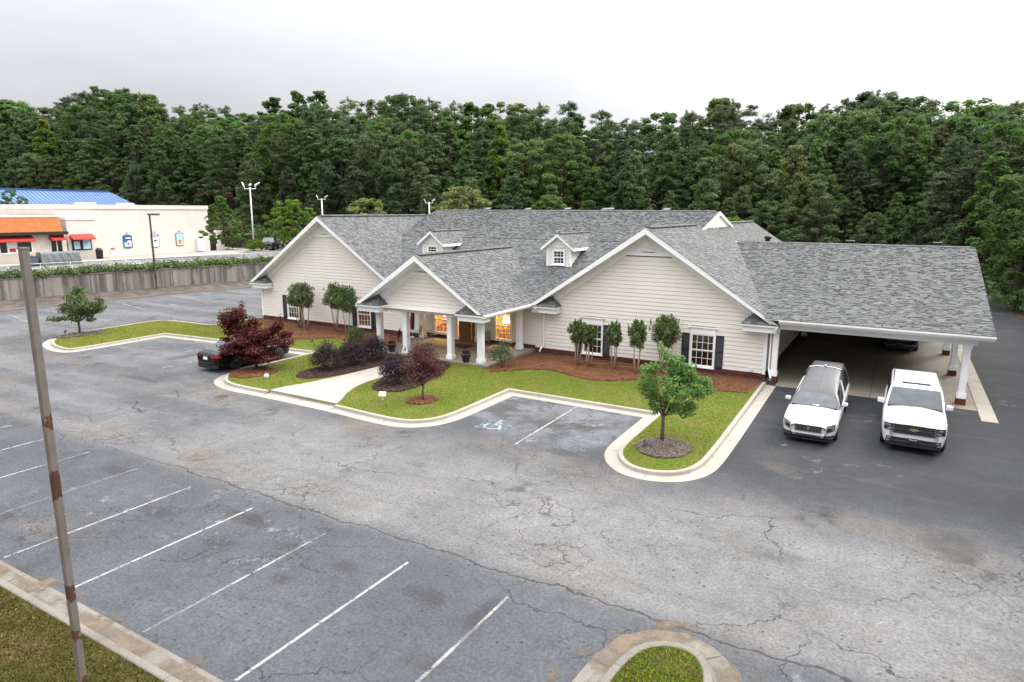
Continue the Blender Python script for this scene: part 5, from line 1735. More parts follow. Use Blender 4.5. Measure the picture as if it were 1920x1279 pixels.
def shrub(name, label, x, y, h, w, m, n, size, group=None, spiky=0.0, open_=False, z=.155, aspect=.5, d=None):
    t = thing(name, label, 'shrub', (x, y, z), random.uniform(0, 6), group)
    mb = MB()
    cl = []
    dd = d or w
    for k in range(18):
        a = k * 2.4
        f = (k + .5) / 18
        rr = .5 * math.sqrt(f) * .72
        zc = h * (.28 + .46 * (1 - f) + .10 * random.random())
        cl.append((math.cos(a) * rr * w, math.sin(a) * rr * dd, zc, w * .21, dd * .21, h * .24))
    cl.append((0, 0, h * .45, w * .34, dd * .34, h * .38))
    for k in range(9):
        a = random.uniform(0, 6.28)
        rr = random.uniform(.1, .42)
        e = (math.cos(a) * rr * w, math.sin(a) * rr * dd, h * random.uniform(.65, .9))
        mb.tube([(math.cos(a) * .05, math.sin(a) * .05, -.02), (e[0] * .5, e[1] * .5, e[2] * .45), e], [.016, .012, .005], 5, False)
        if spiky:
            q = (e[0] * 1.15, e[1] * 1.15, h * random.uniform(.98, 1 + spiky))
            mb.tube([e, q], [.006, .002], 4, False)
            cl.append((*q[:2], q[2] - .06, .05, .05, .12))
    obj('stem', mesh('stem', mb.v, mb.f, MAT['bark'], True), t)
    obj('foliage', crown_mesh('foliage', cl, n, size, MAT[m], True, aspect=aspect, shell=.45 if not open_ else .2, upb=.5, droop=-.4), t)
    return t
shrub('shrub', 'round green shrub at the left front corner of the porch', -27.5, 28.9, 1.35, 1.35, 'leaf_shrub', 2600, .085)
shrub('shrub', 'blackish purple loropetalum shrub at the left end of the walk bed', -24.85, 23.95, 1.45, 1.75, 'leaf_plum', 5200, .08, 'loropetalum shrubs', .25)
shrub('shrub', 'blackish purple loropetalum shrub in the middle of the left walk bed', -24.55, 25.4, 1.4, 1.75, 'leaf_plum', 4800, .08, 'loropetalum shrubs', .2)
shrub('shrub', 'blackish purple loropetalum shrub nearest the porch in the left walk bed', -24.3, 26.9, 1.45, 1.75, 'leaf_plum', 4800, .08, 'loropetalum shrubs', .2)
shrub('shrub', 'blackish purple loropetalum shrub right of the walk, behind the little sign', -20.0, 23.6, 1.5, 1.75, 'leaf_plum', 5600, .08, 'loropetalum shrubs', .25)
shrub('shrub', 'wine red loropetalum shrub right of the walk, closer to the porch', -20.1, 25.7, 1.6, 1.9, 'leaf_purple', 5200, .08, None, .3)
shrub('shrub', 'open grey green azalea at the right front corner of the porch', -17.55, 29.2, 1.35, 1.6, 'leaf_shrub', 1700, .085, None, .1, True)
# ------------------------------------------------------------------ vehicles
# local frame: nose at y = 0 pointing to -y, tail at y = L, x across, z up
def lerp_tab(tab, y):
    return float(np.interp(y, [t[0] for t in tab], [t[1] for t in tab]))

def loft_body(name, L, stations, m, wheels, wr, parent, arch_w=.42):
    """stations: (y, half width, z bottom, z shoulder, z deck, tuck at sill); smooth skin with wheel wells cut out"""
    V, F = [], []
    prof = []
    for (y, w, zb, zs, zt, tk) in stations:
        zm = zb + (zs - zb) * .45
        half = [(0, zb), (w * .55, zb), (w - tk - .05, zb + .005), (w - tk, zb + .06), (w - .012, zm), (w, zm + (zs - zm) * .45), (w - .02, zs - .05), (w - .075, zs + .005), (w * .62, zt - .008), (w * .3, zt), (0, zt)]
        ring_ = [(x, z) for x, z in half] + [(-x, z) for x, z in half[-2:0:-1]]
        prof.append([(x, y, z) for x, z in ring_])
    k = len(prof[0])
    for r in prof:
        V += r
    for i in range(len(prof) - 1):
        for j in range(k):
            F.append((i * k + j, i * k + (j + 1) % k, (i + 1) * k + (j + 1) % k, (i + 1) * k + j))
    F.append(tuple(range(k))); F.append(tuple((len(prof) - 1) * k + j for j in range(k))[::-1])
    me = mesh(name, V, F, m, True)
    o = bpy.data.objects.new(name, me)
    COL.objects.link(o)
    s = o.modifiers.new('sub', 'SUBSURF'); s.levels = 2; s.render_levels = 2
    cut = MB()
    for (wy, wx) in wheels:
        for sx in (-1, 1):
            cut.lathe([(wr + .055, 0), (wr + .055, arch_w)], (sx * wx - (arch_w if sx < 0 else 0) + sx * .14 + (0 if sx > 0 else 0) - (arch_w - .16 if sx > 0 else -(arch_w - .16)), wy, wr), 28, 'x')
    co = cut.build('cutter', MAT['black_plastic'])
    b = o.modifiers.new('cut', 'BOOLEAN'); b.object = co; b.operation = 'DIFFERENCE'; b.solver = 'EXACT'
    dg = bpy.context.evaluated_depsgraph_get()
    new = bpy.data.meshes.new_from_object(o.evaluated_get(dg))
    bpy.data.objects.remove(co); o.modifiers.clear()
    o.data = new
    new.name = name
    new.materials.clear(); new.materials.append(m)
    new.polygons.foreach_set('use_smooth', [True] * len(new.polygons))
    new.polygons.foreach_set('material_index', [0] * len(new.polygons))
    o.parent = parent
    SKIN['bvh'] = BVHTree.FromPolygons([v.co.copy() for v in new.vertices], [tuple(p.vertices) for p in new.polygons])
    return o

def wheel(parent, x, y, r, w, rim='alloy', spokes=10):
    s = 1 if x > 0 else -1
    wq = bpy.data.objects.new('wheel', None); wq.location = (x, y, r); put(wq, parent)
    MB().lathe([(r * .62, -w / 2), (r * .93, -w / 2), (r, -w / 2 + .04), (r, w / 2 - .04), (r * .93, w / 2), (r * .62, w / 2)], n=28, axis='x').build('tyre', MAT['rubber'], wq, True)
    m = MB()
    xo = s * (w / 2 - .015)
    m.lathe([(r * .66, xo - s * .12), (r * .66, xo), (r * .60, xo + s * .004), (r * .58, xo - s * .05)], n=28, axis='x')
    for k in range(spokes):
        a = 2 * math.pi * k / spokes
        c, sn = math.cos(a), math.sin(a)
        p = lambda rr, t: (xo - s * .01, rr * c - t * sn, rr * sn + t * c)
        m.prism([p(.04, -.028), p(r * .6, -.02), p(r * .6, .02), p(.04, .028)], (-s * .03, 0, 0))
    m.lathe([(.07, xo - s * .03), (.065, xo + s * .006)], n=14, axis='x')
    m.build('rim', MAT[rim], wq)
    MB().lathe([(r * .58, xo - s * .10), (r * .58, xo - s * .06)], n=24, axis='x').build('brake', MAT['dark_metal'], wq)

def patch(corners, n=6, m_=6, bulge=0.0, off=.008):
    """curved pane from 4 corners (bl, br, tr, tl)"""
    A, B, C_, D_ = [Vector(c) for c in corners]
    nrm = (B - A).cross(D_ - A).normalized()
    V, F = [], []
    for j in range(m_ + 1):
        for i in range(n + 1):
            u, v = i / n, j / m_
            p = (A * (1 - u) + B * u) * (1 - v) + (D_ * (1 - u) + C_ * u) * v
            V.append(p + nrm * (off + bulge * math.sin(math.pi * u) * math.sin(math.pi * v)))
    for j in range(m_):
        for i in range(n):
            F.append((j * (n + 1) + i, j * (n + 1) + i + 1, (j + 1) * (n + 1) + i + 1, (j + 1) * (n + 1) + i))
    return V, F

class Cabin:
    """glasshouse: lower and upper outline, shell plus panes set into it"""
    def __init__(s, yb0, yb1, yt0, yt1, wb, wt, zb, zt, crown=.05, wb1=None, wt1=None, zt1=None, zb1=None, rise=1.0):
        s.rise = rise
        s.b0, s.b1, s.t0, s.t1 = yb0, yb1, yt0, yt1
        s.wb, s.wt, s.zb, s.zt, s.crown = wb, wt, zb, zt, crown
        s.wb1, s.wt1, s.zt1, s.zb1 = wb1 or wb, wt1 or wt, zt1 or zt, zb1 or zb
    def P(s, side, f, v):
        """side panel point: f along, v up"""
        yb = s.b0 + (s.b1 - s.b0) * f; yt = s.t0 + (s.t1 - s.t0) * f
        wb = s.wb + (s.wb1 - s.wb) * f; wt = s.wt + (s.wt1 - s.wt) * f
        zb = s.zb + (s.zb1 - s.zb) * f; zt = s.zt + (s.zt1 - s.zt) * min(1.0, f / s.rise) ** .8 + .03 * math.sin(math.pi * f)
        b = .05 * math.sin(math.pi * min(1, v * .9)) 
        return Vector((side * (wb + (wt - wb) * v + b * .6), yb + (yt - yb) * v, zb + (zt - zb) * v))
    def shell(s, m, parent, name='cabin'):
        V, F = [], []
        nf, nv = 10, 5
        rows = []
        for k in range(nf + 1):
            f = k / nf
            row = [s.P(1, f, v / nv) for v in range(nv + 1)]
            r = row[-1]
            for q in (.8, .45, 0):
                row.append(Vector((r.x * q, r.y, r.z + (s.crown * (1 - q * q) + .012) * (1 - (2 * f - 1) ** 4))))
            row += [Vector((-p.x, p.y, p.z)) for p in row[-2::-1]]
            rows.append(row)
        n = len(rows[0])
        for r in rows:
            V += r
        for i in range(nf):
            for j in range(n - 1):
                F.append((i * n + j, i * n + j + 1, (i + 1) * n + j + 1, (i + 1) * n + j))
        F.append(tuple(range(n))[::-1]); F.append(tuple(nf * n + j for j in range(n)))
        o = obj(name, mesh(name, V, F, m), parent)
        md = o.modifiers.new('bevel', 'BEVEL'); md.width = .03; md.segments = 2; md.limit_method = 'ANGLE'; md.angle_limit = math.radians(35)
        for p in o.data.polygons: p.use_smooth = len(p.vertices) == 4
        return o
    def side_pane(s, side, f0, f1, v0, v1, parent, m='dark_glass_solid', name='side_window', slant=0.0):
        V, F = [], []
        n, k = 6, 4
        for j in range(k + 1):
            for i in range(n + 1):
                v = v0 + (v1 - v0) * j / k
                f = f0 + (f1 - f0) * i / n + slant * (j / k) * (1 - i / n)
                p = s.P(side, f, v)
                V.append(p + Vector((side * .008, 0, .002)))
        for j in range(k):
            for i in range(n):
                q = (j * (n + 1) + i, j * (n + 1) + i + 1, (j + 1) * (n + 1) + i + 1, (j + 1) * (n + 1) + i)
                F.append(q if side > 0 else q[::-1])
        return obj(name, mesh(name, V, F, MAT[m], True), parent)
    def end_pane(s, front, mx, v0, v1, parent, m='windshield', name='windshield', bulge=.03):
        f = 0 if front else 1
        a = lambda side, v: s.P(side, f, v)
        d = Vector((0, -1 if front else 1, .4)) * .022
        def pt(side, v):
            p = a(side, v)
            return Vector((p.x * mx, p.y, p.z)) + d
        c = [pt(-1, v0), pt(1, v0), pt(1, v1), pt(-1, v1)]
        if not front: c = [c[1], c[0], c[3], c[2]]
        V, F = patch(c, 8, 5, bulge, .006)
        return obj(name, mesh(name, V, F, MAT[m], True), parent)
MAT['dark_glass_solid'] = pm('tinted_window', (.012, .014, .015), (.02, .022, .024), 4, .06, spec=.9)

from mathutils.bvhtree import BVHTree
SKIN = {}
def skin_y(nose, x, z):
    """y of the body skin seen from in front (or from behind for a tail table)"""
    bvh = SKIN.get('bvh')
    base = lerp_tab(nose, abs(x))
    if bvh is None:
        return base
    rear = base > 2.5
    h = bvh.ray_cast(Vector((x, 20 if rear else -20, z)), Vector((0, -1 if rear else 1, 0)))
    return h[0].y if h[0] is not None and abs(h[0].y - base) < .35 else base
def nose_strip(nose, x0, x1, z0, z1, off, th, n=10, zc=None):
    """band that follows the plan curve of the nose (or tail)"""
    V, F = [], []
    for i in range(n + 1):
        x = x0 + (x1 - x0) * i / n
        a, b = (z0, z1) if zc is None else (z0 + zc(x), z1 + zc(x))
        ys3 = [skin_y(nose, x, a + (b - a) * q) for q in (.1, .5, .9)]
        ya = yb = (max(ys3) if ys3[0] > 2.5 else min(ys3)) - off
        V += [(x, ya, a), (x, yb, b), (x, yb + th, b), (x, ya + th, a)]
    for i in range(n):
        for j in range(4):
            F.append((i * 4 + j, (i + 1) * 4 + j, (i + 1) * 4 + (j + 1) % 4, i * 4 + (j + 1) % 4))
    F += [(3, 2, 1, 0), tuple(n * 4 + j for j in range(4))]
    return V, F
def strip(name, m, parent, *a, **k):
    V, F = nose_strip(*a, **k)
    return obj(name, mesh(name, V, F, MAT[m]), parent)

def mirror_pair(parent, x, y, z, m, sz=(.13, .10, .085)):
    for s in (-1, 1):
        mb = MB()
        mb.prism([(s * (x + .02), y - sz[1], z - sz[2] * .6), (s * (x + .02 + sz[0] * 1.7), y - sz[1] * .5, z - sz[2] * .55), (s * (x + .02 + sz[0] * 1.75), y - sz[1] * .4, z + sz[2] * .9), (s * (x + .04), y - sz[1] * .9, z + sz[2])], (0, sz[1] * 1.6, 0))
        o = mb.build('side_mirror', MAT[m], parent, bevel=.03)
        MB().box(min(s * (x - .08), s * (x + .06)), max(s * (x - .08), s * (x + .06)), y - .03, y + .04, z - .09, z - .03).build('mirror_arm', MAT['black_plastic'], o)

def text_mesh(txt, size, m, parent, loc, rot, name='lettering', arc=0):
    c = bpy.data.curves.new('t', 'FONT')
    c.body = txt; c.size = size; c.align_x = 'CENTER'; c.extrude = .001
    o = bpy.data.objects.new('t', c)
    COL.objects.link(o)
    dg = bpy.context.evaluated_depsgraph_get()
    me = bpy.data.meshes.new_from_object(o.evaluated_get(dg))
    bpy.data.objects.remove(o)
    me.materials.clear(); me.materials.append(m)
    q = obj(name, me, parent)
    q.location = loc; q.rotation_euler = rot
    return q

# ---- white full-size SUV
def build_suv(root, paint='white_paint', detail=True):
    L, W_ = 5.9, 1.01
    st = [(.00, .72, .40, .97, 1.03, .02), (.03, .86, .30, 1.03, 1.09, .05), (.14, .945, .27, 1.07, 1.13, .06), (.45, .99, .27, 1.09, 1.16, .06), (1.0, W_, .28, 1.10, 1.19, .06), (1.8, W_, .28, 1.11, 1.21, .06),
          (2.05, W_, .28, 1.12, 1.18, .06), (3.2, W_, .28, 1.12, 1.16, .06), (4.8, W_, .30, 1.12, 1.16, .06), (5.6, .99, .34, 1.12, 1.16, .06), (5.83, .95, .40, 1.10, 1.15, .06), (5.9, .86, .46, 1.02, 1.10, .04)]
    body = loft_body('body', L, st, MAT[paint], [(1.05, .86), (4.5, .86)], .39, root)
    for y in (1.05, 4.5):
        for s in (-1, 1):
            wheel(root, s * .86, y, .39, .27, 'alloy', 6)
    cab = Cabin(1.92, 5.82, 2.55, 5.62, .955, .80, 1.08, 1.79, .055, .93, .78)
    shell = cab.shell(MAT[paint], root, 'roof')
    cab.end_pane(True, .93, .05, .93, root)
    cab.end_pane(False, .86, .25, .90, root, 'dark_glass_solid', 'rear_window', .01)
    for s in (-1, 1):
        cab.side_pane(s, .055, .30, .12, .88, root, slant=.02)
        cab.side_pane(s, .33, .60, .12, .88, root)
        cab.side_pane(s, .64, .93, .14, .86, root)
        rail = MB()
        pts = [cab.P(s, f, 1.0) + Vector((-s * .06, 0, .10 if .02 < f < .98 else .04)) for f in (.06, .10, .3, .5, .7, .9, .95)]
        rail.tube(pts, .022, 6)
        rail.build('roof_rail', MAT['chrome'], root)
    # sunroof slot, wipers
    p = cab.P(1, 0, 1)
    MB().box(-.46, .46, 2.86, 2.94, p.z + .062, p.z + .092).build('sunroof_edge', MAT['black_plastic'], root)
    MB().box(-.46, .46, 2.94, 3.45, p.z + .058, p.z + .084).build('sunroof', MAT[paint], root)
    wp = MB()
    for x0, x1 in ((-.72, -.05), (.02, .68)):
        wp.tube([(x0, 1.94, 1.175), (x1, 1.90, 1.20)], .012, 5)
    wp.build('wiper', MAT['black_plastic'], root)
    MB().box(-.86, .86, 1.82, 1.96, 1.10, 1.192).build('cowl', MAT['black_plastic'], root)
    nose = [(0, .0), (.45, .005), (.62, .02), (.75, .05), (.86, .11), (.93, .20), (.97, .33)]
    # grille: dark opening, chrome surround and bars, emblem
    EY = skin_y(nose, 0, .87) - .058
    strip('grille', 'black_plastic', root, nose, -.60, .60, .70, 1.015, .018, .05)
    bars = MB()
    for z, t in ((1.0, .020), (.945, .010), (.895, .010), (.85, .026), (.795, .010), (.745, .010), (.695, .020)):
        V, F = nose_strip(nose, -.62, .62, z, z + t, .036, .05); bars.add(V, F)
    for s in (-1, 1):
        V, F = nose_strip(nose, s * .59, s * .635, .695, 1.02, .034, .05, 2); bars.add(V, F)
    bars.build('grille_bar', MAT['chrome'], root)
    MB().prism([(-.15, EY, .845), (-.06, EY, .845), (-.05, EY, .82), (.05, EY, .82), (.06, EY, .845), (.15, EY, .845), (.12, EY, .90), (.06, EY, .90), (.05, EY, .925), (-.05, EY, .925), (-.06, EY, .90), (-.12, EY, .90)], (0, .02, 0)).build('emblem', MAT['gold'], root)
    for s in (-1, 1):
        hl = strip('headlight', 'black_plastic', root, nose, s * .645, s * .91, .775, 1.01, .022, .06)
        strip('headlight_bar', 'chrome', hl, nose, s * .65, s * .91, .885, .912, .034, .03)
        strip('headlight_lens', 'lamp_glass', hl, nose, s * .66, s * .80, .80, .87, .032, .03)
        strip('headlight_lens', 'lamp_glass', hl, nose, s * .70, s * .88, .925, .98, .032, .03)
        strip('fog_lamp', 'lamp_glass', root, nose, s * .68, s * .79, .475, .52, .036, .03)
    strip('lower_intake', 'black_plastic', root, nose, -.82, .82, .455, .545, .026, .06)
    strip('bumper_trim', 'chrome', root, nose, -.83, .83, .415, .445, .036, .05)
    strip('lower_valance', 'black_plastic', root, nose, -.84, .84, .25, .41, .012, .1)
    PY = min(skin_y(nose, 0, .43), skin_y(nose, 0, .55)) - .062
    pl = MB().box(-.155, .155, PY, PY + .03, .41, .565).build('number_plate', MAT['black_plastic'], root)
    text_mesh('MILLARD', .062, MAT['plate_white'], pl, (0, PY - .0015, .50), (math.pi / 2, 0, 0))
    mirror_pair(root, .95, 2.28, 1.20, paint, (.14, .12, .11))
    for s in (-1, 1):
        for y in (2.5, 3.5):
            MB().box(s * 1.005 - .012, s * 1.005 + .012, y, y + .20, .95, .985).build('door_handle', MAT['chrome'], root)
        strip('tail_light', 'red_lens', root, [(0, 5.91), (.86, 5.89), (.93, 5.85), (.97, 5.75)], s * .74, s * .92, .80, 1.04, -.03, .03)
    return root

suv = thing('parked_suv', 'white full size SUV with roof rails and chrome barred grille beside the hearse', 'SUV', (1.03, 25.75, 0))
build_suv(suv)

# ---- white hearse with black vinyl roof
hearse = thing('parked_hearse', 'white hearse with black vinyl roof and egg crate grille left of the SUV', 'hearse', (-2.22, 25.0, 0))
st = [(.00, .60, .38, .68, .72, .02), (.06, .80, .26, .76, .81, .05), (.22, .885, .22, .81, .87, .06), (.5, .915, .20, .86, .93, .06), (1.0, .93, .20, .91, .98, .06), (1.6, .93, .20, .96, 1.03, .06),
      (1.95, .93, .20, .98, 1.02, .06), (3.4, .935, .20, 1.0, 1.02, .06), (5.4, .935, .22, 1.0, 1.03, .06), (6.6, .91, .26, .99, 1.02, .06), (6.9, .86, .34, .96, 1.0, .05), (7.0, .76, .42, .88, .95, .03)]
loft_body('body', 7.0, st, MAT['white_paint'], [(1.10, .80), (5.4, .80)], .335, hearse)
for y in (1.10, 5.4):
    for s in (-1, 1):
        wheel(hearse, s * .80, y, .335, .23, 'chrome', 9)
cab = Cabin(1.60, 6.85, 2.38, 6.62, .88, .63, .96, 1.36, .085, .86, .56, 1.74, rise=.62)
cab.shell(MAT['vinyl'], hearse, 'vinyl_roof')
cab.end_pane(True, .90, .04, .95, hearse)
cab.end_pane(False, .82, .2, .9, hearse, 'dark_glass_solid', 'rear_window', .01)
for s in (-1, 1):
    # white pillars and window frames over the vinyl shell
    cab.side_pane(s, .0, .022, .0, .98, hearse, 'white_paint', 'pillar')
    cab.side_pane(s, .04, .205, .10, .86, hearse, slant=.05)
    cab.side_pane(s, .235, .36, .10, .86, hearse)
    cab.side_pane(s, .43, .60, .14, .84, hearse)
    cab.side_pane(s, .64, .90, .14, .84, hearse)
    MB().tube([cab.P(s, f, .93) + Vector((s * .012, 0, 0)) for f in (.02, .1, .2, .3, .38)], .016, 5).build('window_trim', MAT['chrome'], hearse)
    MB().tube([cab.P(s, .385, v) + Vector((s * .015, 0, 0)) for v in (0, .3, .6, .9)], .03, 5).build('pillar_trim', MAT['white_paint'], hearse)
MB().tube([cab.P(-1, .62, .75) + Vector((-.03, 0, 0)), cab.P(-1, .61, 1.0) + Vector((0, 0, .02)), Vector((-.3, cab.P(1, .61, 1).y, cab.P(1, .61, 1).z + .085)), Vector((.3, cab.P(1, .61, 1).y, cab.P(1, .61, 1).z + .085)), cab.P(1, .61, 1.0) + Vector((0, 0, .02)), cab.P(1, .62, .75) + Vector((.03, 0, 0))], .028, 6).build('roof_band', MAT['chrome'], hearse)
MB().lathe([(.05, 0), (.055, .04), (.03, .07)], (0, cab.P(1, .61, 1).y, cab.P(1, .61, 1).z + .10), 12).build('roof_finial', MAT['chrome'], hearse, True)
MB().tube([(0, cab.P(1, f, 1).y, cab.P(1, f, 1).z + .095 * (1 - (2 * f - 1) ** 4)) for f in (.06, .15, .25, .35, .45, .55, .60)], .008, 4).build('roof_seam', MAT['black_plastic'], hearse)
nose = [(0, .0), (.40, .01), (.55, .035), (.66, .075), (.76, .14), (.84, .24), (.89, .38)]
strip('grille', 'black_plastic', hearse, nose, -.43, .43, .50, .70, .020, .05)
bars = MB()
for z in (.49, .543, .597, .65, .70):
    V, F = nose_strip(nose, -.45, .45, z, z + .020, .042, .05); bars.add(V, F)
for k in range(-3, 4):
    V, F = nose_strip(nose, k * .125 - .011, k * .125 + .011, .49, .72, .041, .05, 2); bars.add(V, F)
bars.build('grille_bar', MAT['chrome'], hearse)
em = MB().lathe([(.075, -.070), (.075, -.050), (.055, -.048)], (0, 0, 0), 20, 'x').build('emblem', MAT['chrome'], hearse)
em.rotation_euler = (0, 0, math.pi / 2); em.location = (0, skin_y(nose, 0, .605), .605)
HY = skin_y(nose, 0, .605)
MB().prism([(-.035, HY - .085, .64), (.035, HY - .085, .64), (.035, HY - .085, .60), (0, HY - .085, .56), (-.035, HY - .085, .60)], (0, .03, 0)).build('crest', MAT['alloy'], hearse)
for s in (-1, 1):
    hl = strip('headlight', 'lamp_glass', hearse, nose, s * .60, s * .86, .50, .76, .020, .06, 8, lambda x: (abs(x) - .6) * .35)
    strip('headlight_core', 'black_plastic', hl, nose, s * .62, s * .76, .53, .66, .028, .03, 4, lambda x: (abs(x) - .6) * .35)
    strip('fog_intake', 'black_plastic', hearse, nose, s * .52, s * .85, .30, .385, .024, .05, 8, lambda x: (abs(x) - .5) * .12)
    strip('fog_bar', 'chrome', hearse, nose, s * .52, s * .84, .300, .316, .036, .03, 8, lambda x: (abs(x) - .5) * .12)
strip('lower_intake', 'black_plastic', hearse, nose, -.40, .40, .27, .345, .022, .05)
strip('lower_bar', 'chrome', hearse, nose, -.40, .40, .262, .278, .034, .03)
strip('lower_valance', 'black_plastic', hearse, nose, -.80, .80, .17, .225, -.01, .1)
MB().box(-.78, .78, 1.52, 1.64, .96, 1.03).build('cowl', MAT['black_plastic'], hearse)
mirror_pair(hearse, .87, 2.1, 1.07, 'white_paint', (.12, .10, .085))
MB().prism([(-.06, 1.63, 1.035), (.16, 1.63, 1.035), (.16, 1.67, 1.06), (-.06, 1.67, 1.06)], (0, 0, .004)).build('dash_card', MAT['paper_pale'], hearse)
for s in (-1, 1):
    for y in (2.7, 3.6):
        MB().box(s * .93 - .012, s * .93 + .012, y, y + .18, .80, .83).build('door_handle', MAT['chrome'], hearse)
    strip('tail_light', 'red_lens', hearse, [(0, 7.01), (.7, 6.99), (.8, 6.93), (.87, 6.8)], s * .70, s * .86, .70, .95, -.02, .03)

# ---- black sedan, nose towards the building
sedan = thing('parked_sedan', 'black sedan parked nose in behind the red maple', 'car', (-30.25, 25.75, 0), math.pi)
st = [(.00, .58, .38, .66, .70, .02), (.08, .78, .24, .72, .78, .05), (.3, .88, .19, .78, .85, .05), (.9, .915, .18, .84, .92, .05), (1.35, .92, .18, .89, .97, .05), (1.6, .92, .18, .91, .95, .05),
      (3.0, .92, .18, .93, .95, .05), (3.9, .92, .20, .96, 1.0, .05), (4.35, .90, .24, .98, 1.04, .05), (4.68, .86, .30, .97, 1.05, .04), (4.80, .78, .36, .90, .99, .03), (4.86, .66, .46, .80, .88, .02)]
loft_body('body', 4.86, st, MAT['black_paint'], [(.92, .79), (3.74, .79)], .335, sedan)
for y in (.92, 3.74):
    for s in (-1, 1):
        wheel(sedan, s * .80, y, .335, .22, 'alloy', 10)
cab = Cabin(1.28, 4.45, 2.15, 3.45, .85, .60, .90, 1.42, .05, .80, .58, 1.40, .98)
cab.shell(MAT['black_paint'], sedan, 'roof')
cab.end_pane(True, .9, .04, .95, sedan)
cab.end_pane(False, .88, .06, .95, sedan, 'windshield', 'rear_window', .03)
for s in (-1, 1):
    cab.side_pane(s, .06, .42, .10, .86, sedan, slant=.04)
    cab.side_pane(s, .46, .80, .10, .86, sedan)
    tail = [(0, 4.88), (.45, 4.865), (.66, 4.81), (.78, 4.73), (.86, 4.55), (.9, 4.3)]
    strip('tail_light', 'red_lens', sedan, tail, s * .50, s * .87, .78, .88, -.028, .03, 8)
    MB().box(s * .915 - .012, s * .915 + .012, 2.2, 2.4, .78, .81).build('door_handle', MAT['chrome'], sedan)
    strip('headlight', 'lamp_glass', sedan, [(0, 0), (.5, .03), (.7, .1), (.85, .3)], s * .52, s * .82, .60, .70, .02, .05)
strip('rear_valance', 'black_plastic', sedan, tail, -.80, .80, .24, .42, -.035, .03, 10)
pl = MB().box(-.155, .155, 4.86, 4.895, .66, .80).build('number_plate', MAT['plate_white'], sedan)
mirror_pair(sedan, .86, 1.75, .98, 'black_paint', (.1, .09, .075))

# ---- dark SUV in the back of the carport
back = thing('parked_suv', 'dark SUV in the shade at the back of the carport', 'SUV', (.50, 45.0, 0.02))
build_suv(back, 'black_paint')
# ------------------------------------------------------------------ upper lot, retaining wall, restaurant
UZ = 2.3
WA, WB = (-70.2, 8.0), (-60.4, 68.0)                     # foot of the wall
def on_wall(f, off=0.0):
    d = Vector((WB[0] - WA[0], WB[1] - WA[1]))
    n = Vector((-d.y, d.x)).normalized()                 # towards the upper lot
    p = Vector(WA) + d * f + n * off
    return p.x, p.y
def wall_mat():
    t = NT('stained_concrete')
    P = t.pos()
    X, Y, Z = t.xyz(P)
    st = t.noise(t.scale(P, (1, 1, .07)), 1.15, 5, .6)
    st2 = t.noise(t.scale(P, (1, 1, .04)), 3.4, 4, .6)
    c = t.mixc(t.step(st, .36, .66), (.27, .25, .225), (.095, .087, .083))
    c = t.mixc(t.math('MULTIPLY', t.step(st2, .56, .70), .6), c, (.36, .335, .305))
    c = t.mixc(t.math('MULTIPLY', t.step(t.noise(P, 1.2, 4), .55, .75), .5), c, (.055, .05, .046))
    t.bump(t.noise(P, 20, 3), .3, .01)
    return t.done(c, .9, 0.0, .2)
MAT['wall'] = wall_mat()
rw = thing('retaining_wall', 'streaked grey concrete retaining wall along the left side of the lot', 'wall', (-65, 38, 0), ws=True)
NP = 16
for k in range(NP):
    a, b = on_wall(k / NP + .0004), on_wall((k + 1) / NP - .0004)
    a2, b2 = on_wall(k / NP + .0004, .35), on_wall((k + 1) / NP - .0004, .35)
    MB().prism([(*a, -.3), (*b, -.3), (*b2, -.3), (*a2, -.3)], (0, 0, 2.45)).build('panel', MAT['wall'], rw)
a, b = on_wall(0, -.04), on_wall(1, -.04); a2, b2 = on_wall(0, .42), on_wall(1, .42)
MB().prism([(*a, 2.152), (*b, 2.152), (*b2, 2.152), (*a2, 2.152)], (0, 0, .11)).build('coping', MAT['concrete_old'], rw)
# bank of bare soil at the wall foot and its kerb
bank = [(-63.3, 8), (-62.9, 25.2), (-62.5, 34), (-62.0, 39), (-60.0, 48.2), (-57.5, 68), on_wall(1, .1), on_wall(0, .1)]
V = [(x, y, .10 if i < 6 else .42) for i, (x, y) in enumerate(bank)]
bk = obj('planting_bank', mesh('planting_bank', V, [(0, 1, 6, 7) if False else tuple(range(8))], MAT['bank'])); bk['kind'] = 'structure'
if bk.data.polygons[0].normal.z < 0: bk.data.flip_normals()
kb = structure('lot_kerb', (-62, 38, 0)); kb['world_space'] = 1
kerb([(-62.85, 8), (-62.45, 25.2), (-62.05, 34), (-61.5, 39), (-59.5, 48.2), (-57.0, 68)], kb, MAT['concrete_old'], [(0, .006), (.02, .12), (.16, .13), (.18, .03)], side=1)

up = [on_wall(0, .2), on_wall(1, .2), (-52, 112), (-200, 160), (-230, -40), (-78, -40)]
sheet('upper_road', up, UZ, MAT['asphalt_up'], None, 'structure')
# the step down to the lot north of the wall
MB().add([(*on_wall(1, .2), UZ), (-52, 112, UZ), (-50, 112, -.2), (*on_wall(1, -1.5), -.2)], [(0, 1, 2, 3)]).build('bank_slope', MAT['bank'])['kind'] = 'structure'
sw = slab('restaurant_pavement', [(-79.5, 18), (-79.2, 43), (-77.6, 51), (-77.2, 59), (-79, 62), (-83, 66), (-104, 72), (-104, 18)], UZ - .1, UZ + .12, MAT['walk'], None, 'structure')
slab('planted_island', ring(-80.3, 64.6, 2.4, 2.2, 24, .01), UZ - .1, UZ + .13, MAT['concrete'], None, 'structure')

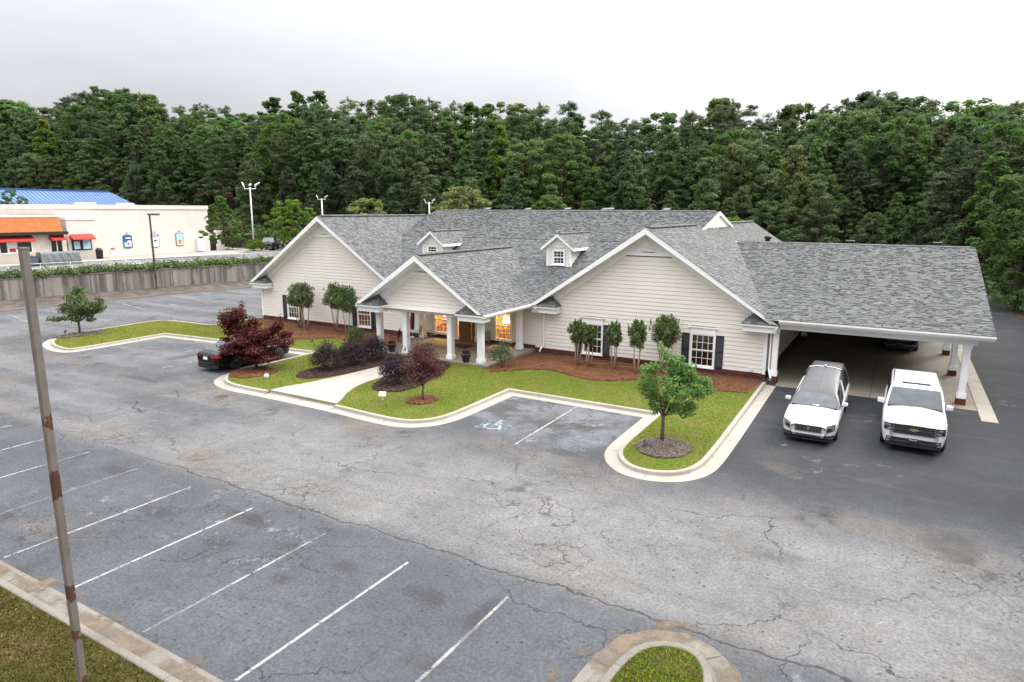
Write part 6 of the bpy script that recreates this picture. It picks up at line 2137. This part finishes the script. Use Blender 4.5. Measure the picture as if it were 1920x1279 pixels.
# hedge and rail along the wall top
cl = []
for k in range(240):
    f = k / 240
    x, y = on_wall(f, .25 + random.uniform(-.15, .5))
    cl.append((x, y, UZ + random.uniform(.05, .40), .5, .5, random.uniform(.4, .65)))
hedge = thing('hedge', 'long low green hedge spilling over the top of the retaining wall', 'hedge', (*on_wall(.5, .3), UZ), ws=True)
obj('foliage', crown_mesh('foliage', cl, 24000, .20, MAT['leaf_hedge'], True, shell=.4), hedge)
mb = MB()
for k in range(60):
    x, y = on_wall((k + .5) / 60, .4)
    mb.tube([(x, y, UZ - .1), (x + .1, y, UZ + .3)], .02, 4)
mb.build('stem', MAT['bark'], hedge)
rail = thing('guard_rail', 'thin pale metal guard rail behind the hedge on the wall', 'railing', (*on_wall(.5, 1.3), UZ), ws=True)
for k in range(25):
    x, y = on_wall((k + .5) / 25, 1.3)
    MB().tube([(x, y, UZ), (x, y, UZ + 1.05)], .028, 6).build('post', MAT['white_metal'], rail)
for z in (.55, 1.02):
    a, b = on_wall(.02, 1.3), on_wall(.98, 1.3)
    MB().tube([(*a, UZ + z), (*b, UZ + z)], .02, 5).build('rail', MAT['white_metal'], rail)

# ---- restaurant
ff = thing('restaurant', 'cream stucco restaurant with orange mansard and red awnings above the retaining wall', 'building', (-84, 42, UZ), ws=True)
G = UZ + .1
ST, SD = MAT['stucco'], MAT['stucco_dark']
FX = -84.5
blk = MB().box(-100, FX, 41.0, 60.6, G, 8.62).build('wall', ST, ff)
MB().box(-100.1, FX + .10, 40.9, 60.7, 8.22, 8.74).build('parapet', ST, blk)
MB().box(-99.7, FX - .3, 41.3, 60.3, 8.62, 8.66).build('flat_roof', MAT['white_metal'], blk)
MB().box(-100, FX - .9, 60.6, 63.6, G, 5.1).box(-100.05, FX - .82, 60.62, 63.66, 4.95, 5.2).build('annex', ST, ff)
MB().box(FX - .91, FX - .86, 61.2, 62.2, G, 4.3).build('annex_door', MAT['dark_metal'], ff)
MB().box(-90, -83.4, 41.4, 44.7, G, 7.10).box(-90, -83.32, 41.32, 44.78, 6.95, 7.28).build('order_bay', ST, ff)
MB().box(-83.4, -83.33, 41.45, 44.65, G, 3.42).build('wainscot', SD, ff)
mw = MB().box(-83.4, -83.31, 41.75, 43.95, 3.45, 4.80).build('order_window', MAT['black_band'], ff)
MB().box(-83.3, -83.285, 41.95, 42.6, 3.62, 4.5).box(-83.3, -83.285, 42.95, 43.8, 3.58, 4.68).build('menu_sheet', MAT['paper_pale'], mw)
def awning(y0, y1, x, z0, z1, d, name='awning'):
    m = MB().prism([(x, y0, z1), (x, y0, z0), (x + d, y0, z0 - .02), (x + d, y0, z0 + .10)], (0, y1 - y0, 0))
    return m.build(name, MAT['red_awning'], ff)
awning(41.55, 44.1, -83.3, 4.72, 5.32, .8)
# dining room with the orange mansard
MB().box(-100, -83.0, 14.0, 41.0, G, 5.5).build('dining_wall', ST, ff)
MB().box(-83.0, -82.93, 14.0, 41.0, G, 3.45).build('wainscot', SD, ff)
MB().box(-100, -82.2, 13.6, 40.95, 5.38, 5.72).build('fascia_band', MAT['black_band'], ff)
ms = MB()
ms.prism([(-82.35, 13.9, 5.722), (-83.05, 13.9, 7.30), (-83.6, 13.9, 7.30), (-83.6, 13.9, 5.722)], (0, 26.6, 0))
mo = ms.build('mansard', MAT['orange'], ff)
MB().box(-99, -83.0, 13.8, 40.6, 7.30, 7.46).build('mansard_cap', MAT['stucco'], ff)
MB().box(-99.5, -83.6, 14, 40.4, 5.73, 7.29).build('roof_screen', SD, ff)
for i, (y0, y1) in enumerate(((24.5, 30.0), (31.2, 37.4))):
    w = MB()
    for y in np.linspace(y0, y1, 5):
        w.box(-83.02, -82.94, y - .05, y + .05, 3.5, 4.85)
    w.box(-83.02, -82.94, y0, y1, 3.45, 3.55).box(-83.02, -82.95, y0, y1, 4.78, 4.86)
    wo_ = w.build('window', W, ff)
    MB().box(-83.0, -82.965, y0, y1, 3.5, 4.8).build('pane', MAT['dark_glass_solid'], wo_)
    awning(y0 - .25, y1 + .1, -82.93, 4.72, 5.34, .75)
MB().box(-82.96, -82.95, 35.0, 36.0, 3.55, 4.7).build('window_poster', MAT['paper_white'], ff)
MB().box(-82.95, -82.94, 35.2, 35.8, 3.62, 4.0).build('window_print', MAT['red_awning'], ff)
awning(39.2, 40.7, -82.93, 4.75, 5.30, .75)
dd = MB().box(-83.0, -82.95, 39.4, 40.5, G, 4.7).build('side_door', MAT['dark_glass_solid'], ff)
MB().box(-83.0, -82.93, 39.9, 39.98, G, 4.7).build('door_frame', W, dd)
MB().box(FX, FX + .25, 58.5, 59.55, G + .15, 4.25).build('utility_cabinet', MAT['white_metal'], ff)
MB().box(FX, FX + .10, 60.1, 60.25, 7.0, 7.12).build('wall_light', MAT['dark_metal'], ff)

def poster(y0, y1, z0, z1, bgm, parts, label):
    x = FX + .02
    t = thing('wall_poster', label, 'poster', (x, (y0 + y1) / 2, z0), ws=True)
    def outline(g, n=8):
        P = []
        for i in range(n + 1):
            f = i / n
            P.append((y0 + g + (y1 - y0 - 2 * g) * f, z0 + g - .10 * math.sin(math.pi * f)))
        for i in range(n + 1):
            f = 1 - i / n
            P.append((y0 + g + (y1 - y0 - 2 * g) * f, z1 - g + .10 * math.sin(math.pi * f)))
        return P
    MB().prism([(x, y, z) for y, z in outline(0)], (.05, 0, 0)).build('frame', MAT['paper_dark'], t)
    pr = MB().prism([(x + .052, y, z) for y, z in outline(.07)], (.006, 0, 0)).build('print', MAT[bgm], t)
    for k, (m, poly) in enumerate(parts):
        MB().prism([(x + .060 + k * .003, y0 + (y1 - y0) * a, z0 + (z1 - z0) * b) for a, b in poly], (.004, 0, 0)).build('printed_shape', MAT[m], pr)
    MB().box(x - .02, x + .14, (y0 + y1) / 2 - .05, (y0 + y1) / 2 + .05, z1 + .28, z1 + .36).build('picture_lamp', MAT['dark_metal'], t)
    return t
disc = lambda cx, cy, rx, ry, n=14: [(cx + rx * math.cos(2 * math.pi * k / n), cy + ry * math.sin(2 * math.pi * k / n)) for k in range(n)]
quad = lambda a, b, c, d: [(a, c), (b, c), (b, d), (a, d)]
poster(48.35, 49.5, 3.45, 4.95, 'paper_blue', [('paper_pale', quad(.1, .9, .06, .52)), ('paper_white', quad(.28, .85, .74, .84)), ('paper_white', disc(.66, .48, .26, .12)), ('paper_dark', disc(.28, .52, .13, .10)), ('red_awning', disc(.5, .32, .12, .10)), ('paper_white', disc(.3, .28, .15, .08))], 'blue poster with white lettering on the restaurant wall, leftmost of three')
poster(52.0, 53.1, 3.42, 4.98, 'paper_white', [('paper_blue', quad(.08, .92, .82, .95)), ('paper_pale', quad(.15, .8, .86, .92)), ('paper_dark', disc(.5, .50, .22, .09)), ('gold', disc(.5, .72, .2, .04))], 'white poster with a blue head on the restaurant wall, behind the lamp post')
poster(55.45, 56.55, 3.44, 5.02, 'paper_pale', [('paper_food', quad(.1, .9, .06, .45)), ('paper_food', disc(.5, .45, .34, .12)), ('gold', disc(.5, .40, .22, .08)), ('red_awning', disc(.45, .22, .2, .05))], 'pale blue and orange food poster on the restaurant wall, rightmost of three')

for yy_ in (44.8, 51.0, 54.3, 57.6):
    MB().box(FX - .002, FX + .004, yy_ - .012, yy_ + .012, G, 8.2).build('control_joint', SD, blk)
for x0, y0, w_ in ((-92, 47, 1.6), (-95, 54, 1.2)):
    MB().box(x0, x0 + w_, y0, y0 + 1.8, 8.66, 9.05).build('roof_unit', MAT['white_metal'], ff)
# things standing round the restaurant
tc_ = thing('litter_bin', 'black domed litter bin beside the order window', 'bin', (-82.2, 44.1, UZ + .12))
MB().lathe([(.36, 0), (.38, .75), (.38, .8)], n=18).build('body', MAT['black_plastic'], tc_, True)
MB().lathe([(.40, .80), (.40, 1.0), (.33, 1.18), (.18, 1.28), (.04, 1.3)], n=18).build('lid', MAT['black_plastic'], tc_, True)
ct = thing('display_stand', 'small white stand with red trim on the restaurant pavement', 'stand', (-82.0, 45.6, UZ + .12))
MB().box(-.2, .2, -.35, .35, .45, 1.0).build('panel', MAT['paper_white'], ct)
for a in (-.3, .3):
    MB().tube([(.15, a, 0), (0, a, .5)], .025, 5).tube([(-.15, a, 0), (0, a, .5)], .025, 5).build('leg', MAT['white_metal'], ct)
MB().lathe([(.22, 1.0), (.26, 1.12), (.1, 1.25)], n=10).build('red_trim', MAT['red_awning'], ct)
gb = thing('covered_unit', 'long grey tarpaulin covered unit in front of the restaurant windows', 'cover', (-78.7, 37.9, UZ))
prof = [(-.62, 0), (-.64, .5), (-.5, 1.25), (-.35, 1.42), (.35, 1.42), (.52, 1.25), (.66, .5), (.64, 0)]
mb = MB()
n = 14
for i in range(n + 1):
    y = -2.0 + 4.0 * i / n
    for (a, z) in prof:
        mb.v.append((a + .03 * math.sin(i * 2.3 + z * 3), y * (1 - .03 * z), z - .05 * abs(math.sin(i * .9)) * (z > .3)))
k = len(prof)
for i in range(n):
    for j in range(k - 1):
        mb.f.append((i * k + j, i * k + j + 1, (i + 1) * k + j + 1, (i + 1) * k + j))
mb.f += [tuple(range(k)), tuple(n * k + j for j in range(k))[::-1]]
mb.build('tarpaulin', MAT['grey_tarp'], gb)
MB().box(-.7, .7, -2.05, 2.05, .0, .12).build('hem', MAT['grey_tarp'], gb)
MB().box(-.5, .5, -3.2, -2.2, .15, 1.0).box(-.55, .55, -3.25, -2.15, 1.0, 1.08).build('cooler_box', MAT['grey_paint'], gb)
for y, lb in ((31.0, 'dark slatted bench under the restaurant window near the pole'), (27.4, 'dark slatted bench at the left edge of the picture')):
    bn = thing('bench', lb, 'bench', (-81.9, y, UZ + .12), -math.pi / 2)
    for k in range(3):
        MB().box(-.8, .8, -.22 + k * .15, -.10 + k * .15, .42, .46).build('seat_slat', MAT['dark_metal'], bn)
    for k in range(2):
        MB().box(-.8, .8, .22, .25, .58 + k * .16, .70 + k * .16).build('back_slat', MAT['dark_metal'], bn)
    for x in (-.7, .7):
        MB().box(x - .03, x + .03, -.22, .24, 0, .42).build('leg', MAT['dark_metal'], bn)

# ---- blue roofed building behind
D = 120
bx, by = at_bearing(222, D)
zr = z_at(362.5, D)
bb = thing('blue_roofed_building', 'long building with a bright blue ribbed metal roof behind the restaurant', 'building', (bx, by - 30, 4), ws=True)
L_ = 62
MB().box(bx - 7, bx + 7, by - L_, by - 1.5, UZ - .5, zr - 3.4).build('wall', MAT['white_metal'], bb)
rf = MB().add([(bx, by - 1.5, zr), (bx, by - L_, zr), (bx + 8, by - L_, zr - 3.8), (bx + 8, by + 1.5, zr - 3.8), (bx - 8, by - L_, zr - 3.8), (bx - 8, by + 1.5, zr - 3.8)], [(0, 1, 2, 3), (1, 0, 5, 4), (0, 3, 5)]).build('roof', MAT['blue_metal'], bb)
rb = MB()
y = by - L_ + .3
while y < by + 1.2:
    top = min(1.0, max(0.0, (by + 1.5 - y) / 3.0))
    x1, z1 = bx + 8 * (1 - top), zr - 3.8 * (1 - top)
    rb.prism([(x1, y - .04, z1), (x1, y + .04, z1), (x1, y + .04, z1 + .09), (x1, y - .04, z1 + .09)], (bx + 8 - x1 + .001, 0, zr - 3.8 - z1))
    y += .62
rb.build('roof_rib', MAT['blue_metal'], rf)
MB().box(bx - .25, bx + .25, by - L_, by - 1.5, zr - .02, zr + .12).build('ridge_cap', MAT['blue_metal'], rf)
MB().box(bx + 1.6, bx + 3.0, by - 27.5, by - 24.0, zr - 1.3, zr - .75).build('roof_hatch', MAT['grey_tarp'], bb)

# ---- light poles
def rust_mat(name, base, patches, amount=.62):
    t = NT(name)
    p = t.objco()
    X, Y, Z = t.xyz(p)
    c = t.mixc(t.step(t.noise(p, 3, 4), .35, .7), base, tuple(a * .8 for a in base))
    win = 0.0
    for (z0, z1) in patches:
        k = t.math('MULTIPLY', t.step(Z, z0 - .12, z0 + .06), t.step(Z, z1 + .12, z1 - .06))
        win = k if isinstance(win, float) else t.math('MAXIMUM', win, k)
    m = t.math('ADD', t.noise(t.scale(p, (5, 5, 2.2)), 1.0, 5, .65), t.math('MULTIPLY', win, .24))
    m = t.step(m, amount, amount + .03)
    c = t.mixc(m, c, t.mixc(t.noise(p, 16, 4), (.035, .016, .012), (.10, .042, .024)))
    run = t.math('MULTIPLY', t.step(t.noise(t.scale(p, (14, 14, .5)), 1.0, 3), .58, .68), .45)
    c = t.mixc(run, c, (.15, .075, .04))
    t.bump(m, .5, .01)
    return t.done(c, t.math('MULTIPLY_ADD', m, .35, .5), 0.0, .3)
MAT['rust_pole'] = rust_mat('rusty_painted_steel', (.150, .134, .120), [(4.86, 5.08), (3.68, 4.16), (1.98, 2.27), (1.26, 1.45), (.3, .66)], .70)
MAT['rust_pole2'] = rust_mat('rusty_steel_far', (.085, .07, .06), [(3.0, 3.6), (1.2, 1.5)], .56)
pole = thing('light_pole', 'grey square steel pole with rust patches standing in the near left grass', 'pole', (-10.9, 4.8, .1))
MB().box(-.053, .053, -.053, .053, 0, 7.53).build('shaft', MAT['rust_pole'], pole, bevel=.008)
MB().box(-.058, .058, -.058, .058, 7.53, 7.56).build('cap', MAT['rust_pole'], pole)
MB().box(-.16, .16, -.16, .16, -.06, .03).build('base_plate', MAT['rust_pole'], pole)
p2 = thing('light_pole', 'rusty brown lamp post with a flat head at the foot of the retaining wall', 'lamp post', (-64.5, 39.8, .2))
MB().tube([(0, 0, 0), (.0, 0, 7.5)], [.11, .085], 8).build('shaft', MAT['rust_pole2'], p2)
MB().box(-.15, .95, -.2, .2, 7.42, 7.62).build('lamp_head', MAT['grey_paint'], p2, bevel=.03)
p2.rotation_euler = (0, 0, YAW)
def flood_pole(px, ytop, D, heads, label, zb=None, loc=None, r=.13, k_=1.0):
    x, y = loc or at_bearing(px, D)
    D = D if loc is None else (HD.x * x + HD.y * y)
    zt = z_at(ytop, D)
    zb = UZ if zb is None else zb
    t = thing('flood_light_pole', label, 'light pole', (x, y, zb), YAW)
    t.scale = (k_, k_, k_)
    h = (zt - zb) / k_
    MB().tube([(0, 0, 0), (0, 0, h - .35)], [r, r * .8], 8).build('shaft', MAT['white_metal'], t, True)
    w = .95
    arm = MB().tube([(-w, 0, h - .6), (w, 0, h - .6)], .07, 6)
    for s in (-1, 1):
        arm.tube([(s * w, 0, h - .6), (s * w, 0, h - .1)], .06, 6)
    arm.build('cross_arm', MAT['white_metal'], t)
    for k in range(heads):
        s = (-1, 1, 0)[k]
        hx = s * w
        hb = MB().prism([(hx - .1, -.1, h - .22), (hx + .14 + .5 * s, -.1, h + .08 + .22 * abs(s)), (hx + .10 + .5 * s, -.1, h + .30 + .22 * abs(s)), (hx - .18, -.1, h + .05)], (0, .55, 0))
        hb.build('flood_lamp', MAT['white_metal'], t, bevel=.05)
    return t
flood_pole(476, 349, 0, 3, 'tall white pole with three flood lamps rising from the clipped bush', loc=(-82.0, 66.0), k_=.85)
flood_pole(603, 371, 88, 2, 'white twin flood lamp pole behind the left gable peak', 1.5, r=.2, k_=.5)
flood_pole(804, 377, 90, 2, 'white twin flood lamp pole behind the start of the main ridge', 1.0, r=.2, k_=.5)

# ---- planting and vehicles on the upper lot
shrub('clipped_bush', 'wide clipped green bush round the foot of the tall white pole', -80.3, 64.6, 1.75, 3.3, 'leaf_hedge', 6000, .16, z=UZ + .12, d=2.8)
def up_shrub(px, D, h, w, label, m='leaf_crepe', nm='bush', n=4000, size=.26):
    x, y = at_bearing(px, D)
    return shrub(nm, label, x, y, h, w, m, n, size, z=UZ)
up_shrub(421, 99, 3.9, 3.6, 'large dark domed bush at the right end of the restaurant', n=5200)
up_shrub(508, 118, 3.0, 4.6, 'dark rounded bush behind the black pickup')
up_shrub(538, 119, 2.9, 4.8, 'dark rounded bush behind the white van')
up_shrub(470, 116, 3.2, 4.0, 'brownish bush behind the tall white pole', 'leaf_shrub')
x, y = at_bearing(452, 112)
plant('small_tree', OAKS[2], (x, y, UZ), 6.0, 'thin brownish tree left of the tall white pole', 'tree', None, 1.2)
x, y = at_bearing(22, 98)
plant('broadleaf_tree', OAKS[0], (x, y, UZ), 8.6, 'leafy green tree between the orange mansard and the blue roof', 'tree', None, .85)
x, y = at_bearing(444, 106)
en = thing('bin_enclosure', 'dark fenced bin enclosure beyond the domed bush', 'enclosure', (x, y, UZ), YAW)
MB().box(-1.4, 1.2, -.1, .1, 0, 1.9).box(-1.4, -1.2, 0, 2.5, 0, 1.9).build('fence_panel', MAT['black_band'], en)
MB().box(-1.55, 1.35, -.35, 2.6, 1.95, 2.1).build('roof', MAT['grey_tarp'], en)
MB().box(-1.5, -1.36, -.16, -.02, 0, 2.0).build('post', MAT['bark'], en)
x, y = at_bearing(490, 150)
fc = thing('fuel_canopy', 'small red and white fuel sign with a thin canopy seen through the trees', 'sign', (x, y, 3.0), YAW)
MB().box(-.35, .35, -.2, .2, 0, 5.6).build('pillar', MAT['paper_white'], fc)
MB().box(-.5, .5, -.25, .25, 4.2, 5.9).build('red_box', MAT['red_awning'], fc)
MB().box(-1.6, 1.6, -.5, .5, 4.4, 4.6).build('canopy', MAT['green_metal'], fc)
MB().box(-1.1, 1.1, -.3, .3, 3.3, 3.8).build('price_panel', MAT['paper_white'], fc)

def pickup(root, paint, van=False):
    st = [(.00, .70, .45, .86, .95, .02), (.06, .88, .36, .98, 1.05, .05), (.3, .96, .34, 1.06, 1.14, .05), (1.2, .98, .34, 1.10, 1.2, .05), (1.5, .98, .34, 1.12, 1.18, .05), (3.4, .98, .36, 1.14, 1.18, .05), (5.3, .97, .42, 1.14, 1.17, .05), (5.45, .9, .5, 1.1, 1.14, .03)]
    loft_body('body', 5.45, st, MAT[paint], [(.98, .83), (4.2, .83)], .38, root)
    for yy_ in (.98, 4.2):
        for s in (-1, 1):
            wheel(root, s * .84, yy_, .38, .26, 'alloy', 6)
    cab = Cabin(1.5, 5.3 if van else 3.5, 2.2, 5.1 if van else 3.35, .93, .74, 1.1, 1.82, .05)
    cab.shell(MAT[paint], root, 'roof')
    cab.end_pane(True, .92, .06, .92, root, 'dark_glass_solid')
    for s in (-1, 1):
        cab.side_pane(s, .08, .46, .12, .85, root); cab.side_pane(s, .5, .94, .12, .85, root)
        strip('headlight', 'lamp_glass', root, [(0, 0), (.6, .02), (.85, .09), (.95, .3)], s * .62, s * .90, .78, .95, .04, .08)
    strip('grille', 'black_plastic', root, [(0, 0), (.6, .02), (.9, .1)], -.58, .58, .70, .98, .03, .08)
    strip('bumper', 'chrome', root, [(0, 0), (.6, .03), (.9, .12)], -.90, .90, .45, .64, .10, .16)
    MB().box(-.16, .16, -.13, -.11, .46, .60).build('number_plate', MAT['plate_white'], root)
    mirror_pair(root, .93, 1.9, 1.2, paint)
pk = thing('pickup_truck', 'black pickup truck with a chrome bumper parked on the upper lot', 'pickup', (-80.9, 67.2, UZ + .005), math.radians(38))
pickup(pk, 'black_paint')
vn = thing('parked_van', 'white van half hidden by the left gable on the upper lot', 'van', (-82.6, 72.4, UZ + .005), math.radians(15))
pickup(vn, 'white_paint', True)
# ------------------------------------------------------------------ small things near the porch and on the lawns
def pot(x, y, label):
    t = thing('flower_pot', label, 'flower pot', (x, y, .185), 0, 'pots on the porch')
    MB().lathe([(.17, 0), (.25, .40), (.285, .41), (.29, .48), (.25, .48), (.24, .43)], n=22).build('pot', MAT['terracotta'], t, True)
    MB().lathe([(.24, .42), (.02, .44)], n=18).build('soil', MAT['soil'], t)
    cl = [(random.uniform(-.15, .15), random.uniform(-.15, .15), .52 + random.uniform(-.02, .06), .09, .09, .07) for _ in range(10)]
    obj('flowers', crown_mesh('flowers', cl, 420, .06, MAT['leaf_red'], True), t)
pot(-24.85, 29.05, 'brown pot of dark red flowers between the two left porch columns')
pot(-19.65, 28.98, 'brown pot of dark red flowers between the two right porch columns')

def porch_chair(x, y, rz, label, cushion=False):
    t = thing('patio_chair', label, 'chair', (x, y, .185), rz)
    r = .013
    for sx in (-.24, .24):
        MB().tube([(sx, -.26, 0), (sx * .95, -.22, .42)], r, 5).build('leg', MAT['dark_metal'], t)
        MB().tube([(sx, .30, 0), (sx * .95, .22, .42), (sx * .95, .30, .95)], r, 5).build('leg', MAT['dark_metal'], t)
        MB().tube([(sx, -.24, .42), (sx * 1.1, -.24, .62), (sx * 1.1, .1, .64), (sx, .25, .62)], r, 5).build('arm', MAT['dark_metal'], t)
    m = MB()
    for k in range(8):
        yy_ = -.22 + .44 * k / 7
        m.tube([(-.23, yy_, .42), (.23, yy_, .42)], .008, 4)
    for k in range(6):
        xx = -.2 + .4 * k / 5
        m.tube([(xx, .22, .43), (xx, .29, .93)], .008, 4)
    m.tube([(-.23, .30, .95), (0, .31, 1.0), (.23, .30, .95)], r, 5)
    m.build('seat', MAT['dark_metal'], t)
    if cushion:
        MB().box(-.21, .21, -.2, .2, .43, .49).build('cushion', MAT['cushion'], t, bevel=.02)
        MB().prism([(-.21, .19, .5), (.21, .19, .5), (.21, .25, .93), (-.21, .25, .93)], (0, -.05, 0)).build('back_cushion', MAT['cushion'], t)
porch_chair(-26.0, 30.7, -1.1, 'dark wrought iron chair beside the left porch column')
porch_chair(-25.6, 32.3, -.6, 'dark wrought iron chair in front of the left porch window')
porch_chair(-20.9, 32.9, .25, 'patio chair with a grey cushion beside the front door', True)
tb = thing('patio_table', 'low wrought iron table between the left chairs and the door', 'table', (-24.6, 32.6, .185))
MB().lathe([(.28, .44), (.28, .46)], n=20).build('table_top', MAT['dark_metal'], tb)
for k in range(3):
    a = k * 2.09
    MB().tube([(.26 * math.cos(a), .26 * math.sin(a), 0), (.1 * math.cos(a), .1 * math.sin(a), .22), (.2 * math.cos(a), .2 * math.sin(a), .44)], .012, 5).build('leg', MAT['dark_metal'], tb)
dm = thing('doormat', 'dark doormat in front of the wooden door', 'doormat', (-22.35, 32.4, .185))
MB().box(-.62, .62, -.42, .42, .0, .022).build('mat', MAT['doormat'], dm)
MB().box(-.66, .66, -.46, .46, .0, .014).build('border', MAT['rubber'], dm)

fl = thing('flag', 'furled red white and blue flag hanging from a staff by the left inner porch column', 'flag', (-26.55, 33.05, .185))
MB().tube([(0, 0, 0), (0, 0, 2.35)], .016, 6).build('staff', MAT['white_metal'], fl)
MB().lathe([(.16, 0), (.16, .04), (.03, .09)], n=14).build('staff_base', MAT['white_flag'], fl)
n = 26
for k, mname in enumerate(('red_flag', 'white_flag', 'red_flag', 'white_flag', 'red_flag', 'blue_flag')):
    V, F = [], []
    for j in range(14):
        f = j / 13
        z = 2.28 - 1.75 * f
        w = .10 + .05 * math.sin(f * 3.0)
        a0 = k * 1.05 + .5 * math.sin(f * 5)
        for i in range(4):
            a = a0 + i * .38
            rr = w * (1 + .25 * math.cos(a * 3))
            V.append((math.cos(a) * rr + .03, math.sin(a) * rr * .8, z))
    for j in range(13):
        for i in range(3):
            F.append((j * 4 + i, j * 4 + i + 1, (j + 1) * 4 + i + 1, (j + 1) * 4 + i))
    obj('fold', mesh('fold', V, F, MAT[mname], True), fl)

ys_ = thing('yard_sign', 'small white sign on a stake in the lawn right of the front walk', 'sign', (-18.74, 21.17, .13), .35)
MB().prism([(-.16, -.03, .2), (.16, -.03, .2), (.16, .08, .34), (-.16, .08, .34)], (0, .02, .02)).build('board', MAT['paper_white'], ys_)
MB().tube([(0, .05, -.1), (0, .05, .32)], .018, 5).build('stake', MAT['white_metal'], ys_)
sp = thing('rock_light', 'small white spot lamp in the pine straw under the red maple', 'spot lamp', (-26.07, 21.17, .15), .6)
MB().lathe([(.06, .0), (.11, .08), (.11, .18), (.09, .21)], (0, 0, 0), 12).build('housing', MAT['white_metal'], sp, True)
MB().box(-.04, .04, -.04, .04, -.1, .1).build('stake', MAT['white_metal'], sp)
def uplight(x, y, label, z=.155):
    t = thing('uplight', label, 'spot lamp', (x, y, z), .4)
    t.scale = (.75, .75, .62)
    MB().prism([(-.07, -.09, .10), (.07, -.09, .10), (.07, .03, .34), (-.07, .03, .34)], (0, .11, .05)).build('housing', MAT['black_plastic'], t)
    MB().tube([(0, 0, -.05), (0, 0, .14)], .02, 5).build('stake', MAT['black_plastic'], t)
uplight(-7.0, 21.3, 'small black spot lamp in the grey mulch of the right island')
uplight(-46.9, 22.4, 'small black spot lamp beside the far left island tree')
dk = thing('downspout_stand', 'green metal stand under the downspout by the carport', 'stand', (-4.86, 33.35, .02))
for a in (-.16, .16):
    MB().tube([(a, -.1, 0), (a * .35, .05, .22)], .014, 4).build('leg', MAT['green_metal'], dk)
MB().box(-.1, .1, -.05, .12, .20, .225).build('tray', MAT['green_metal'], dk)
